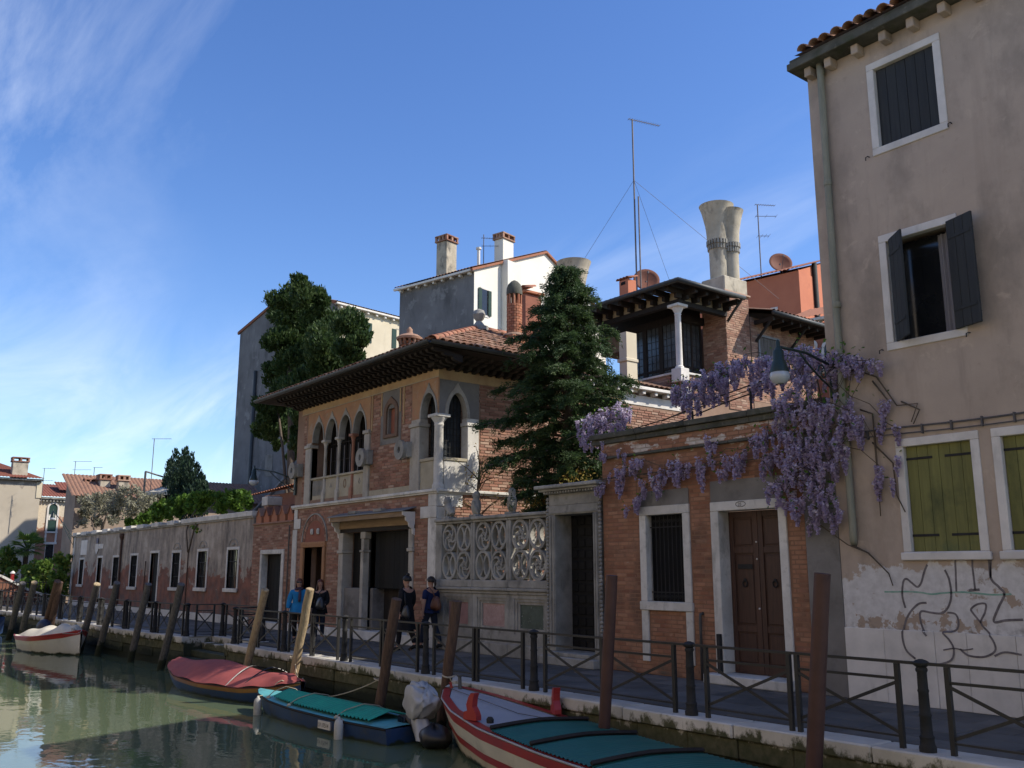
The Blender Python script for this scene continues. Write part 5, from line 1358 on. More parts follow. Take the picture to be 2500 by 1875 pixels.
    MB().box(-16.2, -12.05, 10.52, 11.36, 10.26, 11.0).build('dark_fill', M['wood_dark'], T)  # dark box stands in for the shaded interior under the loggia roof
    MB().box(-16, -11.3, 9.0, 16, 7.46, 7.55).build('terrace_floor', M['plaster_grey'], T)
    # timber frame under the roof: beam, cream infill, rafter ends
    MB().box(-15.6, -10.85, 8.93, 9.13, 10.102, 10.26).box(-11.10, -10.90, 9.14, 11.38, 10.102, 10.26).build('eave_beam', M['wood_dark'], T)
    MB().box(-15.6, -10.92, 9.0, 9.06, 10.262, 10.55).box(-11.02, -10.96, 9.1, 11.38, 10.262, 10.55).build('infill', M['cream_infill'], T)
    for x in np.arange(-15.5, -10.8, .52): MB().box(x-.07, x+.07, 8.35, 9.6, 10.40, 10.56).box(x-.06, x+.06, 8.75, 8.98, 10.26, 10.4).build('rafter_end', M['wood_dark'], T)
    for y in np.arange(9.2, 11.35, .52): MB().box(-11.6, -10.35, y-.07, y+.07, 10.40, 10.56).box(-10.97, -10.7, y-.06, y+.06, 10.26, 10.4).build('rafter_end', M['wood_dark'], T)
    # roof
    E1 = Vector((-10.25,8.25,10.62)); A = Vector((-13.2,10.9,11.5)); E0 = Vector((-16.4,8.25,10.62)); EB = Vector((-10.25,11.4,10.62)); B0 = Vector((-16.4,10.9,11.5)); BB = Vector((-13.2,11.4,11.5))
    mb = MB(); mb.add([tuple(q) for q in (E0,E1,A,B0,EB,BB)], [(0,1,2,3),(1,4,5,2)]); mb.add([tuple(q-Vector((0,0,.06))) for q in (E0,E1,A,B0,EB,BB)], [(3,2,1,0),(2,5,4,1)]); mb.build('roof_deck', M['wood_dark'], T)
    mb = MB(); ribbed(mb, E0, E1, A, B0); ribbed(mb, E1, EB, BB, A); mb.build('roof_tiles', M['tile'], T, kind='stuff')
    mb = MB(); mb.tube([E0+Vector((0,-.06,-.04)), E1+Vector((.06,-.06,-.04)), EB+Vector((.06,0,-.04))], .08, 8); mb.tube([EB+Vector((.06,-.1,-.05)), (-10.35,11.35,10.45), (-10.6,11.33,10.2), (-10.85,11.3,9.9)], .045, 8); mb.build('gutter', M['gutter'], T, smooth=True)
rear_wing()
def flared_chimney(T, cx, cy, r, z0, z1, k):
    H = z1-z0; zc = z0+.52*H
    mb = MB(); mb.lathe([(r,z0),(r*1.02,z0+.3*H),(r*1.05,zc-.08),(r*1.15,zc)], cx, cy, 28); mb.build('shaft', M['chimney_stone'], T, auto=50)
    for i in range(22):
        t = 2*PI*i/22; x, y = cx+r*1.08*math.cos(t), cy+r*1.08*math.sin(t)
        m_ = MB(); m_.box(-.03,.03,-.06,.06,-.16,.0); m_.box(-.025,.025,-.03,.03,-.34,-.16); m_.xform(Matrix.Translation((x,y,zc+.04)) @ Matrix.Rotation(t-PI/2, 4, 'Z')); m_.build('corbel', M['grey_stone'], T)
    mb = MB(); prof = [(r*1.22,zc+.02)] + [(r*(1.2+.72*(u**2.2)), zc+.04+(z1-zc-.04)*u) for u in np.linspace(.05,1,10)] + [(r*1.95,z1+.02),(r*1.84,z1+.02),(r*1.1,zc+.3)]
    mb.lathe(prof, cx, cy, 28); mb.build('flared_hood', M['chimney_stone'], T, auto=50)
def twin_chimney():
    T = thing('twin_flared_chimney', 'twin flared bell-shaped chimneys on a tall brick stack', 'chimney', (-11.3, 12.0, 8))
    MB().box(-12.0, -11.0, 11.4, 12.65, 7, 11.0).build('stack_core', M['mortar_house'], T)
    bricks(T, 11.4, 12.65, 7.0, 11.0, -11.0, [], M['brick_house'], L=.29, H=.077, proud=.008, maxn=90, axis='x')
    bricks(T, -12.0, -11.0, 7.0, 11.0, 11.4, [], M['brick_house'], L=.29, H=.077, proud=.008, maxn=60)
    MB().cbox(-12.1, -10.93, 11.33, 12.72, 11.002, 11.07, .015).build('stack_cap', M['brick_house'], T)
    MB().cbox(-12.0, -11.0, 11.42, 12.65, 11.072, 11.6, .03).build('plaster_base', M['chimney_stone'], T)
    flared_chimney(T, -11.62, 11.95, .31, 11.6, 14.35, 0); flared_chimney(T, -11.36, 12.30, .26, 11.6, 14.15, 1)
twin_chimney()
def shed():
    T = thing('brick_roof_shed', 'small brick attic with grey plank shutters and dark eaves by the tall stack', 'attic', (-11.5, 15, 7))
    MB().box(-14, -11.0, 12.7, 16.4, 7, 10.35).build('core', M['mortar_house'], T)
    bricks(T, 12.7, 16.4, 7.4, 10.3, -11.0, [(13.1,14.2,8.6,9.75)], M['brick_house'], L=.29, H=.077, proud=.008, maxn=0, axis='x')
    mb = MB(); mb.box(-11.0,-10.93,13.06,14.24,9.7,9.78); mb.box(-11.0,-10.95,13.06,13.13,8.6,9.7); mb.box(-11.0,-10.95,14.17,14.24,8.6,9.7); w = mb.build('window', M['lead'], T)
    for i in range(5): MB().cbox(-10.99,-10.96,13.14+i*.205,13.14+(i+1)*.205-.006,8.62,9.69,.004).build('shutter_board', M['pole_grey'], w)
    mb = MB(); mb.add([(-10.1,12.72,10.35),(-10.1,16.8,10.35),(-14,16.8,11.4),(-14,12.72,11.4)], [(0,1,2,3)]); mb.add([(-10.1,12.72,10.25),(-10.1,16.8,10.25),(-14,16.8,11.3),(-14,12.72,11.3)], [(3,2,1,0)]); mb.build('eave_deck', M['wood_dark'], T)
    mb = MB(); ribbed(mb, (-10.1,12.72,10.38), (-10.1,16.8,10.38), (-14,16.8,11.43), (-14,12.72,11.43)); mb.build('roof_tiles', M['tile'], T, kind='stuff')
    MB().tube([(-10.05,12.72,10.3),(-10.05,16.9,10.3)], .08, 8).build('gutter', M['gutter'], T, smooth=True)
    for y in np.arange(12.95,16.6,.5): MB().box(-11.4,-10.2,y-.05,y+.05,10.1,10.24).build('rafter_end', M['wood_dark'], T)
    for y in (12.95, 14.9): MB().bar((-10.98,y,9.5),(-10.3,y,10.15),.07).build('strut', M['iron'], T)
shed()
def roof_chimneys():
    T = thing('round_brick_chimney', 'round brick chimney with pierced lantern and dome on the tiled hip', 'chimney', (-11.55, 2.85, 7.9))
    MB().box(-11.86, -11.24, 2.55, 3.17, 7.3, 8.18).build('base_core', M['mortar_house'], T)
    bricks(T, 2.55, 3.17, 7.5, 8.2, -11.24, [], M['brick_orange'], L=.25, H=.075, proud=.008, maxn=40, axis='x'); bricks(T, -11.86, -11.24, 7.5, 8.2, 2.55, [], M['brick_orange'], L=.25, H=.075, proud=.008, maxn=40)
    mb = MB(); mb.lathe([(.36,8.18),(.33,8.22),(.23,8.28)], -11.55, 2.86, 14); mb.lathe([(.195,8.26),(.195,9.12)], -11.55, 2.86, 18); mb.build('core', M['mortar_house'], T)
    for row in range(11):
        for k in range(9):
            t = 2*PI*(k+.5*(row % 2))/9; z = 8.29+row*.076; q = MB()
            P = [(r*math.cos(t+a), r*math.sin(t+a), zz) for zz in (z,z+.065) for r, a in ((.19,-.31),(.215,-.31),(.22,0),(.215,.31),(.19,.31))]
            q.add([(x-11.55,y+2.86,zz) for x,y,zz in P], [(0,1,2,3,4),(9,8,7,6,5),(1,6,7,2),(2,7,8,3),(0,5,6,1),(3,8,9,4)]); q.build('brick', M['brick_orange'], T)
    for k in range(9):
        t = 2*PI*k/9; MB().tube([(-11.55+.185*math.cos(t),2.86+.185*math.sin(t),9.12),(-11.55+.185*math.cos(t),2.86+.185*math.sin(t),9.40)], .034, 6).build('lantern_post', M['brick_orange'], T)
    mb = MB(); mb.lathe([(.225,9.40),(.23,9.46),(.22,9.58),(.18,9.70),(.10,9.79),(.03,9.83)], -11.55, 2.86, 18); mb.build('dome', M['coping_dark'], T, auto=50)
    T = thing('terracotta_chimney_pot', 'squat dark terracotta chimney with fluted crown on the roof ridge', 'chimney', (-16.2, 2.3, 8.3))
    mb = MB(); mb.lathe([(.24,8.2),(.24,8.78),(.30,8.85)], -16.2, 2.3, 16); mb.build('shaft', M['brick_orange'], T)
    for k in range(12):
        t = 2*PI*k/12; MB().tube([(-16.2+.27*math.cos(t),2.3+.27*math.sin(t),8.75),(-16.2+.33*math.cos(t),2.3+.33*math.sin(t),8.95)], .05, 6).build('crown_lobe', M['tile'], T)
    mb = MB(); mb.lathe([(.40,8.93),(.42,9.0),(.30,9.08),(.12,9.14),(.09,9.22),(.10,9.27),(.03,9.36)], -16.2, 2.3, 16); mb.build('cap', M['tile'], T, auto=50)
    T = thing('square_terracotta_chimney', 'square terracotta plastered chimney with tiled cap behind the conifer', 'chimney', (-14.6, 5.9, 8))
    MB().cbox(-15.0, -14.35, 5.5, 6.2, 7.5, 10.65, .02).build('shaft', M['plaster_red'], T); MB().cbox(-15.08,-14.27,5.42,6.28,10.652,10.75,.02).build('collar', M['brick_orange'], T)
    me = tile_mesh(M['tile_red'], .5, .12, .1)
    for k in range(5): inst('tile', me, T, (-14.95+k*.17, 5.35, 10.76), (rad(14),0,0))
    T = thing('flared_chimney', 'pale flared chimney hood rising behind the conifer top', 'chimney', (-14.6, 7.2, 8))
    c = gpos((950+1497/3.318, 550+400/3.318), 30.5)
    MB().cbox(c.x-.5, c.x+.5, c.y-.5, c.y+.5, 7.4, 9.6, .02).build('plaster_base', M['chimney_stone'], T); flared_chimney(T, c.x, c.y, .31, 9.6, 12.25, 0)
    T = thing('small_brick_chimney', 'small orange brick chimney with tiled cap by the antenna mast', 'chimney', (-16, 12, 11))
    a = gpos((950+1935/3.318, 550+470/3.318), 33)
    MB().cbox(a.x-.26, a.x+.2, a.y-.22, a.y+.24, 10.2, a.z+.1, .02).build('shaft', M['plaster_orange'], T); 
    MB().box(a.x-.15, a.x+.08, a.y-.23, a.y-.215, a.z-.1, a.z+.02).build('vent', M['dark'], T)
    for k in range(4): inst('tile', me, T, (a.x-.26+k*.16, a.y-.28, a.z+.1), (rad(16),0,0), (.75,1.1,.75))
    MB().box(a.x-.9, a.x+1.6, a.y-.6, a.y+2.2, 9.6, 10.3).build('roof_base', M['mortar_house'], T)
roof_chimneys()
M['mast'] = lay('galvanised_mast', (.17,.15,.15), (.10,.085,.085), 6, .6, .1, 40)
M['dish'] = lay('rust_red_dish', (.20,.075,.045), (.14,.055,.035), 3, .7, .1, 30)
def antenna(name, label, base, z1, elems, r=.03, lean=0.0):
    T = thing(name, label, 'antenna', base)
    b = Vector(base); MB().tube([b, (b.x+lean, b.y, z1)], r, 6).build('mast', M['mast'], T)
    for z, L, az, n, el in elems:
        d = Vector((math.cos(az), math.sin(az), 0)); s = Vector((-d.y, d.x, 0)); c = Vector((b.x, b.y, z))
        mb = MB(); mb.bar(c-d*.12*L, c+d*.88*L, .022)
        for k in range(n):
            p = c+d*L*(-.1+.97*k/max(1,n-1)); mb.bar(p-s*el, p+s*el, .010)
        mb.build('boom', M['mast'], T)
AZR = rad(52)      # direction of the picture's right, in the ground plane
c = gpos((1400+365/2.37, 1590/2.37), 34); t = gpos((1400+365/2.37, 690/2.37), 34)
antenna('antenna_mast', 'very tall thin antenna mast with a slanted boom at its top', (c.x, c.y, 10.5), t.z, [(t.z-.02, 1.45, rad(76), 14, .12)], .032)
T = thing('guy_wires', 'thin stay wires spreading from the tall antenna mast', 'wires', (c.x, c.y, 11)); zt = t.z-2.6
for i, (x, y, z) in enumerate(((c.x-5,c.y-3,8.5),(c.x+4.6,c.y+2.5,11.4),(c.x-1,c.y+5,9.5))): MB().tube([(c.x,c.y,zt),(x,y,z)], .007, 4).build('wire', M['mast'], T)
MB().tube([(c.x+.12,c.y+.1,10.5),(c.x+.12,c.y+.1,c.z+3.2)], .03, 6).build('mast_tube', M['mast'], T)
def dish(name, label, p, r, az=rad(-38)):
    T = thing(name, label, 'dish', p); d = Vector((math.cos(az), math.sin(az), .35)).normalized(); q = d.to_track_quat('Z','Y').to_matrix().to_4x4()
    mb = MB(); mb.lathe([(r*.02,-.12*r*2),(r*.4,-.10*r*2),(r*.8,-.04*r*2),(r,0),(r*.98,.012),(r*.75,-.03*r*2),(r*.02,-.1*r*2)], 0, 0, 24); mb.xform(Matrix.Translation(p) @ q); mb.build('reflector', M['dish'], T, smooth=True)
    e = Vector(p)+d*r*.9; MB().tube([Vector(p)+Vector((0,0,-r)), e], .015, 5).lathe([(.04,e.z-.05),(.04,e.z+.05)], e.x, e.y, 8).build('feed_arm', M['mast'], T)
    MB().tube([Vector(p)-d*.1, Vector(p)-d*.1+Vector((0,0,-1.6))], .035, 6).build('bracket', M['mast'], T)
p = gpos((950+2085/3.318, 550+440/3.318), 34.5); dish('satellite_dish', 'rust-red satellite dish beside the tall antenna mast', (p.x,p.y,p.z), .52)

# ------------------------------------------------------------------ houses behind
def shutter_window(T, face, s0, s1, z0, z1, open_=True, mat=None, frame='stone_clean'):
    """window on a local wall: face 'x' means the wall x=0 (runs along +y), 'y' the wall y=0 (runs along -x)"""
    def B(a, b, d0, d1, c, e):
        return MB().box(d0, d1, a, b, c, e) if face == 'x' else MB().box(-b, -a, -d1, -d0, c, e)
    w = lp(B(s0-.08, s1+.08, 0, .03, z0-.1, z0-.002), 'window', M[frame], T)
    lp(B(s0, s1, .004, .012, z0, z1), 'pane', M['glass_dark'], w)
    lp(B(s0-.08, s1+.08, 0, .03, z1+.002, z1+.08), 'lintel', M[frame], w)
    if open_:
        hw = (s1-s0)*.5
        lp(B(s0-hw, s0-.01, .03, .07, z0, z1), 'shutter', M['shutter_far'], w); lp(B(s1+.01, s1+hw, .03, .07, z0, z1), 'shutter', M['shutter_far'], w)
    return w
def box_chimney(T, x0, x1, y0, y1, z0, z1, mat, local=True):
    b = lp if local else (lambda mb, n, m, t, **k: mb.build(n, m, t, **k))
    ch = b(MB().cbox(x0, x1, y0, y1, z0, z1-.36, .02), 'chimney', mat, T)
    e = .07
    b(MB().cbox(x0-e, x1+e, y0-e, y1+e, z1-.358, z1-.28, .01).cbox(x0-e, x1+e, y0-e, y1+e, z1-.08, z1, .01), 'chimney_cap', M['brick_house'], ch)
    n = 3
    for i in range(n+1):
        x = x0+(x1-x0)*i/n
        for y in (y0, y1): b(MB().box(x-.06, x+.06, y-.05, y+.05, z1-.278, z1-.082), 'cap_post', M['brick_house'], ch)
    for y in np.linspace(y0, y1, 3)[1:-1]:
        for x in (x0, x1): b(MB().box(x-.05, x+.05, y-.06, y+.06, z1-.278, z1-.082), 'cap_post', M['brick_house'], ch)
    b(MB().cbox(x0-e*.6, x1+e*.6, y0-e*.6, y1+e*.6, z0+.25, z0+.33, .01), 'chimney_band', M['brick_orange'], ch)
def back_houses():
    # white house, one side greyed as shade, with two tall chimneys
    T = thing('white_gabled_house', 'house with shaded side coloured dark grey and bright white gable wall and two tall chimneys', 'house', (-28.61, 13.66, 0), None, rad(13))
    D_ = 12.1; Wd = 5.4; ze = 16.9; za = 19.4
    lp(MB().box(-Wd, -.02, 0, D_, 0, ze), 'shade_grey_wall', M['plaster_shade'], T)
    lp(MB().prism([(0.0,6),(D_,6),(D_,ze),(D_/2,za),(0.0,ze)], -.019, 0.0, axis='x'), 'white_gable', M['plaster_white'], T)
    lp(MB().prism([(0,ze),(D_,ze),(D_/2,za)], -Wd, -.02, axis='x'), 'attic', M['plaster_shade'], T)
    mb = MB(); ribbed(mb, (-Wd-.15,-.3,ze-.02), (.12,-.3,ze-.02), (.12,D_/2,za+.12), (-Wd-.15,D_/2,za+.12)); ribbed(mb, (.12,D_+.3,ze-.02), (-Wd-.15,D_+.3,ze-.02), (-Wd-.15,D_/2,za+.12), (.12,D_/2,za+.12)); lp(mb, 'roof_tiles', M['roof_ribs'], T, kind='stuff')
    lp(MB().bar((.08,-.3,ze-.1),(.08,D_/2,za+.06),.14,.12).bar((.08,D_/2,za+.06),(.08,D_+.3,ze-.1),.14,.12), 'verge_trim', M['tile_red'], T)
    lp(MB().cbox(-Wd-.2, 0, -.32, -.2, ze-.16, ze-.04, .01).box(-Wd-.1, 0, -.2, 0, ze-.12, ze-.06), 'cornice', M['stone_clean'], T)
    for k in range(9): lp(MB().box(-Wd+.15+k*.62, -Wd+.27+k*.62, -.2, 0, ze-.28, ze-.121), 'corbel', M['stone_clean'], T)
    shutter_window(T, 'x', .55, 1.05, 14.65, 16.0); shutter_window(T, 'x', 4.0, 4.5, 14.6, 16.0)
    box_chimney(T, -.62, -.0, 2.3, 3.2, 17.3, 19.6, M['plaster_white']); lp(MB().cbox(.002, .45, 2.15, 3.3, 12, 17.9, .02), 'chimney_breast', M['plaster_white'], T)
    box_chimney(T, -2.85, -2.1, .15, .95, 16.7, 19.35, M['chimney_stone'])
    lp(MB().lathe([(.08,17.2),(.08,18.3),(.14,18.32),(.14,18.42)], -.5, .9, 10), 'flue_pipe', M['stone_clean'], T)
    # far house with gable greyed as shade and cream side
    T = thing('cream_house', 'tall house with shaded gable coloured dark grey and sunlit cream side behind the big tree', 'house', (-45.94, 14.57, 0), None, rad(9))
    Wd = 11.7; ze = 19.4; za = 21.1; D_ = 12
    lp(MB().prism([(-Wd,0),(0,0),(0,ze),(-Wd/2,za),(-Wd,ze)], 0, .3), 'shade_grey_gable', M['plaster_shade'], T)
    lp(MB().box(-Wd, -.02, .3, D_, 0, ze), 'body', M['plaster_shade'], T)
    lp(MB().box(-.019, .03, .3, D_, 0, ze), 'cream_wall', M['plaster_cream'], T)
    mb = MB(); ribbed(mb, (.35,-.1,ze-.05), (.35,D_+.2,ze-.05), (-Wd/2,D_+.2,za+.1), (-Wd/2,-.1,za+.1)); ribbed(mb, (-Wd-.3,D_+.2,ze-.05), (-Wd-.3,-.1,ze-.05), (-Wd/2,-.1,za+.1), (-Wd/2,D_+.2,za+.1)); lp(mb, 'roof_tiles', M['roof_ribs'], T, kind='stuff')
    lp(MB().bar((-Wd-.25,-.02,ze-.12),(-Wd/2,-.02,za+.03),.14,.16).bar((-Wd/2,-.02,za+.03),(.2,-.02,ze-.1),.14,.16), 'verge_trim', M['tile_red'], T)
    lp(MB().cbox(.03, .34, 0, D_, ze-.2, ze-.06, .02), 'cornice', M['stone_clean'], T)
    for k in range(15): lp(MB().box(.03, .25, .4+k*.75, .55+k*.75, ze-.36, ze-.2), 'corbel', M['stone_clean'], T)
    shutter_window(T, 'x', 5.4, 6.2, 17.1, 18.5); shutter_window(T, 'x', 9.9, 10.7, 16.9, 18.3); shutter_window(T, 'x', 2.0, 2.8, 17.1, 18.5)
    lp(MB().tube([(-Wd+2.6,-.1,0),(-Wd+2.6,-.1,16.0)], .12, 8), 'downpipe', M['gutter'], T, smooth=True)
    for q in (8.2, 11.5): lp(MB().box(-Wd+4.4,-Wd+5.3,-.03,0,q,q+1.5), 'blind_window', M['plaster_grey'], T)
    box_chimney(T, -.9, -.05, 7.9, 8.95, ze-.2, 21.9, M['plaster_white'])
    lp(MB().box(.0, .05, 4.0, D_, 15.0, 16.2), 'pale_band', lay('lavender_wall', (.45,.45,.55), None, 1, .9, .05), T)  # lavender band across the cream side wall
    # orange-red house
    T = thing('orange_red_house', 'orange-red plastered house with black downpipe at the upper right', 'house', (-17.83, 25.82, 0), None, rad(10))
    lp(MB().box(-8, -.02, 0, 9, 0, 16.5), 'wall', M['plaster_orange'], T); lp(MB().box(-.019, 0.02, .0, 9, 0, 16.55), 'side_wall', M['plaster_orange'], T)
    lp(MB().prism([(0,16.5),(9,16.5),(4.5,18.2)], -8, -.02, axis='x'), 'attic', M['plaster_orange'], T)
    mb = MB(); ribbed(mb, (-8.2,-.25,16.55), (.2,-.25,16.55), (.2,4.5,18.3), (-8.2,4.5,18.3)); lp(mb, 'roof_tiles', M['tile_red'], T, kind='stuff')
    lp(MB().tube([(.1,1.75,17.3),(.1,1.75,8)], .13, 10), 'downpipe', M['iron'], T, smooth=True)
    lp(MB().box(.021, .03, 2.2, 9, 5, 16.4), 'orange_strip', M['plaster_orange'], T)  # strip in the same orange plaster as the wall
    lp(MB().cbox(-1.6, -1.2, -.02, 0, 14.7, 14.85, .01), 'vent', M['stone_clean'], T)
    # palace fragment with gothic window
    c = gpos((1400+1590/3.017, 450+1085/3.017), 38)
    T = thing('gothic_palace', 'red palace front with white gothic window and corbelled tiled eaves', 'house', (c.x, c.y, 0), None, rad(12))
    lp(MB().box(0, 6, 0.0, 8, 0, 11.9), 'wall', M['plaster_red'], T)
    mb = MB(); ribbed(mb, (-.3,-.45,12.1), (6.2,-.45,12.1), (6.2,3,13.4), (-.3,3,13.4)); lp(mb, 'roof_tiles', M['tile_red'], T, kind='stuff')
    lp(MB().cbox(-.2, 6, -.4, 0, 11.95, 12.08, .02), 'cornice', M['stone'], T)
    for k in range(10): lp(MB().cbox(.05+k*.32, .2+k*.32, -.3, 0, 11.7, 11.948, .03), 'corbel', M['stone'], T)
    def gw(cx):
        mb = MB(); band(mb, [(cx-.3,9.9)]+arch_pts(cx,.3,10.7,.4)+[(cx+.3,9.9)], [(cx-.42,9.9)]+ogee_pts(cx,.3,10.7,.4,.12,11.45)+[(cx+.42,9.9)], -.06, 0); w = lp(mb, 'window', M['stone_clean'], T)
        lp(MB().prism([(cx-.3,9.9)]+arch_pts(cx,.3,10.7,.4)+[(cx+.3,9.9)], -.01, -.004), 'pane', M['glass_dark'], w)
    for cx in (1.75, 2.7): gw(cx)
    lp(MB().lathe([(.24,-.05),(.24,-.005)], .95, 0, 18, axis='y', cz=11.0).lathe([(.16,-.08),(.16,-.05)], .95, 0, 14, axis='y', cz=11.0), 'roundel', M['stone_clean'], T)
    lp(MB().cbox(.3, 4, -.25, 0, 9.75, 9.88, .02), 'balcony_slab', M['stone_clean'], T)
    p = gpos((1400+1527/3.017, 450+575/3.017), 47); dish('satellite_dish', 'rust-red satellite dish on the orange-red house roof', (p.x, p.y, p.z), .62)
    MB().box(p.x-.3,p.x+.3,p.y-.3,p.y+.3,p.z-2.2,p.z-.7).build('roof_block', M['plaster_orange'], bpy.data.objects['satellite_dish.001'])
    a = gpos((1400+1383/3.017, 450+660/3.017), 46); b = gpos((1400+1355/3.017, 450+150/3.017), 46)
    antenna('television_antenna', 'stepped television antenna above the orange-red house', (a.x,a.y,15.5), b.z, [(b.z, 1.1, rad(60), 9, .14), (b.z-.65, 1.1, rad(52), 3, .25), (b.z-1.75, .6, rad(52), 4, .3)], .03)
    a = gpos((950+765/3.318, 550+320/3.318), 47); b = gpos((950+768/3.318, 550+75/3.318), 47)
    antenna('television_antenna', 'television antenna between the two chimneys of the white gabled house', (a.x,a.y,15.5), b.z, [(b.z-.2, 1.0, rad(60), 8, .15), (b.z-.65, .9, rad(52), 3, .22)], .025)
back_houses()
def far_left():
    # house with arched windows at the canal's end
    T = thing('arched_window_house', 'pale brick house with tall white-framed arched windows at the canal end', 'house', (-69.2, 5, 0))
    XF = -69.2
    MB().box(-78, XF, 2.35, 9.0, 0, 7.1).build('wall', lay('patchy_brick_and_plaster', (.40,.22,.145), (.30,.155,.10), 1.4, .9, .3, 20, layers=[dict(c=(.58,.50,.38), c2=(.5,.42,.31), s=.8, lo=.49, hi=.51, z=(7.4,3.6), zw=.25, d=9)]), T)
    MB().cbox(XF, XF+.3, 2.3, 9.2, 7.1, 7.25, .02).build('cornice', M['grey_stone'], T)
    for k in range(18): MB().box(XF, XF+.22, 2.4+k*.24, 2.52+k*.24, 6.92, 7.1).build('dentil', M['grey_stone'], T)
    for cy in (3.46, 4.95):
        mb = MB(); band(mb, [(cy-.30,4.7)]+arch_pts(cy,.30,6.45,.32)+[(cy+.30,4.7)], [(cy-.42,4.7)]+arch_pts(cy,.42,6.45,.45)+[(cy+.42,4.7)], XF, XF+.08, axis='x'); mb.box(XF, XF+.1, cy-.45, cy+.45, 4.58, 4.698); w = mb.build('window', M['stone_clean'], T)
        MB().prism([(cy-.3,4.7)]+arch_pts(cy,.3,6.45,.32)+[(cy+.3,4.7)], XF+.002, XF+.03, axis='x').build('shutter', M['shutter_far'], w)
        MB().box(XF+.03, XF+.06, cy-.3, cy+.3, 5.9, 5.95).build('transom', M['stone_clean'], w); MB().box(XF+.03, XF+.05, cy-.28, cy+.28, 5.55, 5.88).build('white_blind', M['plaster_white'], w)
        mb = MB(); mb.box(XF, XF+.06, cy-.42, cy-.3, 3.9, 4.578); mb.box(XF, XF+.06, cy+.3, cy+.42, 3.9, 4.578); mb.box(XF, XF+.08, cy-.45, cy+.45, 3.75, 3.898); mb.box(XF, XF+.02, cy-.3, cy+.3, 2.6, 3.748); mb.build('lower_surround', M['stone_clean'], w)
        MB().box(XF+.021, XF+.03, cy-.27, cy+.27, 2.6, 3.72).build('lower_pane', M['glass_dark'], w)
    mb = MB(); ribbed(mb, (XF+.35,2.2,7.25), (XF+.35,9.2,7.25), (-74,9.2,8.6), (-74,2.2,8.6)); mb.build('roof_tiles', M['roof_red'], T, kind='stuff')
    mb = MB(); ribbed(mb, (XF-1.0,4.0,7.9), (XF-1.0,8.0,7.9), (-72.5,8.0,8.7), (-72.5,4.0,8.7)); mb.build('upper_roof_tiles', M['roof_red'], T, kind='stuff')
    MB().box(-72.4, XF-1.3, 5.2, 7.6, 7.4, 7.95).build('dormer', lay('yellow_dormer', (.55,.33,.09), None, 2, .9, .1), T)
    # beige house
    T = thing('beige_house', 'plain beige plastered house with wide chimney at the far left', 'house', (-68.4, -2, 0))
    MB().box(-80, -68.4, -12, 2.3, 0, 8.35).build('wall', lay('smooth_beige_plaster', (.47,.41,.32), (.40,.345,.265), .5, .9, .1, 8, layers=[dict(c=(.30,.26,.21), s=.6, lo=.55, hi=.75, amt=.5), dict(c=(.22,.18,.15), s=2, lo=.5, hi=.56, z=(8.6,7.4), zw=.25, amt=.7)]), T)
    MB().cbox(-68.6, -68.1, -12, 2.4, 8.36, 8.5, .02).build('cornice', M['grey_stone'], T)
    mb = MB(); ribbed(mb, (-68.0,-12,8.5), (-68.0,2.5,8.5), (-73,-1.0,10.3), (-73,-9,10.3)); mb.build('roof_tiles', M['roof_red'], T, kind='stuff')
    box_chimney(T, -69.3, -68.6, .3, 1.35, 8.4, 10.1, M['chimney_stone'], local=False); box_chimney(T, -69.3, -68.6, -2.2, -.9, 8.4, 10.0, M['chimney_stone'], local=False)
    MB().cbox(-69.0, -68.35, 2.0, 2.38, 7.1, 8.3, .02).build('corner_flue', M['plaster_cream'], T)
    # brown roof building beyond the low range
    T = thing('brown_roofed_building', 'low brick building with mottled brown tile roof and chimneys', 'building', (-60, 6, 0))
    a = gpos((780/4.74, 1050+770/4.74), 60); 
    MB().box(-52.4, -50, .6, 12, 0, 6.05).prism([(-52.4,6.05),(-50,6.05),(-52.4,7.2)], .6, 12).build('wall', lay('brown_render', (.33,.26,.20), (.24,.18,.14), 1, .9, .2, 10), T)
    mb = MB(); ribbed(mb, (-49.5,.3,6.0), (-49.5,12.3,6.0), (-52.6,12.3,7.5), (-52.6,.3,7.5)); mb.build('roof_tiles', M['roof_ribs'], T, kind='stuff')
    for px, py, w_ in ((1030,700,.55), (1200,650,.8), (1418,660,.5)):
        q = gpos((px/4.74, 1050+(py-30)/4.74), 56); box_chimney(T, q.x-w_/2, q.x+w_/2, q.y-.3, q.y+.3, 6.3, q.z+.55, M['chimney_stone'], local=False)
    for i, (px, py, py2, h, lab, el) in enumerate(((505,550,440,68,'small television antenna on the beige house roof', [(0,.9,AZR,3,.2),(-.9,.8,AZR,3,.2)]), (850,640,360,66,'ladder-shaped television antenna above the red roof', [(0,1.3,AZR,2,.1),(-.6,1.3,AZR,2,.1),(-1.1,1.3,AZR,2,.1),(-1.6,.8,AZR,2,.1)]),
            (1075,640,430,62,'thin single-boom antenna right of the chimneys on the brown roof', [(0,.6,AZR,2,.1)]), (945,610,548,66,'very small antenna over the red roof ridge', [(0,.5,AZR,2,.15)]))):
        b = gpos((px/4.74, 1050+py/4.74), h); t = gpos((px/4.74, 1050+py2/4.74), h); antenna('television_antenna', lab, (b.x,b.y,min(b.z-1.0,6.5)), t.z, [(t.z+dz-.02, L, az, n, e) for dz, L, az, n, e in el], .022)
    b = gpos((1225/3.318, 1050+400/3.318), 52); t = gpos((1255/3.318, 1050+68/3.318), 52); antenna('television_antenna', 'tall thin antenna pole left of the dark yew', (b.x,b.y,4), t.z, [(t.z-.02,1.1,AZR,2,.1)], .022, lean=0)
far_left()
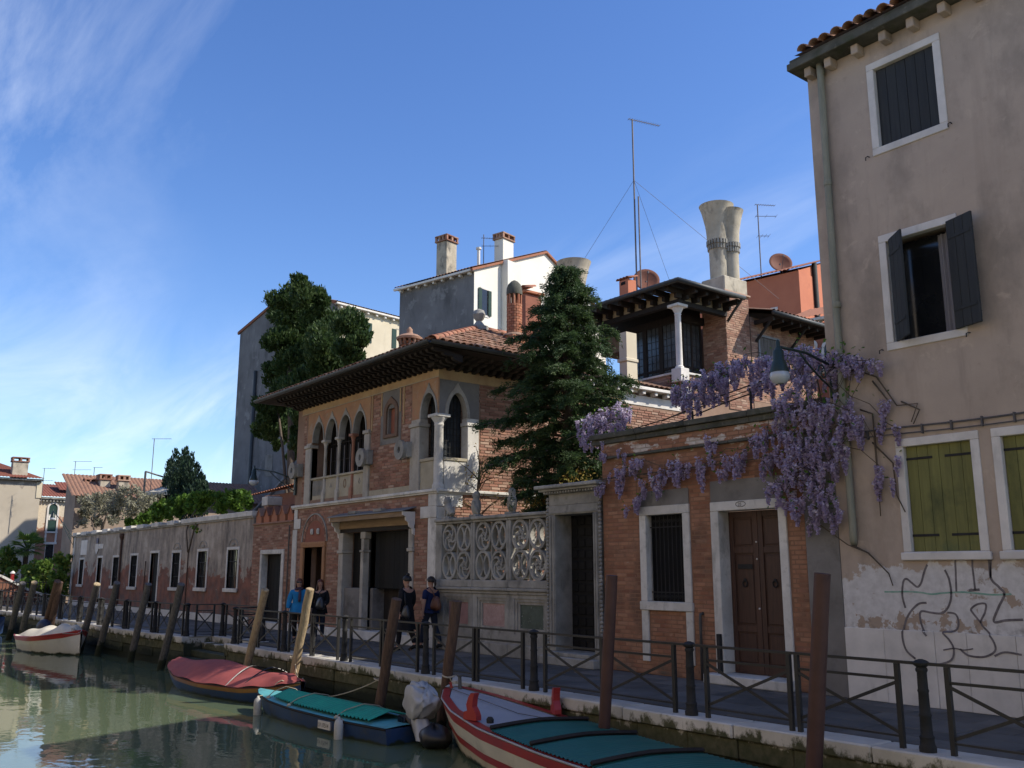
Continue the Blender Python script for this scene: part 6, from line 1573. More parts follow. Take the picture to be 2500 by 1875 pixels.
def bridge():
    T = thing('brick_bridge', 'brick canal bridge with sloping stone-capped parapet at the left edge', 'bridge', (-50, -6, 0))
    # abutment, stepped deck and parapet rising towards the crown over the canal
    prof = [(-.9,-2.4),(-.9,.45),(-1.6,.75),(-2.9,1.45),(-4.5,1.95),(-7,2.3),(-9.5,1.95),(-11.5,1.3),(-13.5,.4),(-13.5,-2.4),(-11.8,-2.4),(-11.2,-.6),(-9.5,.55),(-7,1.05),(-4.9,.55),(-3.4,-.5),(-3.0,-2.4)]
    MB().prism(prof, -49.6, -49.25, axis='x').build('parapet_wall', lay('bridge_brick', (.25,.115,.075), (.16,.075,.05), 1.5, .9, .4, 30, layers=[dict(c=(.30,.24,.19), s=2.2, lo=.58, hi=.68, amt=.6)]), T)
    MB().prism([(p[0],p[1]-.9) if p[1] > .2 else p for p in prof], -52.4, -49.6, axis='x').build('deck', M['paving'], T)
    MB().prism(prof, -52.75, -52.4, axis='x').build('parapet_wall', M['brick_orange'], T)
    for a, b in (((-.8,.5),(-1.6,.8)), ((-1.6,.8),(-2.9,1.5)), ((-2.9,1.5),(-4.5,2.0)), ((-4.5,2.0),(-7,2.35)), ((-7,2.35),(-9.5,2.0)), ((-9.5,2.0),(-11.5,1.35))):
        MB().bar((-49.42,a[0],a[1]),(-49.42,b[0],b[1]),.5,.12).build('capstone', M['stone'], T)
    s = [(-3.2,-.5),(-2.6,-.15),(-1.9,.0),(-1.0,.02)]
    MB().bar((-49.0,-3.9,.18),(-49.0,-1.2,-.72),.25,.35).build('stone_ramp', M['stone'], T)
    T = thing('garden_fence', 'dark green iron garden fence beyond the quay railing', 'fence', (-49, 0, 0))
    for k in range(26): MB().bar((-48.6-.03*k, -4.4+k*.17, 0), (-48.6-.03*k, -4.4+k*.17, 1.25), .03).build('picket', M['iron'], T)
    MB().bar((-48.55,-4.5,1.15),(-49.4,.1,1.15),.05).bar((-48.55,-4.5,.15),(-49.4,.1,.15),.05).build('rail', M['iron'], T)
    T = thing('red_lantern_post', 'small red post with a white cap on the bridge parapet', 'post', (-49.42, -2.35, 1.2))
    MB().lathe([(.09,1.15),(.09,1.62),(.12,1.64)], -49.42, -2.35, 10).build('shaft', lay('red_paint', (.35,.03,.03), None, 3, .6, 0), T); MB().lathe([(.14,1.64),(.12,1.70),(.03,1.78)], -49.42, -2.35, 10).build('cap', M['stone_clean'], T)
bridge()
# ------------------------------------------------------------------ vegetation
def leaf_mat(name, cols, trans=.35, rough=.6):
    m = bpy.data.materials.new(name); m.use_nodes = True; nt = m.node_tree; N = nt.nodes; L = nt.links; b = N['Principled BSDF']
    at = N.new('ShaderNodeAttribute'); at.attribute_name = 'tint'; oi = N.new('ShaderNodeObjectInfo')
    a = N.new('ShaderNodeMath'); a.operation = 'MULTIPLY_ADD'; L.new(oi.outputs['Random'], a.inputs[0]); a.inputs[1].default_value = .25; L.new(at.outputs['Fac'], a.inputs[2])
    fr = N.new('ShaderNodeMath'); fr.operation = 'FRACT'; L.new(a.outputs[0], fr.inputs[0])
    col = _ramp(nt, fr.outputs[0], [(i/(len(cols)-1), c) for i, c in enumerate(cols)])
    L.new(col, b.inputs['Base Color']); b.inputs['Roughness'].default_value = rough; b.inputs['Specular IOR Level'].default_value = .25
    tr = N.new('ShaderNodeBsdfTranslucent'); L.new(col, tr.inputs[0]); ms = N.new('ShaderNodeMixShader'); ms.inputs[0].default_value = trans
    L.new(b.outputs[0], ms.inputs[1]); L.new(tr.outputs[0], ms.inputs[2]); L.new(ms.outputs[0], N['Material Output'].inputs[0])
    return m
M['leaf_cypress'] = leaf_mat('cypress_foliage', [(.024,.050,.015), (.045,.080,.022), (.032,.062,.018), (.072,.108,.03)])
M['leaf_cedar'] = leaf_mat('conifer_sprays', [(.028,.055,.020), (.052,.090,.030), (.036,.068,.024), (.085,.125,.042)])
M['leaf_yew'] = leaf_mat('yew_foliage', [(.012,.030,.016), (.022,.048,.024), (.016,.038,.02), (.034,.062,.03)], .2)
M['leaf_vine'] = leaf_mat('vine_leaves', [(.06,.13,.02), (.11,.21,.03), (.05,.10,.018), (.17,.28,.04)], .45)
M['leaf_grey'] = leaf_mat('grey_green_leaves', [(.20,.19,.13), (.30,.29,.21), (.14,.14,.09), (.36,.34,.25)], .35)
M['leaf_bush'] = leaf_mat('garden_shrub_leaves', [(.055,.11,.02), (.12,.20,.035), (.16,.25,.045), (.075,.14,.03), (.28,.28,.05)], .45)
M['leaf_yellow'] = leaf_mat('yellow_spring_leaves', [(.35,.24,.05), (.42,.34,.09), (.25,.15,.04), (.30,.30,.07)], .4)
M['petal'] = leaf_mat('wisteria_petals', [(.42,.34,.47), (.56,.47,.61), (.34,.26,.40), (.68,.61,.71), (.80,.75,.83)], .42)
M['bark'] = lay('grey_brown_bark', (.13,.10,.075), (.07,.055,.04), 5, .95, .6, 25, st=(4,4,.7), bdist=.03)
M['stem'] = lay('woody_stem', (.12,.09,.06), (.07,.055,.038), 6, .95, .4, 30)
def leaf_mesh(name, Cc, size, mat, dirs=None, aspect=.45, spread=.6, tint=None, fold=.0):
    """one mesh of many kite-shaped leaves; dirs = growing direction of each leaf"""
    n = len(Cc); Cc = np.asarray(Cc, float)
    if dirs is None: d = NR.normal(size=(n,3))
    else: d = np.asarray(dirs, float) + NR.normal(size=(n,3))*spread
    d /= np.linalg.norm(d, axis=1)[:,None] + 1e-9
    q = NR.normal(size=(n,3)); s = np.cross(d, q); s /= np.linalg.norm(s, axis=1)[:,None] + 1e-9
    sz = (np.asarray(size)*np.ones(n))[:,None]
    v = np.stack([Cc-d*sz*.5, Cc+s*sz*aspect*.5+d*sz*.05, Cc+d*sz*.5, Cc-s*sz*aspect*.5+d*sz*.05], axis=1).reshape(-1,3)
    me = bpy.data.meshes.new(name)
    me.vertices.add(4*n); me.vertices.foreach_set('co', v.ravel())
    me.loops.add(4*n); me.loops.foreach_set('vertex_index', np.arange(4*n, dtype=np.int32))
    me.polygons.add(n); me.polygons.foreach_set('loop_start', np.arange(0, 4*n, 4, dtype=np.int32)); me.polygons.foreach_set('loop_total', np.full(n, 4, dtype=np.int32))
    t = NR.random(n) if tint is None else np.clip(tint + NR.normal(size=n)*.12, 0.001, .999)
    at = me.attributes.new('tint', 'FLOAT', 'FACE'); at.data.foreach_set('value', (t*.999+.0005).astype(np.float32))
    me.materials.append(mat); me.update(); me.validate()
    return me
def leaf_obj(name, Cc, size, mat, parent, kind=None, **kw):
    o = bpy.data.objects.new(name, leaf_mesh(name, Cc, size, mat, **kw)); _link(o)
    if parent: attach(o, parent)
    if kind: o['kind'] = kind
    return o
def ball(c, r, n, shell=.55, sq=(1,1,1)):
    """points filling a ball, denser near its surface, with an uneven outline"""
    d = NR.normal(size=(n,3)); d /= np.linalg.norm(d, axis=1)[:,None]
    rr = (shell + (1-shell)*NR.random(n))**.8
    rr *= 1 + .18*np.sin(d[:,0]*5+c[0]*3)*np.sin(d[:,2]*6+c[2]*2) + .12*np.sin(d[:,1]*9+c[1])
    return np.asarray(c) + d*rr[:,None]*r*np.asarray(sq), d
def px_clumps(L, Y, jit=.6, k=1.0):
    """clumps given as image discs (displayed at 2212 px) set near the plane Y -> world centre, radius"""
    out = []
    for x, y, r in L:
        yy = Y + rnd(-jit, jit); n = (x*1.1302, y*1.1302); a = _onY(n, yy); b = _onY((n[0], n[1]+r*1.1302), yy)
        out.append(((a[0], yy, a[1]), abs(b[1]-a[1])*k))
    return out
def clump_tree(name, label, cat, base, clumps, mat, leaf, dens, up=.8, trunks=(), aspect=.4, tint_top=True, sub=7, subr=.42):
    T = thing(name, label, cat, base)
    P = []; Dd = []; Tt = []
    for c, r in clumps:
        pts, d = ball(c, r*.72, sub*3); k = NR.permutation(len(pts))[:sub]
        subs = [(c, r*.62)] + [(pts[i], r*subr*rnd(.75,1.15)) for i in k]
        for sc, sr in subs:
            n = int(dens*sr*sr); q, dd = ball(sc, sr, n, .5); P.append(q); Dd.append(dd*.7 + np.array([0,0,up])); Tt.append(np.full(n, rnd(.15,.8)))
    P = np.concatenate(P); Dd = np.concatenate(Dd); Tt = np.concatenate(Tt)
    leaf_obj('crown', P, leaf*NR.uniform(.6,1.3,len(P)), mat, T, dirs=Dd, aspect=aspect, spread=.45, tint=Tt)
    for pts, r0, r1 in trunks:
        m = len(pts); MB().tube(pts, [r0+(r1-r0)*i/(m-1) for i in range(m)], 8).build('trunk', M['bark'], T, smooth=True)
    return T
# tall dense cypress left of the loggia house
cl = px_clumps([(655,628,38),(625,655,44),(690,650,38),(605,672,36),(650,690,58),(705,700,55),(755,705,42),(600,730,40),(640,760,60),(700,760,65),(760,750,42),(785,735,24),(600,800,42),(645,830,52),(700,820,58),(755,800,40),(600,855,36),(640,890,38),(690,870,42),(575,905,26),(610,920,26),(625,935,28),(600,895,34),(655,905,34),(640,960,22),(585,935,24),(600,960,16),(560,930,20),(650,930,26),(795,790,18),(730,850,36),(640,945,24),(655,975,18),(628,985,16),(575,880,30)], 3.4, .9)
bx = _onY((690,1250), 3.3)
def tr_(x0, y0, x1, y1, Y): a = _onY((x0*1.1302,y0*1.1302), Y); b = _onY((x1*1.1302,y1*1.1302), Y); return [(a[0],Y,-.05),(a[0],Y,a[1]),((a[0]+b[0])/2+.1,Y,(a[1]+b[1])/2),(b[0],Y,b[1])]
clump_tree('cypress_tree', 'tall dense dark green evergreen tree left of the loggia house', 'tree', (bx[0],3.3,0), cl, M['leaf_cypress'], .19, 3000, .9,
    [(tr_(628,1085,625,760,3.3), .22, .1), (tr_(640,1085,665,800,3.6), .16, .07), (tr_(620,1080,596,850,3.1), .09, .04)])
# drooping conifer in the garden behind the screen
def conifer():
    T = thing('drooping_conifer', 'broad drooping dark conifer in the garden behind the stone screen', 'tree', (-8.7, 1.9, 0))
    cx, cy = -8.18, 1.80
    MB().tube([(cx-.1,cy,-.05),(cx,cy,2.5),(cx+.05,cy,5.5),(cx-.05,cy,8.9)], [.2,.17,.11,.03], 9).build('trunk', M['bark'], T, smooth=True)
    P = []; Dd = []; Tt = []; limbs = MB(); S_ = []
    prof = [(2.9,1.2),(3.6,2.0),(4.4,2.45),(5.2,2.45),(6.0,2.15),(6.8,1.85),(7.6,1.4),(8.3,.9),(8.9,.45),(9.25,.1)]
    zz = np.linspace(2.95, 9.1, 170)
    for i, z in enumerate(zz):
        Rr = .88*float(np.interp(z, [p[0] for p in prof], [p[1] for p in prof])) * rnd(.40, 1.12)
        az = i*2.39996 + rnd(-.3,.3); dx, dy = math.cos(az), math.sin(az)
        if dx < -.3: Rr *= .86
        if cx + dx*Rr < -10.85 and cy+dy*Rr > -.05: Rr = min(Rr, (cx+10.8)/max(.05,-dx))
        n = 9; pts = []
        for k in range(n+1):
            u = k/n; pts.append((cx+dx*Rr*u, cy+dy*Rr*u, z + .42*Rr*(.55*u - .75*u*u)))
        limbs.tube(pts, [.035*(1-.8*k/n)+.006 for k in range(n+1)], 5, cap=False)
        nt_ = int(7 + Rr*12)
        tn = rnd(.1,.7)
        for k in range(nt_):
            u = rnd(.12, 1.0)**.75; b = np.array([cx+dx*Rr*u, cy+dy*Rr*u, z+.42*Rr*(.55*u-.75*u*u)])
            sd = R.choice((-1,1)); sl = rnd(.25,.62)*(.55+.6*(1-u)); dirv = np.array([dx*.75-dy*sd*.8, dy*.75+dx*sd*.8, rnd(-.9,.35)]); dirv /= np.linalg.norm(dirv)
            m = int(26+sl*80); w = NR.random(m)
            q = b + dirv*sl*w[:,None] + NR.normal(size=(m,3))*.035 + np.array([0,0,-.25])*(w**2*sl)[:,None]
            P.append(q); Dd.append(np.tile(dirv+np.array([0,0,-.15]), (m,1))); Tt.append(np.clip(tn+.35*w,0,1)); S_.append(.10*(1.15-.5*w))
    P = np.concatenate(P); leaf_obj('crown', P, np.concatenate(S_)*NR.uniform(.7,1.3,len(P)), M['leaf_cedar'], T, dirs=np.concatenate(Dd), aspect=.27, spread=.42, tint=np.concatenate(Tt))
    limbs.build('limb', M['bark'], T, smooth=True)
conifer()
# dark fluted yew, clipped vine hedge, grey shrub
def yew():
    T = thing('fluted_yew', 'dark columnar yew with upright tips behind the vine hedge', 'tree', (-42.2, 4.2, 0))
    P = []; Dd = []; Tt = []
    for x, y0, y1, r in ((365,1085,1000,13),(378,1090,980,14),(395,1095,985,16),(412,1100,990,15),(425,1100,1010,13),(437,1095,1030,11),(445,1095,1050,9),(355,1090,1040,9),(403,1095,975,12),(386,1090,1000,15)):
        for k in range(9):
            u = k/8; y = y0+(y1-y0)*u; Yy = 4.2+rnd(-.6,.6); a = _onY((x*1.1302+rnd(-2,2), y*1.1302), Yy); rr = r*1.13*50/2250*(1-.55*u**2)*1.2
            q, d = ball((a[0], Yy, a[1]), rr, int(900*rr*rr)+60, .55, (1,1,1.6)); P.append(q); Dd.append(d*.3+np.array([0,0,1.2])); Tt.append(np.full(len(q), rnd(.1,.9)))
    P = np.concatenate(P); leaf_obj('crown', P, .2*NR.uniform(.6,1.3,len(P)), M['leaf_yew'], T, dirs=np.concatenate(Dd), aspect=.35, spread=.3, tint=np.concatenate(Tt))
    MB().tube([(-42.2,4.2,-.05),(-42.2,4.2,5.5)], [.25,.1], 8).build('trunk', M['bark'], T)
yew()
cl = px_clumps([(330,1108,16),(350,1100,18),(372,1093,20),(395,1088,20),(418,1083,20),(440,1080,18),(462,1078,18),(485,1076,18),(505,1076,18),(525,1075,16),(340,1118,14),(365,1108,14),(390,1102,14),(430,1098,14),(480,1095,14),(510,1092,16),(535,1085,12),(315,1120,14),(300,1122,12),(280,1128,12)], .75, .35, 1.3)
clump_tree('vine_hedge', 'bright green vine leaves spilling along the top of the low range', 'hedge', (-30,.6,3.8), cl, M['leaf_vine'], .14, 1700, .25,
    [([(-28.2,-.12,2.5),(-28.5,-.12,3.3),(-28.9,.1,3.8),(-29.2,.5,4.3)], .03, .02), ([(-28.1,-.12,2.5),(-27.7,-.12,3.3),(-27.4,.1,3.9),(-27.3,.5,4.4)], .03, .02)], aspect=.85)
cl = px_clumps([(722,1238,7)], -.15, .0); q_ = px_clumps([(420,1138,9),(428,1146,7)], -.12, .02)
cl = q_
clump_tree('wall_weed', 'small tuft of leaves rooted in the wall below the vine', 'plant', (-28.1,0,2.4), cl, M['leaf_bush'], .12, 700, .2, aspect=.8)
cl = px_clumps([(190,1090,24),(215,1080,24),(240,1072,24),(265,1068,26),(290,1072,26),(315,1080,24),(185,1110,20),(215,1105,24),(250,1100,26),(285,1100,24),(310,1105,20),(180,1130,16),(210,1128,18),(245,1125,16),(330,1085,16),(345,1070,10)], 1.0, .8)
clump_tree('grey_leaved_shrub', 'silvery grey-green shrub spreading over the far end of the low range', 'shrub', (-46,1.0,0), cl, M['leaf_grey'], .24, 600, .15,
    [([(-45.5,.9,0),(-45.2,.9,3.6),(-44.0,.9,4.8)], .12, .05), ([(-45.3,.8,3.4),(-46.8,.8,4.6)], .07, .03)], aspect=.35)
# garden at the canal end
bush_spots = [((20,1190),(26,1250),'leaf_bush','yellow-green garden bush at the left picture edge', [(10,1195,24),(22,1215,24),(5,1225,22),(25,1240,18),(35,1222,14)], 56, -1.5),
    (None,None,'leaf_bush','dense green garden shrub in the middle of the far garden', [(70,1235,26),(95,1225,26),(85,1255,24),(60,1262,22),(110,1250,22),(100,1275,20),(75,1280,18)], 54, -.8),
    (None,None,'leaf_bush','leafy garden shrub against the end of the low range', [(130,1210,20),(140,1230,20),(125,1240,20),(142,1255,18),(135,1275,16),(148,1205,12),(120,1262,16)], 51, -.5)]
for _, _, mt, lab, L, h, Yc in bush_spots:
    cc = []
    for x, y, r in L:
        p = gpos((x*1.1302, y*1.1302), h+rnd(-1,1)); cc.append(((p.x,p.y,p.z), r*1.1302*h/2250))
    clump_tree('garden_shrub', lab, 'shrub', (cc[0][0][0], cc[0][0][1], 0), cc, M[mt], .26, 420, .3, [([(cc[0][0][0],cc[0][0][1],-.05),cc[0][0]], .08, .03)], aspect=.6)
def palm():
    c = gpos((55*1.1302+3, 1185*1.1302), 57); T = thing('fan_palm', 'fan palm with a round head of spiky leaves in the far garden', 'palm', (c.x, c.y, 0))
    MB().tube([(c.x,c.y,-.05),(c.x,c.y,c.z)], [.16,.14], 8).build('trunk', M['bark'], T)
    for k in range(34):
        az = k*2.4; el = rnd(-.5,1.2); d = Vector((math.cos(az)*math.cos(el), math.sin(az)*math.cos(el), math.sin(el))); b = Vector((c.x,c.y,c.z)); e = b+d*rnd(.5,.8)
        mb = MB(); mb.tube([b, e], .02, 4)
        s = d.cross(Vector((0,0,1))).normalized(); up = s.cross(d)
        for j in range(13):
            a = (j-6)*.22; dd = (d*math.cos(a)+s*math.sin(a)); tip = e+dd*rnd(.55,.75)+Vector((0,0,-.12)); w = up.cross(dd).normalized()*.035
            mb.add([tuple(e), tuple(e+dd*.3+w), tuple(tip), tuple(e+dd*.3-w)], [(0,1,2,3)], rnd(.05,.95))
        mb.build('frond', M['leaf_bush'], T)
palm()
# slim sapling with yellow spring leaves behind the screen
def sapling():
    T = thing('yellow_leaved_sapling', 'thin bare-branched sapling with sparse yellow leaves by the corner window', 'tree', (-10.1, .75, 0))
    mb = MB(); tips = []
    mb.tube([(-10.1,.75,-.05),(-10.12,.7,2.6),(-10.2,.65,3.6),(-10.05,.6,4.3)], [.06,.05,.035,.02], 6)
    for k in range(22):
        z = rnd(3.0,4.4); az = rnd(0,6.3); l = rnd(.3,.8); b = Vector((-10.13,.67,z)); e = b+Vector((math.cos(az)*l, math.sin(az)*l*.7, rnd(.05,.6)))
        mb.tube([b,(b+e)/2+Vector((0,0,.05)),e], [.014,.01,.005], 4); tips += [tuple(b.lerp(e, t)+Vector((rnd(-.1,.1),rnd(-.1,.1),rnd(-.1,.12)))) for t in (.5,.6,.7,.8,.9,1,1,1)]
    mb.build('trunk', M['stem'], T, smooth=True); leaf_obj('crown', np.array(tips), .06*NR.uniform(.6,1.3,len(tips)), M['leaf_yellow'], T, aspect=.6)
    T = thing('garden_undergrowth', 'yellowish undergrowth lit behind the tracery screen', 'plants', (-8.2, 1.2, 0)); P = []
    for x, y, z, r in ((-9.3,1.0,2.6,.5),(-8.7,1.3,3.3,.5),(-7.6,1.2,2.4,.6),(-6.9,.9,3.4,.5),(-7.4,1.4,3.8,.5),(-6.6,.8,2.4,.4)): P.append(ball((x,y,z), r, 260, .2)[0])
    P = np.concatenate(P); leaf_obj('leaves', P, .09*NR.uniform(.5,1.3,len(P)), M['leaf_yellow'], T, aspect=.5)
    mb = MB()
    for x, y, z in ((-9.3,1.0,2.9),(-8.7,1.3,3.5),(-7.6,1.2,2.8),(-6.9,.9,3.6),(-6.6,.8,2.6)): mb.tube([(x,y,-.05),(x+.05,y,z)], [.03,.012], 5)
    mb.build('stems', M['stem'], T)
sapling()
# wisteria
def raceme_mesh(L, w, n):
    t = NR.random(n)**.8; r = w*(1-.75*t)*(.35+.65*NR.random(n)); a = NR.random(n)*2*PI
    P = np.stack([r*np.cos(a), r*np.sin(a), -L*t], 1); d = np.stack([np.cos(a), np.sin(a), -.5*np.ones(n)], 1)
    return leaf_mesh('raceme', P, .055*NR.uniform(.7,1.25,n), M['petal'], dirs=d, aspect=.8, spread=.5, tint=.15+.7*(1-t)*NR.random(n))
RM = [raceme_mesh(.26,.075,90), raceme_mesh(.32,.08,110), raceme_mesh(.21,.07,80), raceme_mesh(.38,.085,125)]
def wisteria(label, base, blobs, nmax, stems, leaves_n=120, dens=.62):
    T = thing('wisteria', label, 'wisteria', base)
    L = []
    for x, y, rx, ry, Y, dy, n in blobs:       # image ellipse (2500 px), plane Y, depth spread, count
        for _ in range(max(2, int(n*dens))):
            while True:
                u, v = rnd(-1,1), rnd(-1,1)
                if u*u+v*v <= 1: break
            Yq = Y + rnd(-dy, dy); a = _onY((x+u*rx, y+v*ry), Yq); L.append((a[0], Yq, a[1]+.13))
    L.sort(key=lambda p: (Vector(p)-CAM).length); R.shuffle(L); rest = []
    for i, p in enumerate(L):
        s = rnd(.5,1.0); me = R.choice(RM)
        if i < nmax: inst('raceme', me, T, p, (rnd(-.2,.2), rnd(-.2,.2), rnd(0,6.3)), (s,s,s))
        else: rest.append((p, s, me))
    if rest:
        V = []; Tn = []
        for p, s, me in rest:
            co = np.empty(len(me.vertices)*3); me.vertices.foreach_get('co', co); co = co.reshape(-1,3)*s
            az = rnd(0,6.3); c_, s_ = math.cos(az), math.sin(az); co = np.stack([co[:,0]*c_-co[:,1]*s_, co[:,0]*s_+co[:,1]*c_, co[:,2]], 1)+np.array(p); V.append(co)
            tv = np.empty(len(me.polygons)); me.attributes['tint'].data.foreach_get('value', tv); Tn.append(tv)
        V = np.concatenate(V); Tn = np.concatenate(Tn); n = len(Tn); me = bpy.data.meshes.new('blossom')
        me.vertices.add(4*n); me.vertices.foreach_set('co', V.ravel()); me.loops.add(4*n); me.loops.foreach_set('vertex_index', np.arange(4*n, dtype=np.int32))
        me.polygons.add(n); me.polygons.foreach_set('loop_start', np.arange(0,4*n,4,dtype=np.int32)); me.polygons.foreach_set('loop_total', np.full(n,4,dtype=np.int32))
        at = me.attributes.new('tint','FLOAT','FACE'); at.data.foreach_set('value', Tn.astype(np.float32)); me.materials.append(M['petal']); me.update(); me.validate()
        o = bpy.data.objects.new('blossom', me); _link(o); attach(o, T); o['kind'] = 'stuff'
    mb = MB()
    for s in stems:
        mb.tube(s, [.011*(1-.6*i/(len(s)-1))+.003 for i in range(len(s))], 5)
    for _ in range(len(L)//5):
        p = Vector(R.choice(L)); q = Vector(R.choice([l for l in L if (Vector(l)-p).length < .9])); m = (p+q)/2+Vector((rnd(-.1,.1),rnd(-.05,.05),rnd(.02,.15))); mb.tube([p,m,q], .006, 4, cap=False)
    mb.build('stem', M['stem'], T, smooth=True)
    P = np.array([R.choice(L) for _ in range(leaves_n)]) + NR.normal(size=(leaves_n,3))*.09 + np.array([0,0,.05])
    leaf_obj('leaves', P, .075*NR.uniform(.6,1.3,leaves_n), M['leaf_vine'], T, aspect=.5)
def curve_px(pts, Y): return [(lambda a: (a[0], Y, a[1]))(_onY(p, Y)) for p in pts]
wisteria('lilac wisteria hanging down the front of the brick wall and the downpipe', (-1, -.15, 0), [
    (1990,905,80,45,-.16,.06,55),(1960,1000,75,60,-.2,.08,80),(2050,1030,55,55,-.18,.08,46),(1900,1100,70,60,-.18,.08,60),(1990,1110,80,70,-.22,.1,80),(2090,1050,35,40,-.16,.06,16),
    (1950,1190,65,50,-.2,.08,46),(2010,1230,40,45,-.2,.06,26),(1900,1165,40,40,-.17,.05,16),(1930,1250,35,35,-.18,.05,14),(2035,1265,26,22,-.16,.05,8),(1985,1275,30,20,-.16,.05,7),(2115,905,40,26,-.1,.04,12),(2070,900,30,30,-.15,.05,16),(2150,1010,20,30,-.08,.03,5),(2170,1045,25,15,-.08,.03,5),
    (1840,1130,40,25,-.14,.05,14),(1790,1135,40,22,-.14,.05,12),(1725,1115,30,40,-.14,.05,16),(1740,1165,40,25,-.14,.05,14),(1650,1150,38,28,-.14,.05,18),(1600,1185,30,30,-.14,.05,14),(1555,1165,38,30,-.14,.05,18),(1500,1185,26,26,-.14,.05,12),(1565,1220,24,35,-.13,.05,10),(1545,1240,16,30,-.13,.04,6),(1460,1195,14,26,-.14,.05,8),(1475,1115,10,30,-.14,.05,5),(1515,1120,14,10,-.14,.04,4),
    (2148,1160,12,18,-.07,.03,3),(2185,1150,10,26,-.07,.03,4),(2142,1195,8,14,-.07,.03,2),(2180,1200,6,14,-.07,.03,2)], 260,
    [curve_px([(1430,1175),(1550,1160),(1700,1140),(1850,1120),(1960,1080)], -.1), curve_px([(2020,1040),(1985,1150),(2000,1280),(2070,1330),(2120,1350)], -.1), curve_px([(2080,900),(2140,920),(2190,990),(2240,985),(2225,1030)], -.04), curve_px([(2100,1000),(2130,1010),(2140,1110),(2150,1260)], -.04), curve_px([(2130,1080),(2180,1130),(2190,1210),(2210,1250)], -.04), curve_px([(2080,1330),(2120,1350),(2170,1400),(2180,1430)], -.04), curve_px([(1990,900),(2010,1000),(1975,1120)], -.12), curve_px([(2130,930),(2170,980),(2160,1030),(2180,1040)], -.04), curve_px([(2200,980),(2245,1000),(2230,1035)], -.04)], 420)
wisteria('sunlit lilac wisteria trained on the pergola wires above the brick wall', (-3, 1.2, 4.4), [
    (1490,1030,42,28,.5,.15,34),(1450,1045,30,25,.35,.15,20),(1520,1015,26,22,.6,.15,18),(1425,1055,22,30,.2,.1,14),(1690,965,45,35,1.2,.25,50),(1740,945,40,40,1.2,.25,46),(1780,920,36,30,1.3,.25,36),(1665,985,25,24,1.1,.2,18),(1820,905,36,24,1.3,.25,30),(1870,905,34,24,1.2,.25,24),(1890,925,25,40,.9,.25,20),(1930,900,36,36,.5,.2,34),(1965,885,26,30,.3,.2,22),(1850,945,24,22,1.3,.2,12),(1435,1085,16,22,.1,.1,8)], 200,
    [[(-5.6,.9,4.6),(-4.4,1.0,4.75),(-3,1.2,5.0),(-1.5,1.2,5.2),(-.3,1.0,5.3)], [(-5.6,.4,4.4),(-6.1,.3,4.6),(-6.4,.2,4.5)]], 260, .95)
pg = thing('pergola_wires', 'thin dark pergola rails running above the brick wall', 'pergola', (-2.5, 1.2, 4.4))
for z, y in ((5.08,1.2), (4.92,1.2)): MB().tube([(-4.6,y,z-.3),(-3.0,y,z),(-1.2,y,z+.25),(-.05,y,z+.4)], .014, 5).build('rail', M['iron'], pg)
for x, z in ((-3.8,4.82), (-2.4,5.06), (-1.2,5.25)): MB().bar((x,1.2,3.6),(x,1.2,z+.05),.03).build('post', M['iron'], pg)
cl = px_clumps([(1712,780,16),(1725,785,10)], .4, .1); clump_tree('yellow_shrub_tip', 'small tuft of bright yellow-green leaves beside the green lamp', 'plant', (-.6,.4,4.4), cl, M['leaf_yellow'], .06, 2600, .3, [([(-.6,.4,3.7),(-.6,.4,5.0)], .02, .01)], aspect=.6)
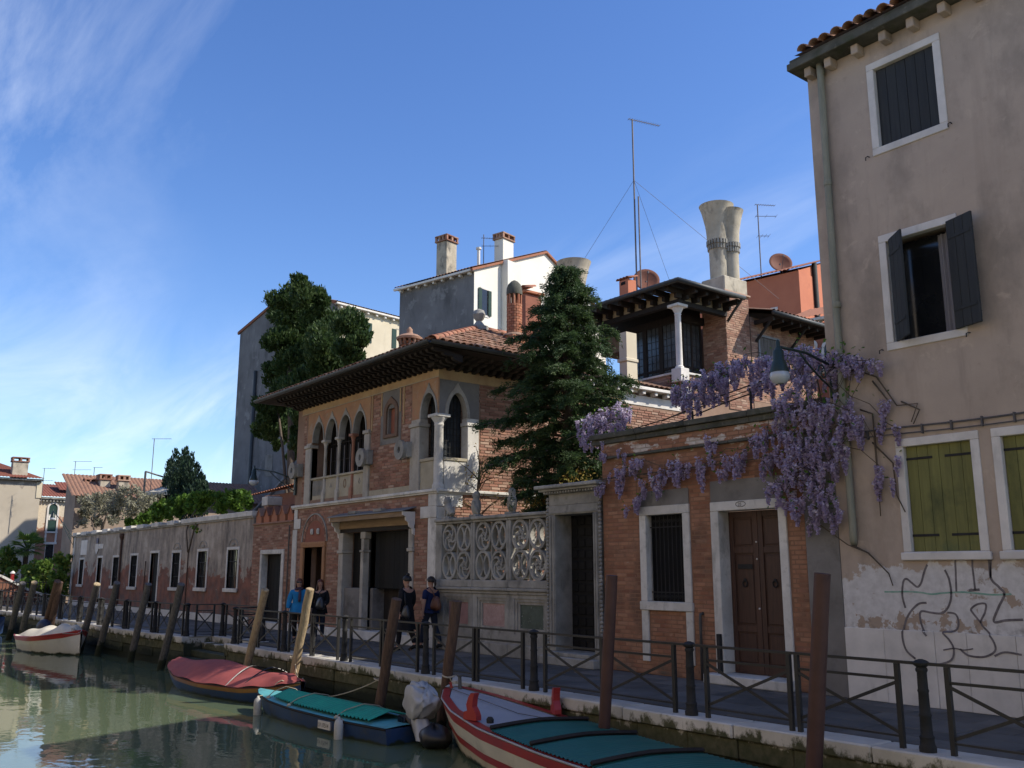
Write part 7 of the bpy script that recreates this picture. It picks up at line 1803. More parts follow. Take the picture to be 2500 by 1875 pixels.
# ------------------------------------------------------------------ boats
def section(st, v):
    """point across a hull section: v=0 gunwale, 1 chine, 2 keel (half section: offset, z)"""
    x, b, g, cb, cz, kz = st
    if v <= 1: return (b+(cb-b)*max(v,0)**1.15, g+(cz-g)*v)
    return (cb*(2-v), cz+(kz-cz)*(v-1))
class Boat:
    def __init__(s, name, label, loc, rz, stations):
        s.T = thing(name, label, 'boat', loc, 'boats moored in the canal', rz)
        st = []
        for i in range(len(stations)-1):
            for k in range(5):
                u = k/5; a, b = stations[i], stations[i+1]; st.append(tuple(a[j]+(b[j]-a[j])*u for j in range(6)))
        st.append(stations[-1])
        # smooth the interpolated stations a little
        for _ in range(2):
            st = [st[0]] + [tuple([st[i][0]] + [(st[i-1][j]+2*st[i][j]+st[i+1][j])/4 for j in range(1,6)]) for i in range(1, len(st)-1)] + [st[-1]]
        s.st = st
    def skin(s, name, mat, v0=0.0, v1=2.0, off=0.0, nv=8, parent=None, sides=(-1,1)):
        mb = MB()
        for sd in sides:
            def f(u, v):
                S_ = s.st[min(len(s.st)-1, int(round(u*(len(s.st)-1))))]; y, z = section(S_, v0+(v1-v0)*v)
                return (S_[0], sd*(y+off), z)
            i0 = len(mb.f); mb.grid(f, len(s.st)-1, nv)
            if sd > 0: mb.f[i0:] = [tuple(reversed(q)) for q in mb.f[i0:]]
        return lp(mb, name, mat, parent or s.T, smooth=True)
    def transom(s, mat, end=-1):
        S_ = s.st[end]; P = [section(S_, v) for v in np.linspace(0, 2, 9)]
        mb = MB(); pts = [(S_[0], -y, z) for y, z in P] + [(S_[0], y, z) for y, z in reversed(P[:-1])]; mb.add(pts, [tuple(range(len(pts)))]); return lp(mb, 'transom', mat, s.T)
    def sheet(s, name, mat, i0, i1, inset, fn, nv=12, mul=1, smooth=True):
        """a sheet from side to side between two stations; fn(u, v, b, g) -> extra height"""
        n = (i1-i0)*mul; mb = MB()
        def f(u, v):
            t = i0+(i1-i0)*u; k = min(int(t), len(s.st)-2); w = t-k; S_ = [s.st[k][j]*(1-w)+s.st[k+1][j]*w for j in range(6)]
            vv = v*2-1; b = max(.01, S_[1]-inset); return (S_[0], vv*b, S_[2]+fn(u, vv, b))
        mb.grid(f, n, nv); return lp(mb, name, mat, s.T, smooth=smooth)
    def rail(s, name, mat, r, dz=0.0, off=0.0, sides=(-1,1), i0=0, i1=None):
        mb = MB()
        for sd in sides: mb.tube([(S_[0], sd*(S_[1]+off), S_[2]+dz) for S_ in s.st[i0:i1]], r, 6)
        return lp(mb, name, mat, s.T, smooth=True)
def paint(name, c, rough=.45, var=.8, layers=()): return lay(name, c, tuple(x*var for x in c), 2.2, rough, .08, 20, spec=.4, layers=list(layers))
dirt = dict(c=(.06,.06,.045), s=3.2, lo=.50, hi=.70, amt=.6, d=10, r=.7)
algae = dict(c=(.02,.028,.012), s=3, lo=.45, hi=.6, z=(WATER-.05, WATER+.16), zw=.4)
M['boat_blue'] = paint('blue_boat_paint', (.022,.055,.14), .45, .7, [dirt, algae]); M['turq'] = paint('turquoise_deck_paint', (.10,.36,.38), .5, .85, [dirt])
M['green_sheet'] = paint('green_corrugated_sheet', (.02,.31,.19), .4, .8, [dict(c=(.03,.10,.07), s=3, lo=.55, hi=.75, amt=.5)]); M['teal_sheet'] = paint('dark_teal_corrugated_sheet', (.022,.125,.095), .45, .75, [dict(c=(.02,.06,.055), s=2.2, lo=.52, hi=.72, amt=.6), dict(c=(.10,.10,.08), s=5, lo=.62, hi=.75, amt=.4)])
M['red_tarp'] = lay('faded_red_tarpaulin', (.31,.078,.068), (.22,.052,.048), 1.6, .75, .25, 14, layers=[dict(c=(.17,.05,.05), s=2.2, lo=.56, hi=.75, amt=.5)])
M['white_hull'] = paint('white_hull_paint', (.62,.58,.49), .45, .85, [dict(c=(.30,.26,.18), s=2, lo=.55, hi=.75, amt=.5), algae]); M['red_paint'] = paint('red_boat_paint', (.36,.035,.03), .4, .75, [dict(c=(.12,.03,.025), s=5, lo=.58, hi=.75, amt=.5)])
M['grey_deck'] = paint('grey_deck_paint', (.34,.34,.355), .6, .85, [dict(c=(.17,.17,.17), s=3, lo=.55, hi=.75, amt=.4)]); M['cream_hull'] = paint('cream_hull_paint', (.55,.47,.35), .45, .85, [dict(c=(.28,.22,.14), s=2, lo=.55, hi=.75, amt=.5), algae])
M['varnish'] = paint('varnished_wood', (.30,.14,.035), .4, .7, [dirt]); M['canvas'] = lay('cream_canvas', (.58,.54,.44), (.42,.38,.30), 2.2, .85, .4, 9)
M['bag'] = lay('grey_plastic_cover', (.44,.44,.43), (.30,.30,.30), 2.4, .5, .4, 7, spec=.4); M['black_plastic'] = lay('black_plastic', (.02,.02,.022), None, 3, .4, .4, 8, spec=.5)
M['rope'] = lay('pale_rope', (.45,.38,.27), None, 20, .9, .2, 60); M['fender'] = lay('scuffed_white_fender', (.50,.48,.42), (.36,.34,.29), 4, .6, .1, 30, layers=[dict(c=(.18,.16,.12), s=5, lo=.56, hi=.72, amt=.6)])
def place(pts):  # bow, stern -> loc, rz for local x running bow(-)->stern(+)
    (bx, by), (sx, sy) = pts; return ((bx+sx)/2, (by+sy)/2), math.atan2(sy-by, sx-bx), math.hypot(sx-bx, sy-by)
def blue_boat():
    (cx, cy), rz, L = place(((-9.98,-4.74), (-5.05,-4.36))); h = L/2; W = WATER
    B = Boat('blue_boat', 'blue boat with turquoise deck and green corrugated cover numbered LV 17514', (cx, cy, 0), rz,
        [(-h,.05,W+.36,.03,W+.25,W+.2),(-h+.35,.22,W+.34,.10,W+.02,W-.04),(-h+1.1,.42,W+.30,.30,W-.1,W-.16),(-h+2.2,.55,W+.28,.46,W-.14,W-.2),(-h+3.6,.56,W+.26,.48,W-.14,W-.2),(h,.45,W+.25,.40,W-.12,W-.18)])
    B.skin('hull', M['boat_blue']); B.transom(M['boat_blue']); B.rail('rub_rail', M['wood_dark'], .016, -.01, .004)
    n = len(B.st)-1
    B.sheet('deck', M['turq'], 0, n, .0, lambda u, v, b: .012+.02*(1-v*v), 8)
    B.sheet('corrugated_cover', M['green_sheet'], int(n*.42), int(n*.93), .10, lambda u, v, b: .07+.10*(1-abs(v))+.016*math.sin(u*2*PI*34), 8, 26)
    for u in (.38, .58, .80):
        i = int(n*u); S_ = B.st[i]; lp(MB().tube([(S_[0],-S_[1],S_[2]+.02),(S_[0]+.02,-S_[1]*.6,S_[2]+.135),(S_[0]+.05,0,S_[2]+.20),(S_[0],S_[1]*.6,S_[2]+.135),(S_[0],S_[1],S_[2]+.02)], .009, 5), 'lashing', M['rope'], B.T)
        lp(MB().lathe([(.03,S_[2]),(.045,S_[2]+.03),(.02,S_[2]+.06)], S_[0], -S_[1]+.05, 8), 'knot', M['rope'], B.T)
    i = int(n*.77); S_ = B.st[i]; x = S_[0]
    pl = lp(MB().cbox(x-.19, x+.19, -S_[1]-.012, -S_[1]+.02, W+.075, W+.205, .004), 'number_plate', M['stone_clean'], B.T)
    o = text_obj('LV 17514', (0,0,0), .098, M['black_plastic'], pl, 'number'); o.parent = B.T; o.matrix_parent_inverse = Matrix(); o.location = (x-.175, -S_[1]-.016, W+.105); o.scale = (.86,1,1)
    for k, (u, lab) in enumerate(((.30,'bow'), (.86,'stern'))):
        S_ = B.st[int(n*u)]; p = WM[B.T] @ Vector((S_[0], -S_[1]-.085, 0))
        F = thing('fender', 'white sausage fender hanging near the %s of the blue boat' % lab, 'fender', (p.x, p.y, W), 'fenders of the blue boat')
        z0 = W-.10; MB().lathe([(.02,z0),(.06,z0+.02),(.075,z0+.07),(.075,z0+.32),(.06,z0+.38),(.025,z0+.41),(.02,z0+.44)], p.x, p.y, 14).build('body', M['fender'], F, smooth=True); MB().tube([(p.x,p.y,z0+.43),(p.x,p.y+.09,S_[2]+.02)], .008, 5).build('cord', M['rope'], F)
    # outboard motor in its grey cover, tilted up behind the transom
    mx_, my_ = -4.42, -4.25
    O = thing('outboard_motor', 'tilted outboard motor wrapped in a baggy grey cover', 'outboard motor', (mx_, my_, W))
    bc = _onY((1028, 1715), my_); bx_, bz_ = bc
    def bagf(u, v):
        th = u*2*PI; ph = v*PI; q = lambda c, e: math.copysign(abs(c)**e, c)
        p = Vector((q(math.sin(ph),.6)*q(math.cos(th),.5)*.27*(1+.25*math.cos(ph)), q(math.sin(ph),.6)*q(math.sin(th),.5)*.22, q(math.cos(ph),.75)*.26))
        p += Vector((.02*math.sin(9*th+5*ph), .02*math.sin(7*th-4*ph), .018*math.sin(6*th+8*ph)))
        return Matrix.Rotation(rad(32), 3, 'Y') @ p + Vector((bx_, my_, bz_))
    MB().grid(bagf, 40, 26).build('cover', M['bag'], O, smooth=True)
    mx_ = bx_-.1
    def skirt(u, v):
        th = u*2*PI; r = .17+.08*v+.025*math.sin(5*th+v*3); return Vector((mx_+.14+.22*v+math.cos(th)*r*.8, my_-.05+math.sin(th)*r*.7, W+.40-.30*v))
    MB().grid(skirt, 24, 6).build('loose_skirt', M['bag'], O, smooth=True)
    mb = MB(); mb.tube([(mx_-.18,my_,W+.35),(mx_+.05,my_,W+.18),(mx_+.45,my_,W+.02)], [.10,.08,.06], 8); mb.cbox(mx_-.42, mx_-.2, my_-.12, my_+.12, W+.12, W+.38, .02)
    mb.build('leg', M['black_plastic'], O, smooth=True)
    def bb(u, v):
        th = u*2*PI; ph = v*PI; return Vector((mx_+.52+.34*math.sin(ph)*math.cos(th), my_-.02+.24*math.sin(ph)*math.sin(th)*(1+.15*math.sin(4*th)), W+.16+.17*math.cos(ph)*(1+.2*math.sin(3*th))))
    MB().grid(bb, 20, 12).build('black_bag', M['black_plastic'], O, smooth=True)
blue_boat()
def red_boat():
    (cx, cy), rz, L = place(((-15.7,-4.62), (-9.65,-4.0))); h = L/2; W = WATER
    B = Boat('red_covered_boat', 'blue boat under a faded red tarpaulin stretched over hoops', (cx, cy, 0), rz,
        [(-h,.04,W+.48,.02,W+.30,W+.25),(-h+.6,.34,W+.40,.18,W+.0,W-.05),(-h+1.6,.66,W+.32,.48,W-.1,W-.18),(0,.78,W+.28,.62,W-.12,W-.2),(h-1.4,.66,W+.30,.5,W-.1,W-.18),(h-.5,.34,W+.38,.2,W+.0,W-.06),(h,.05,W+.48,.03,W+.3,W+.25)])
    B.skin('hull', M['boat_blue']); B.skin('top_strake', M['varnish'], 0.0, .26, .006, 3); B.rail('rub_rail', M['wood_dark'], .014, -.0, .006)
    n = len(B.st)-1
    def tarp(u, v, b):
        ridge = .36*math.sin(PI*min(1, max(0, u*1.02)))**.7 * (1-.25*math.sin(PI*u*2.3)**2)
        return ridge*(1-abs(v)**1.6) + .02 + .02*math.sin(v*9+u*14)*(1-abs(v)) + .016*math.sin(u*40+v*3)*abs(v) + .018*abs(math.sin(u*23+v*v*5))*(1-abs(v)**3)*(1 if u > .55 else .4)
    B.sheet('tarpaulin', M['red_tarp'], 1, n-1, -.02, tarp, 18, 3)
    B.skin('tarp_edge', M['red_tarp'], -.02, .06, .014, 2)
    i = int(n*.86); S_ = B.st[i]
    for sd in (-1, 1): lp(MB().tube([(S_[0]+.1*k, sd*S_[1]*(1-k*.3), S_[2]+.02+.10*math.sin(k*1.5)) for k in (0,.5,1,1.6,2.2)], .012, 5), 'lashing', M['rope'], B.T)
    for u in (.62, .70):
        i = int(n*u); S_ = B.st[i]; lp(MB().tube([(S_[0]+(.16 if u > .65 else -.2)*q, S_[1]*q*1.0, S_[2]+.345*(1-abs(q)**1.6)+.012) for q in np.linspace(-1,1,15)], .014, 5), 'strap', M['black_plastic'], B.T)
red_boat()
def white_boat():
    (cx, cy), rz, L = place(((-24.45,-4.62), (-28.4,-5.3))); h = L/2; W = WATER
    B = Boat('white_boat', 'white rowing boat with red gunwale and cream canvas heaped inside', (cx, cy, 0), rz,
        [(-h,.03,W+.78,.02,W+.2,W-.05),(-h+.5,.40,W+.68,.16,W-.02,W-.1),(-h+1.3,.72,W+.58,.45,W-.1,W-.18),(0.2,.84,W+.50,.6,W-.12,W-.2),(h-.5,.72,W+.48,.5,W-.1,W-.18),(h,.55,W+.50,.4,W-.06,W-.12)])
    B.skin('hull', M['white_hull']); B.transom(M['white_hull']); B.skin('red_strake', M['red_paint'], 0, .20, .008, 3); B.rail('gunwale', M['red_paint'], .025, .0, .0)
    n = len(B.st)-1
    B.sheet('deck', M['white_hull'], 0, n, .03, lambda u, v, b: -.02, 6)
    B.sheet('canvas', M['canvas'], int(n*.12), int(n*.88), .10, lambda u, v, b: .03+.40*math.sin(PI*u)**.8*(1-abs(v)**2)*(.8+.2*math.sin(u*9))+.05*math.sin(u*21+v*4)*(1-v*v), 16, 3)
    lp(MB().lathe([(.05,W+.78),(.06,W+.84),(.02,W+.88)], -h+.3, .15, 8), 'bow_cleat', M['fender'], B.T)
    lp(MB().tube([(-h,0,W+.75),(-h-.35,.3,W+.7),(-h-.5,.8,W+.75)], .012, 5), 'mooring_rope', M['rope'], B.T)
white_boat()
def green_boat():
    (cx, cy), rz, L = place(((-36.6,-4.95), (-42.0,-6.9))); h = L/2; W = WATER
    B = Boat('green_boat', 'green boat with sunlit wooden deck cut by the left picture edge', (cx, cy, 0), rz,
        [(-h,.25,W+.75,.2,W+.1,W-.05),(-h+.8,.55,W+.70,.4,W-.05,W-.1),(0,.85,W+.64,.7,W-.1,W-.18),(h,.7,W+.62,.6,W-.1,W-.18)])
    B.skin('hull', paint('green_hull_paint', (.02,.10,.035), .45, .7, [dirt, algae])); B.transom(M['boat_blue'], 0); n = len(B.st)-1
    B.skin('top_strake', M['varnish'], 0, .18, .006, 3); B.sheet('deck', M['pole_pale'], 0, n, .0, lambda u, v, b: .02+.05*(1-v*v), 8); B.rail('gunwale', M['pole_pale'], .022)
green_boat()
def motor_head():
    T = thing('navy_engine_hood', 'navy covered engine hood showing behind the white boat', 'outboard motor', (-29.8,-4.6,WATER))
    MB().grid(lambda u, v: Vector((-29.8+.42*math.sin(v*PI)*math.cos(u*2*PI), -4.62+.26*math.sin(v*PI)*math.sin(u*2*PI), WATER+.62+.30*math.cos(v*PI)*(1 if v < .5 else .8))), 18, 10).build('hood', paint('navy_cover', (.015,.022,.05), .5), T, smooth=True)
    MB().tube([(-29.8,-4.6,WATER+.45),(-29.75,-4.6,WATER-.4)], .08, 8).build('leg', M['black_plastic'], T)
motor_head()
def front_boat():
    W = WATER
    bow, stern = (-4.78,-3.72), (3.2,-4.98); (cx, cy), rz, L = place((bow, stern)); h = L/2
    B = Boat('red_white_boat', 'large white and red boat with grey foredeck and dark green corrugated covers', (cx, cy, 0), rz,
        [(-h,.07,W+.82,.03,W+.3,W+.05),(-h+.12,.20,W+.80,.06,W+.25,W+.0),(-h+.55,.44,W+.74,.18,W+.05,W-.1),(-h+1.3,.64,W+.66,.38,W-.08,W-.2),(-h+2.4,.76,W+.58,.55,W-.14,W-.25),(-h+4.2,.80,W+.53,.62,W-.16,W-.25),(h-1.5,.76,W+.54,.6,W-.15,W-.24),(h,.6,W+.58,.45,W-.1,W-.2)])
    B.skin('hull', M['cream_hull']); B.transom(M['cream_hull'])
    B.skin('red_strake', M['red_paint'], 0.02, .20, .010, 3); B.skin('white_strake', M['white_hull'], .20, .46, .006, 3); B.skin('red_stripe', M['red_paint'], .46, .60, .010, 3)
    n = len(B.st)-1
    mb = MB()
    for sd in (-1, 1):
        def f(u, v, sd=sd):
            S_ = B.st[2+int(round(u*(n-2)))]; return (S_[0], sd*(S_[1]+.015-.13*v), S_[2]+.022)
        i0 = len(mb.f); mb.grid(f, n-2, 2)
    lp(mb, 'red_washboard', M['red_paint'], B.T); B.rail('gunwale_edge', M['grey_deck'], .016, .0, .014)
    ic = min(i for i, q in enumerate(B.st) if q[0] > -h+2.75); io = min(i for i, q in enumerate(B.st) if q[0] > -h+1.75)
    B.sheet('foredeck', M['grey_deck'], 2, ic, .125, lambda u, v, b: .012+.02*(1-v*v), 8)
    B.sheet('bow_cap', M['white_hull'], 0, 4, -.012, lambda u, v, b: .045, 6)
    lp(MB().tube([(-h+.22,.02,W+.80),(-h+.20,.02,W+1.0)], .03, 8).lathe([(.035,W+1.0),(.05,W+1.01),(.05,W+1.03)], -h+.20, .02, 8), 'bow_post', M['iron_grey'], B.T)
    lp(MB().tube([(-h+.16,-.10,W+.83),(-h+.15,-.12,W+.92)], .022, 8), 'bow_pin', M['red_paint'], B.T)
    # oarlocks
    def fork(x, y, z, sd):
        P = [(-.13,0),(-.12,.10),(-.05,.12),(-.07,.20),(-.03,.30),(.02,.36),(.09,.36),(.06,.28),(.05,.18),(.10,.12),(.13,.06),(.13,0)]
        mb = MB(); mb.prism(P, -.05, .05); mb.xform(Matrix.Translation((x, y, z)) @ Matrix.Rotation(rad(18*sd), 4, 'Z')); return lp(mb, 'oarlock', M['red_paint'], B.T)
    S_ = B.st[io]; fork(S_[0]+.05, -S_[1]+.05, S_[2]+.025, 1); fork(S_[0]+.1, S_[1]-.04, S_[2]+.025, -1)
    lp(MB().lathe([(.05,W+.64),(.055,W+.69),(.03,W+.72)], B.st[ic-1][0], -B.st[ic-1][1]+.17, 8), 'cleat', M['iron'], B.T)
    # corrugated covers with battens
    i0, i1 = ic, n-1
    B.sheet('corrugated_cover', M['teal_sheet'], i0, i1, .0, lambda u, v, b: .04+.045*(1-abs(v)**1.5)+.011*math.sin(u*2*PI*68), 8, 20)
    for k in range(5):
        i = i0+round((i1-i0)*k/4.4); S_ = B.st[i]; lp(MB().tube([(S_[0], q*S_[1]*1.0, S_[2]+.075+.045*(1-abs(q)**1.5)) for q in np.linspace(-1,1,9)], .03, 4), 'batten', M['wood_dark'], B.T)
    lp(MB().tube([(-h+.1,-.15,W+.84),(B.st[io][0],.1,B.st[io][2]+.05),(B.st[ic][0],.45,B.st[ic][2]+.05)], .006, 4), 'line', M['cable'], B.T)
front_boat()

# ------------------------------------------------------------------ mooring ropes
def rope(label, a, b, sag):
    T = thing('mooring_rope', label, 'rope', a, 'mooring ropes'); a, b = Vector(a), Vector(b)
    MB().tube([a.lerp(b, t) - Vector((0,0,sag*4*t*(1-t))) for t in np.linspace(0,1,14)], .011, 6).build('line', M['rope'], T, smooth=True)
    MB().tube([b+Vector((.105*math.cos(t), .105*math.sin(t), .012*math.sin(2*t))) for t in np.linspace(0,2*PI,14,endpoint=False)], .014, 6, closed=True).build('loop', M['rope'], T)
rope('rope from the red covered boat to the sunlit pale pole', (-9.75,-4.02,-.40), (-10.62,-3.75,.02), .08)
rope('rope from the blue boat bow to the brown pole behind it', (-9.7,-4.7,-.50), (-7.05,-3.75,-.10), .22)
rope('rope from the red and white boat to the dark brown pole', (-4.6,-3.7,-.02), (-5.0,-3.65,.12), .06)
# ------------------------------------------------------------------ street lamps
def lamp(name_label, wall, head, green, scroll=True):
    T = thing('wall_lamp', name_label, 'street lamp', wall, 'bracket street lamps')
    w, hd = Vector(wall), Vector(head); m = M['lamp_iron']
    arm = [w, w.lerp(hd, .5)+Vector((0,0,.06)), hd]
    MB().tube(arm, .022, 8).build('arm', m, T, smooth=True)
    lo = w+Vector((0,0,-.38)); mid = w.lerp(hd, .45)+Vector((0,0,-.12))
    MB().tube([lo, lo.lerp(mid,.5)+Vector((0,0,-.02)), mid, w.lerp(hd,.62)+Vector((0,0,.03))], .016, 6).build('brace', m, T, smooth=True)
    if scroll:
        d = (hd-w).normalized(); pts = [w.lerp(hd,.2)+d*.14*(1-k/16)*math.cos(k*.6)+Vector((0,0,-.16+.14*(1-k/16)*math.sin(k*.6))) for k in range(15)]; MB().tube(pts, .012, 5).build('scroll', m, T)
    z = hd.z
    MB().lathe([(.012,z+.10),(.03,z+.06),(.03,z+.0),(.05,z-.04),(.075,z-.07),(.08,z-.2),(.095,z-.22),(.13,z-.34),(.135,z-.38)], hd.x, hd.y, 16).build('hood', m, T, auto=40)
    MB().lathe([(.13,z-.38),(.145,z-.42),(.14,z-.47),(.10,z-.52),(.05,z-.545)], hd.x, hd.y, 16, cap=False).build('glass_globe', M['lamp_glass'], T, smooth=True)
    MB().cbox(w.x-.06, w.x+.06, w.y-.02, w.y+.03, w.z-.5, w.z+.12, .01).build('wall_plate', m, T)
M['lamp_iron'] = paint('green_black_lamp_iron', (.018,.035,.030), .45)
M['lamp_glass'] = lay('milky_lamp_glass', (.48,.51,.54), (.38,.41,.44), 4, .15, .02, 10, spec=.6)
a = gpos((1400+1508/3.017, 450+1205/3.017), 12.8)
lamp('green iron lamp on a curved bracket by the downpipe of the plastered house', (.10,-.03,4.92), (a.x, a.y, a.z+.02), True)
lamp('bracket lamp on the left corner of the loggia house', (-19.0,-.05,4.62), (-20.35,-.85,5.02), False)
q = _onY((430/3.318, 1050+670/3.318), -.7)
lamp('distant bracket lamp at the far corner of the low range', (-46.62,-.04,4.55 if False else 3.5), (q[0],-.7,q[1]+.1), False)

# ------------------------------------------------------------------ small statues on the screen
def statue(label, x, kind):
    T = thing('stone_figure', label, 'statue', (x, .08, 3.03)); s = M['grey_stone']; z = 3.032
    MB().cbox(x-.13, x+.13, -.04, .2, z, z+.05, .01).build('base', s, T); z += .05
    mb = MB()
    if kind == 'lion':
        mb.tube([(x+.12,.08,z+.05),(x+.08,.08,z+.12),(x-.02,.08,z+.2),(x-.07,.08,z+.30)], [.07,.10,.095,.08], 10); mb.lathe([(.02,z+.26),(.085,z+.30),(.10,z+.36),(.085,z+.43),(.03,z+.48)], x-.09, .08, 10)
        for dy in (-.05,.06): mb.tube([(x-.10,.08+dy,z+.28),(x-.13,.08+dy,z)], .032, 7); mb.tube([(x+.08,.08+dy*1.4,z+.10),(x-.0,.08+dy*1.4,z+.02)], .035, 7)
        for dy in (-.05,.05): mb.tube([(x-.09,.08+dy,z+.44),(x-.09,.08+dy*1.4,z+.50)], [.025,.008], 5)
        mb.tube([(x+.15,.08,z+.05),(x+.2,.1,z+.16),(x+.15,.1,z+.24)], .014, 5)
    else:
        mb.lathe([(.07,z),(.10,z+.06),(.12,z+.18),(.105,z+.30),(.07,z+.37),(.085,z+.42),(.08,z+.48),(.03,z+.54)], x, .08, 12)
        mb.tube([(x+.02,-.02,z+.30),(x+.07,.02,z+.12),(x+.10,.06,z-.0)], [.05,.06,.02], 7); mb.tube([(x-.06,.06,z+.45),(x-.12,.05,z+.43)], [.03,.006], 6)
    mb.build('figure', s, T, auto=60)
statue('small seated stone lion at the left end of the tracery screen', -10.55, 'lion')
statue('hunched stone bird on the first joint of the tracery screen', -9.45, 'bird')
statue('dark stone bird on the second joint of the tracery screen', -8.10, 'bird')

# ------------------------------------------------------------------ terrace parasol and lean-to behind the low range
def parasol():
    T = thing('cantilever_parasol', 'cream cantilever parasol on the terrace beside the dark yew', 'parasol', (-43.6, 3.3, 3.5))
    p0 = gpos((1160/3.318, 1050+530/3.318), 50); p1 = gpos((1180/3.318, 1050+335/3.318), 50); p2 = gpos((1420/3.318, 1050+410/3.318), 51.5)
    MB().tube([(p0.x,p0.y,3.3),(p1.x,p1.y,p1.z)], .06, 8).tube([p1, p2], .045, 8).build('frame', M['iron_grey'], T)
    c = Vector((p2.x,p2.y,p2.z-.12)); r = 1.75; mb = MB(); n = 8; V = [tuple(c)]+[(c.x+r*math.cos(2*PI*k/n+.39), c.y+r*math.sin(2*PI*k/n+.39), c.z-.62) for k in range(n)]+[(c.x+r*math.cos(2*PI*k/n+.39), c.y+r*math.sin(2*PI*k/n+.39), c.z-.80) for k in range(n)]
    mb.add(V, [(0,1+k,1+(k+1)%n) for k in range(n)]+[(1+k,1+n+k,1+n+(k+1)%n,1+(k+1)%n) for k in range(n)]); mb.build('canopy', M['canvas'], T)
    for k in range(n): MB().bar(V[0], V[1+k], .03).build('rib', M['iron_grey'], T)
parasol()
def lean_to():
    T = thing('garden_lean_to', 'small brick lean-to with sunlit orange tiles behind the gate wall', 'shed', (-23, 2, 0))
    MB().box(-25.2, -20.6, 1.6, 3.0, 0, 4.55).build('wall', M['brick_house'], T)
    mb = MB(); ribbed(mb, (-25.6,1.2,4.55), (-20.4,1.2,4.75), (-20.4,3.2,5.2), (-25.6,3.2,5.0)); mb.build('roof_tiles', M['tile_red'], T, kind='stuff')
    MB().cbox(-22.5, -22.15, .45, .9, 3.5, 4.35, .02).build('pier', M['brick_house'], T); MB().cbox(-22.6, -22.1, .4, .95, 4.0, 4.3, .02).build('pier_cap', M['stone'], T)
    T = thing('grey_gable_outbuilding', 'low grey gabled outbuilding between the yew and the tall grey house', 'outbuilding', (-38, 8, 0))
    MB().prism([(-42,0),(-35,0),(-35,6.4),(-36.5,6.9),(-42,4.6)], 8, 12).build('wall', M['plaster_grey'], T); MB().bar((-42.2,7.95,4.7),(-36.4,7.95,7.05),.2,.12).build('verge', M['lead'], T)
lean_to()
# ------------------------------------------------------------------ people
def skin_mesh(name, verts, edges, radii, mat, sub=2):
    """grow one continuous surface round a skeleton (Skin + Subdivision), baked to a mesh"""
    me = bpy.data.meshes.new(name); me.from_pydata(verts, edges, []); o = bpy.data.objects.new(name, me); _link(o)
    m = o.modifiers.new('skin', 'SKIN'); m.use_smooth_shade = True; m.branch_smoothing = .6
    for i, sv in enumerate(me.skin_vertices[0].data):
        r = radii[i]; sv.radius = (r, r) if not isinstance(r, tuple) else r; sv.use_root = (i == 0)
    s = o.modifiers.new('sub', 'SUBSURF'); s.levels = sub; s.render_levels = sub
    dg = bpy.context.evaluated_depsgraph_get(); out = bpy.data.meshes.new_from_object(o.evaluated_get(dg)); bpy.data.objects.remove(o)
    out.materials.clear(); out.materials.append(mat); out.polygons.foreach_set('use_smooth', [True]*len(out.polygons)); out.name = name
    return out
def mesh_part(name, me, T):
    o = bpy.data.objects.new(name, me); _link(o); o.parent = T; return o
SKIN = lay('skin_tone', (.42,.24,.17), (.36,.20,.14), 6, .55, .05, 40)
def cloth(name, c, layers=()): return lay(name, c, tuple(x*.7 for x in c), 5, .9, .35, 40, layers=list(layers), bdist=.004)
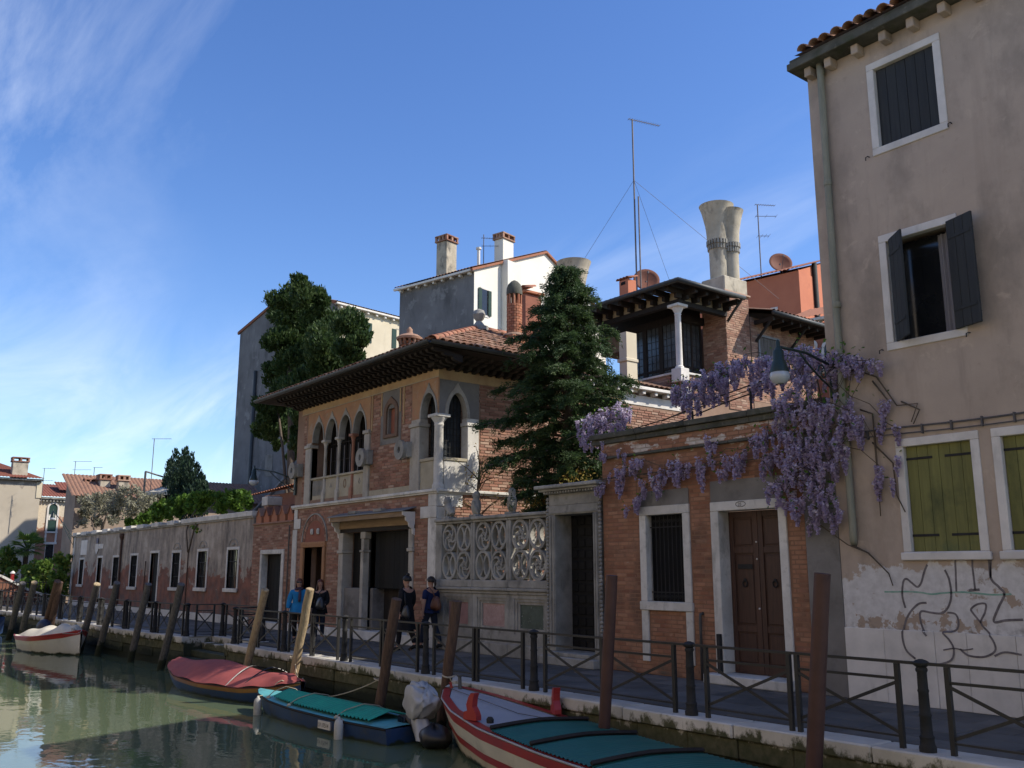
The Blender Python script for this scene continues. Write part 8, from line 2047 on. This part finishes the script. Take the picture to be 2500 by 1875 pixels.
def person(label, loc, rz, H, stride, arms, hair, top, legs, coat=0.0, glasses=False, tail=False, short=False, shoe=(.02,.02,.02), scarf=None, puff=1.0, look=0.0):
    """figure facing local -Y; stride = forward step of the right foot (m); arms = ((elbow),(wrist)) for left and right"""
    T = thing('person', label, 'person', loc, None, rz); k = H/1.70
    def S(p): return (p[0]*k, p[1]*k, p[2]*k)
    J = {}; V = []; E = []; Rd = []
    def v(n, p, r, frm=None):
        J[n] = len(V); V.append(S(p)); Rd.append(r*k if not isinstance(r, tuple) else (r[0]*k, r[1]*k))
        if frm is not None: E.append((J[frm], J[n]))
    v('pelvis', (0,0,.95), (.145,.11)); v('waist', (0,0,1.08), (.125,.095), 'pelvis'); v('chest', (0,.005,1.26), (.15,.105), 'waist'); v('neckb', (0,.01,1.42), (.075,.065), 'chest'); v('neck', (0,0,1.475), .054, 'neckb')
    hx = math.sin(look)*.02
    v('jaw', (hx,-.022,1.53), (.064,.074), 'neck'); v('head', (hx*.6,-.008,1.595), (.082,.1), 'jaw'); v('crown', (0,.004,1.665), (.06,.076), 'head')
    leg = {}
    for sd, nm in ((-1,'l'), (1,'r')):
        st = stride*(1 if sd > 0 else -1)
        hip = (.085*sd,0,.91); ank = (.085*sd, -st + (.03 if st < 0 else 0), .085 + (.05 if st < 0 else 0)); knee = (.09*sd, -st*.5-.045, .50); toe = (.09*sd, ank[1]-.15, .035)
        v('hip'+nm, hip, .09, 'pelvis'); v('knee'+nm, knee, .06, 'hip'+nm); v('calf'+nm, tuple((a+b)/2+(0,.02,.03)[i] for i,(a,b) in enumerate(zip(knee,ank))), .055, 'knee'+nm); v('ank'+nm, ank, .04, 'calf'+nm); v('toe'+nm, toe, .038, 'ank'+nm)
        leg[nm] = (hip, knee, ank, toe)
        el, wr = arms[0 if sd < 0 else 1]; sh = (.18*sd, .01, 1.38)
        v('sh'+nm, sh, .062, 'chest'); v('el'+nm, el, .042, 'sh'+nm); v('wr'+nm, wr, .028, 'el'+nm)
        d = Vector(wr)-Vector(el); d.normalize(); palm = Vector(wr)+d*.055; v('palm'+nm, tuple(palm), (.034,.02), 'wr'+nm)
        s_ = d.cross(Vector((1,0,0))); s_ = s_.normalized() if s_.length > .1 else Vector((0,1,0))
        for q, (off, ln) in enumerate(((-.027,.062),(-.009,.072),(.009,.068),(.026,.055))):
            b = palm+s_*off+d*.03; v('f%d%s' % (q,nm), tuple(b), .009, 'palm'+nm); v('g%d%s' % (q,nm), tuple(b+d*ln*.55), .008, 'f%d%s' % (q,nm)); v('h%d%s' % (q,nm), tuple(b+d*ln+Vector((-sd*.015,0,0))), .007, 'g%d%s' % (q,nm))
        tb = palm-s_*.03-d*.015; v('t0'+nm, tuple(tb-s_*.012), .010, 'palm'+nm); v('t1'+nm, tuple(tb-s_*.03+d*.035), .008, 't0'+nm)
    mesh_part('body', skin_mesh('body', V, E, Rd, SKIN, 2), T)
    # face
    hz = 1.60*k; fy = -.095*k
    MB().lathe([(.004,hz-.035*k),(.014*k,hz-.03*k),(.010*k,hz-.005*k),(.004*k,hz+.012*k)], 0, fy-.008*k, 8).build('nose', SKIN, T, world=False, smooth=True)
    for sd in (-1,1): MB().lathe([(.002,hz+.006*k),(.010*k,hz+.010*k),(.010*k,hz+.016*k),(.002,hz+.021*k)], sd*.030*k, fy+.004*k, 8).build('eye', M['black_plastic'], T, world=False)
    for sd in (-1,1): MB().lathe([(.004*k,hz-.03*k),(.014*k,hz-.01*k),(.016*k,hz+.015*k),(.006*k,hz+.03*k)], sd*.078*k, .005*k, 7).build('ear', SKIN, T, world=False, smooth=True)
    MB().box(-.022*k,.022*k,fy-.004*k,fy+.01*k,hz-.062*k,hz-.052*k).build('mouth', lay('lips', (.28,.10,.08), None, 3, .5, 0), T, world=False)
    if glasses: MB().cbox(-.07*k,.07*k,fy-.016*k,fy+.008*k,hz-.008*k,hz+.032*k,.012*k).build('sunglasses', M['black_plastic'], T, world=False)
    hm = lay('hair_'+hair[0], hair[1], tuple(q*.5 for q in hair[1]), 30, .55, .4, 60, st=(3,3,.3), spec=.4)
    def cap(u, vv):
        th = u*2*PI; ph = vv*PI*.62; front = max(0, -math.sin(th)); r = .103*k*(1+.03*math.sin(th*7)); lim = 1-.42*front
        ph *= lim; return Vector((math.sin(ph)*math.cos(th)*r*.92, math.sin(ph)*math.sin(th)*r*1.12+.006*k, hz+.015*k+math.cos(ph)*r*1.02))
    hb = MB().grid(cap, 24, 8)
    if hair[2] > 0:   # long hair falls round the neck to the shoulders
        def fall(u, vv):
            th = PI*(-.22+1.44*u); L_ = hair[2]*k; return Vector((math.cos(th)*(.088+.03*vv)*k, math.sin(th)*(.092+.02*vv)*k+.008*k, hz+.03*k-vv*L_+.012*math.sin(u*30)*k*vv))
        hb.grid(fall, 26, 6)
    if tail: hb.tube([(0,.095*k,hz+.04*k),(0,.15*k,hz+.02*k),(0,.165*k,hz-.06*k),(0,.14*k,hz-.16*k)], [.028*k,.034*k,.03*k,.008*k], 8)
    if hair[2] < 0: hb.lathe([(.005,hz+.10*k),(.04*k,hz+.115*k),(.045*k,hz+.14*k),(.02*k,hz+.165*k)], .0, .03*k, 10)
    lp(hb, 'hair', hm, T, smooth=True)
    # clothes: jacket or coat, sleeves, trousers
    f = 1.12*puff; V2 = []; E2 = []; R2 = []; K = {}
    def w(n, p, r, frm=None):
        K[n] = len(V2); V2.append(S(p)); R2.append(r*k if not isinstance(r, tuple) else (r[0]*k, r[1]*k))
        if frm is not None: E2.append((K[frm], K[n]))
    w('c', (0,.005,1.25), (.165*f,.122*f)); w('n', (0,.012,1.415), (.10,.09), 'c'); w('n2', (0,.008,1.46), (.072,.07), 'n'); w('m', (0,0,1.08), (.150*f,.118*f), 'c'); w('b', (0,0,.93-.0*coat), (.165*f,.132*f), 'm')
    for sd, nm in ((-1,'l'),(1,'r')):
        el, wr = arms[0 if sd < 0 else 1]; w('s'+nm, (.185*sd,.01,1.372), .080*f, 'c'); e_ = el if not short else tuple(a+(b-a)*.85 for a, b in zip((.165*sd,.01,1.38), el))
        w('e'+nm, e_, .060*f if not short else .066, 's'+nm)
        if not short: w('w'+nm, tuple(a+(b-a)*.96 for a, b in zip(el, wr)), .044*f, 'e'+nm)
    mesh_part('jacket', skin_mesh('jacket', V2, E2, R2, top, 2), T)
    z0, z1 = 1.06*k, (.90-coat)*k; sw = abs(stride)*.35
    def hem(u, vv):
        th = u*2*PI; fold = 1+.035*vv*math.sin(th*6+1); return Vector((math.cos(th)*(.150+.045*vv)*f*k*fold, math.sin(th)*(.118+(.055+sw*coat*1.6)*vv)*f*k*fold, z0+(z1-z0)*vv+.01*math.sin(th*5)*vv))
    lp(MB().grid(hem, 32, 6), 'jacket_hem', top, T, smooth=True)
    V2 = []; E2 = []; R2 = []; K = {}
    w('p', (0,0,.97), (.150,.118))
    for sd, nm in ((-1,'l'),(1,'r')):
        hip, knee, ank, toe = leg[nm]; w('h'+nm, (hip[0],hip[1],.88), .102, 'p'); w('k'+nm, knee, .074, 'h'+nm); w('c'+nm, tuple((a+b)/2+(0,.015,.03)[i] for i,(a,b) in enumerate(zip(knee,ank))), .066, 'k'+nm); w('a'+nm, (ank[0],ank[1],ank[2]+.03), .054, 'c'+nm)
        q = MB(); t = toe; a_ = ank
        q.tube([(a_[0]*k,(a_[1]+.055)*k,(a_[2]-.035)*k),(a_[0]*k,(a_[1]-.01)*k,(a_[2]-.02)*k),((a_[0]+t[0])/2*k,(a_[1]+t[1])/2*k,((a_[2]+t[2])/2-.005)*k),(t[0]*k,(t[1]-.02)*k,t[2]*k)], [.035*k,.05*k,.043*k,.03*k], 8); lp(q, 'shoe', cloth('shoe_leather', shoe), T, smooth=True)
    mesh_part('trousers', skin_mesh('trousers', V2, E2, R2, legs, 2), T)
    if scarf:
        q = MB(); q.tube([(.09*k*math.cos(t), .085*k*math.sin(t)+.005*k, 1.44*k+.012*k*math.sin(3*t)) for t in np.linspace(0,2*PI,14,endpoint=False)], .035*k, 7, closed=True); q.tube([(.03*k,-.10*k,1.42*k),(.035*k,-.15*k,1.25*k),(.03*k,-.155*k,1.10*k)], [.035*k,.045*k,.04*k], 6); lp(q, 'scarf', scarf, T, smooth=True)
    return T
def bag(name, label, cat, c, size, mat, strap, sag=.2):
    T = thing(name, label, cat, c); cx, cy, cz = c; a, b, h = size
    def f(u, v):
        th = u*2*PI; ph = v*PI; r = math.sin(ph)**.42*(1-.3*math.cos(ph)); q = lambda c: math.copysign(abs(c)**.7, c); return Vector((cx+q(math.cos(th))*a*r*.85, cy+q(math.sin(th))*b*r*.7, cz+h*math.cos(ph)*(.85+.12*math.cos(th*2))))
    MB().grid(f, 20, 12).build('pouch', mat, T, smooth=True)
    if strap: MB().tube(strap, .014, 6).build('strap', mat, T, smooth=True)
hang = lambda sd, fw=0.0: ((.235*sd, .03+fw*.3, 1.11), (.235*sd, -.05+fw, .87))
HA = ('auburn', (.13,.035,.018))
blue_jk = cloth('bright_blue_jacket', (.02,.20,.42)); blk = cloth('black_wool', (.012,.012,.014)); dk = cloth('dark_denim', (.022,.028,.045)); brn = cloth('dark_trousers', (.02,.017,.015))
person('woman in a bright blue jacket and sunglasses walking by the railing', (-14.35,-1.95,0), rad(62), 1.60, .14, ((( -.25,-.02,1.10),(-.27,-.12,.90)), ((.25,.0,1.10),(.29,-.08,.88))), ('auburn_long', HA[1], .22), blue_jk, brn, .10, True, scarf=cloth('plum_scarf', (.07,.05,.08)), puff=1.12)
person('woman in black beside the blue jacket, holding a round black bag', (-14.5,-1.28,0), rad(58), 1.57, -.10, ((( -.23,.02,1.11),(-.22,-.08,.90)), ((.22,-.02,1.10),(.16,-.22,1.02))), ('auburn_mid', HA[1], .20), blk, dk, .12, puff=1.02, shoe=(.25,.25,.24))
person('person in a long black coat walking away along the railing', (-10.75,-.95,0), rad(-75), 1.69, .17, (hang(-1,-.1), hang(1,.06)), ('black_bun', (.012,.010,.009), -.01), blk, blk, .42, look=.3)
person('woman with a ponytail in a dark blue short-sleeved top in profile', (-10.85,-.22,0), rad(-84), 1.66, .24, (hang(-1,-.05), hang(1,.05)), ('dark_ponytail', (.015,.011,.010), 0), cloth('navy_print_top', (.012,.022,.075), [dict(c=(.25,.35,.55), s=7, lo=.66, hi=.69)]), dk, .05, tail=True, short=True)
bag('round_black_bag', 'round black bag held by the woman in black', 'bag', (-14.18,-1.42,.98), (.16,.13,.17), M['black_plastic'], [(-14.3,-1.3,1.35),(-14.2,-1.45,1.25),(-14.18,-1.42,1.14)])
bag('black_shoulder_bag', 'black shoulder bag on the long-coated person', 'bag', (-10.5,-1.12,.88), (.15,.09,.16), M['black_plastic'], [(-10.72,-1.05,1.42),(-10.55,-1.12,1.2),(-10.52,-1.12,1.0)])
bag('brown_hobo_bag', 'brown leather shoulder bag behind the ponytailed woman', 'bag', (-10.55,-.27,1.06), (.19,.11,.17), lay('brown_leather', (.15,.06,.03), (.09,.035,.02), 5, .55, .2, 30, spec=.4), [(-10.80,-.30,1.42),(-10.66,-.30,1.33),(-10.58,-.28,1.2)])
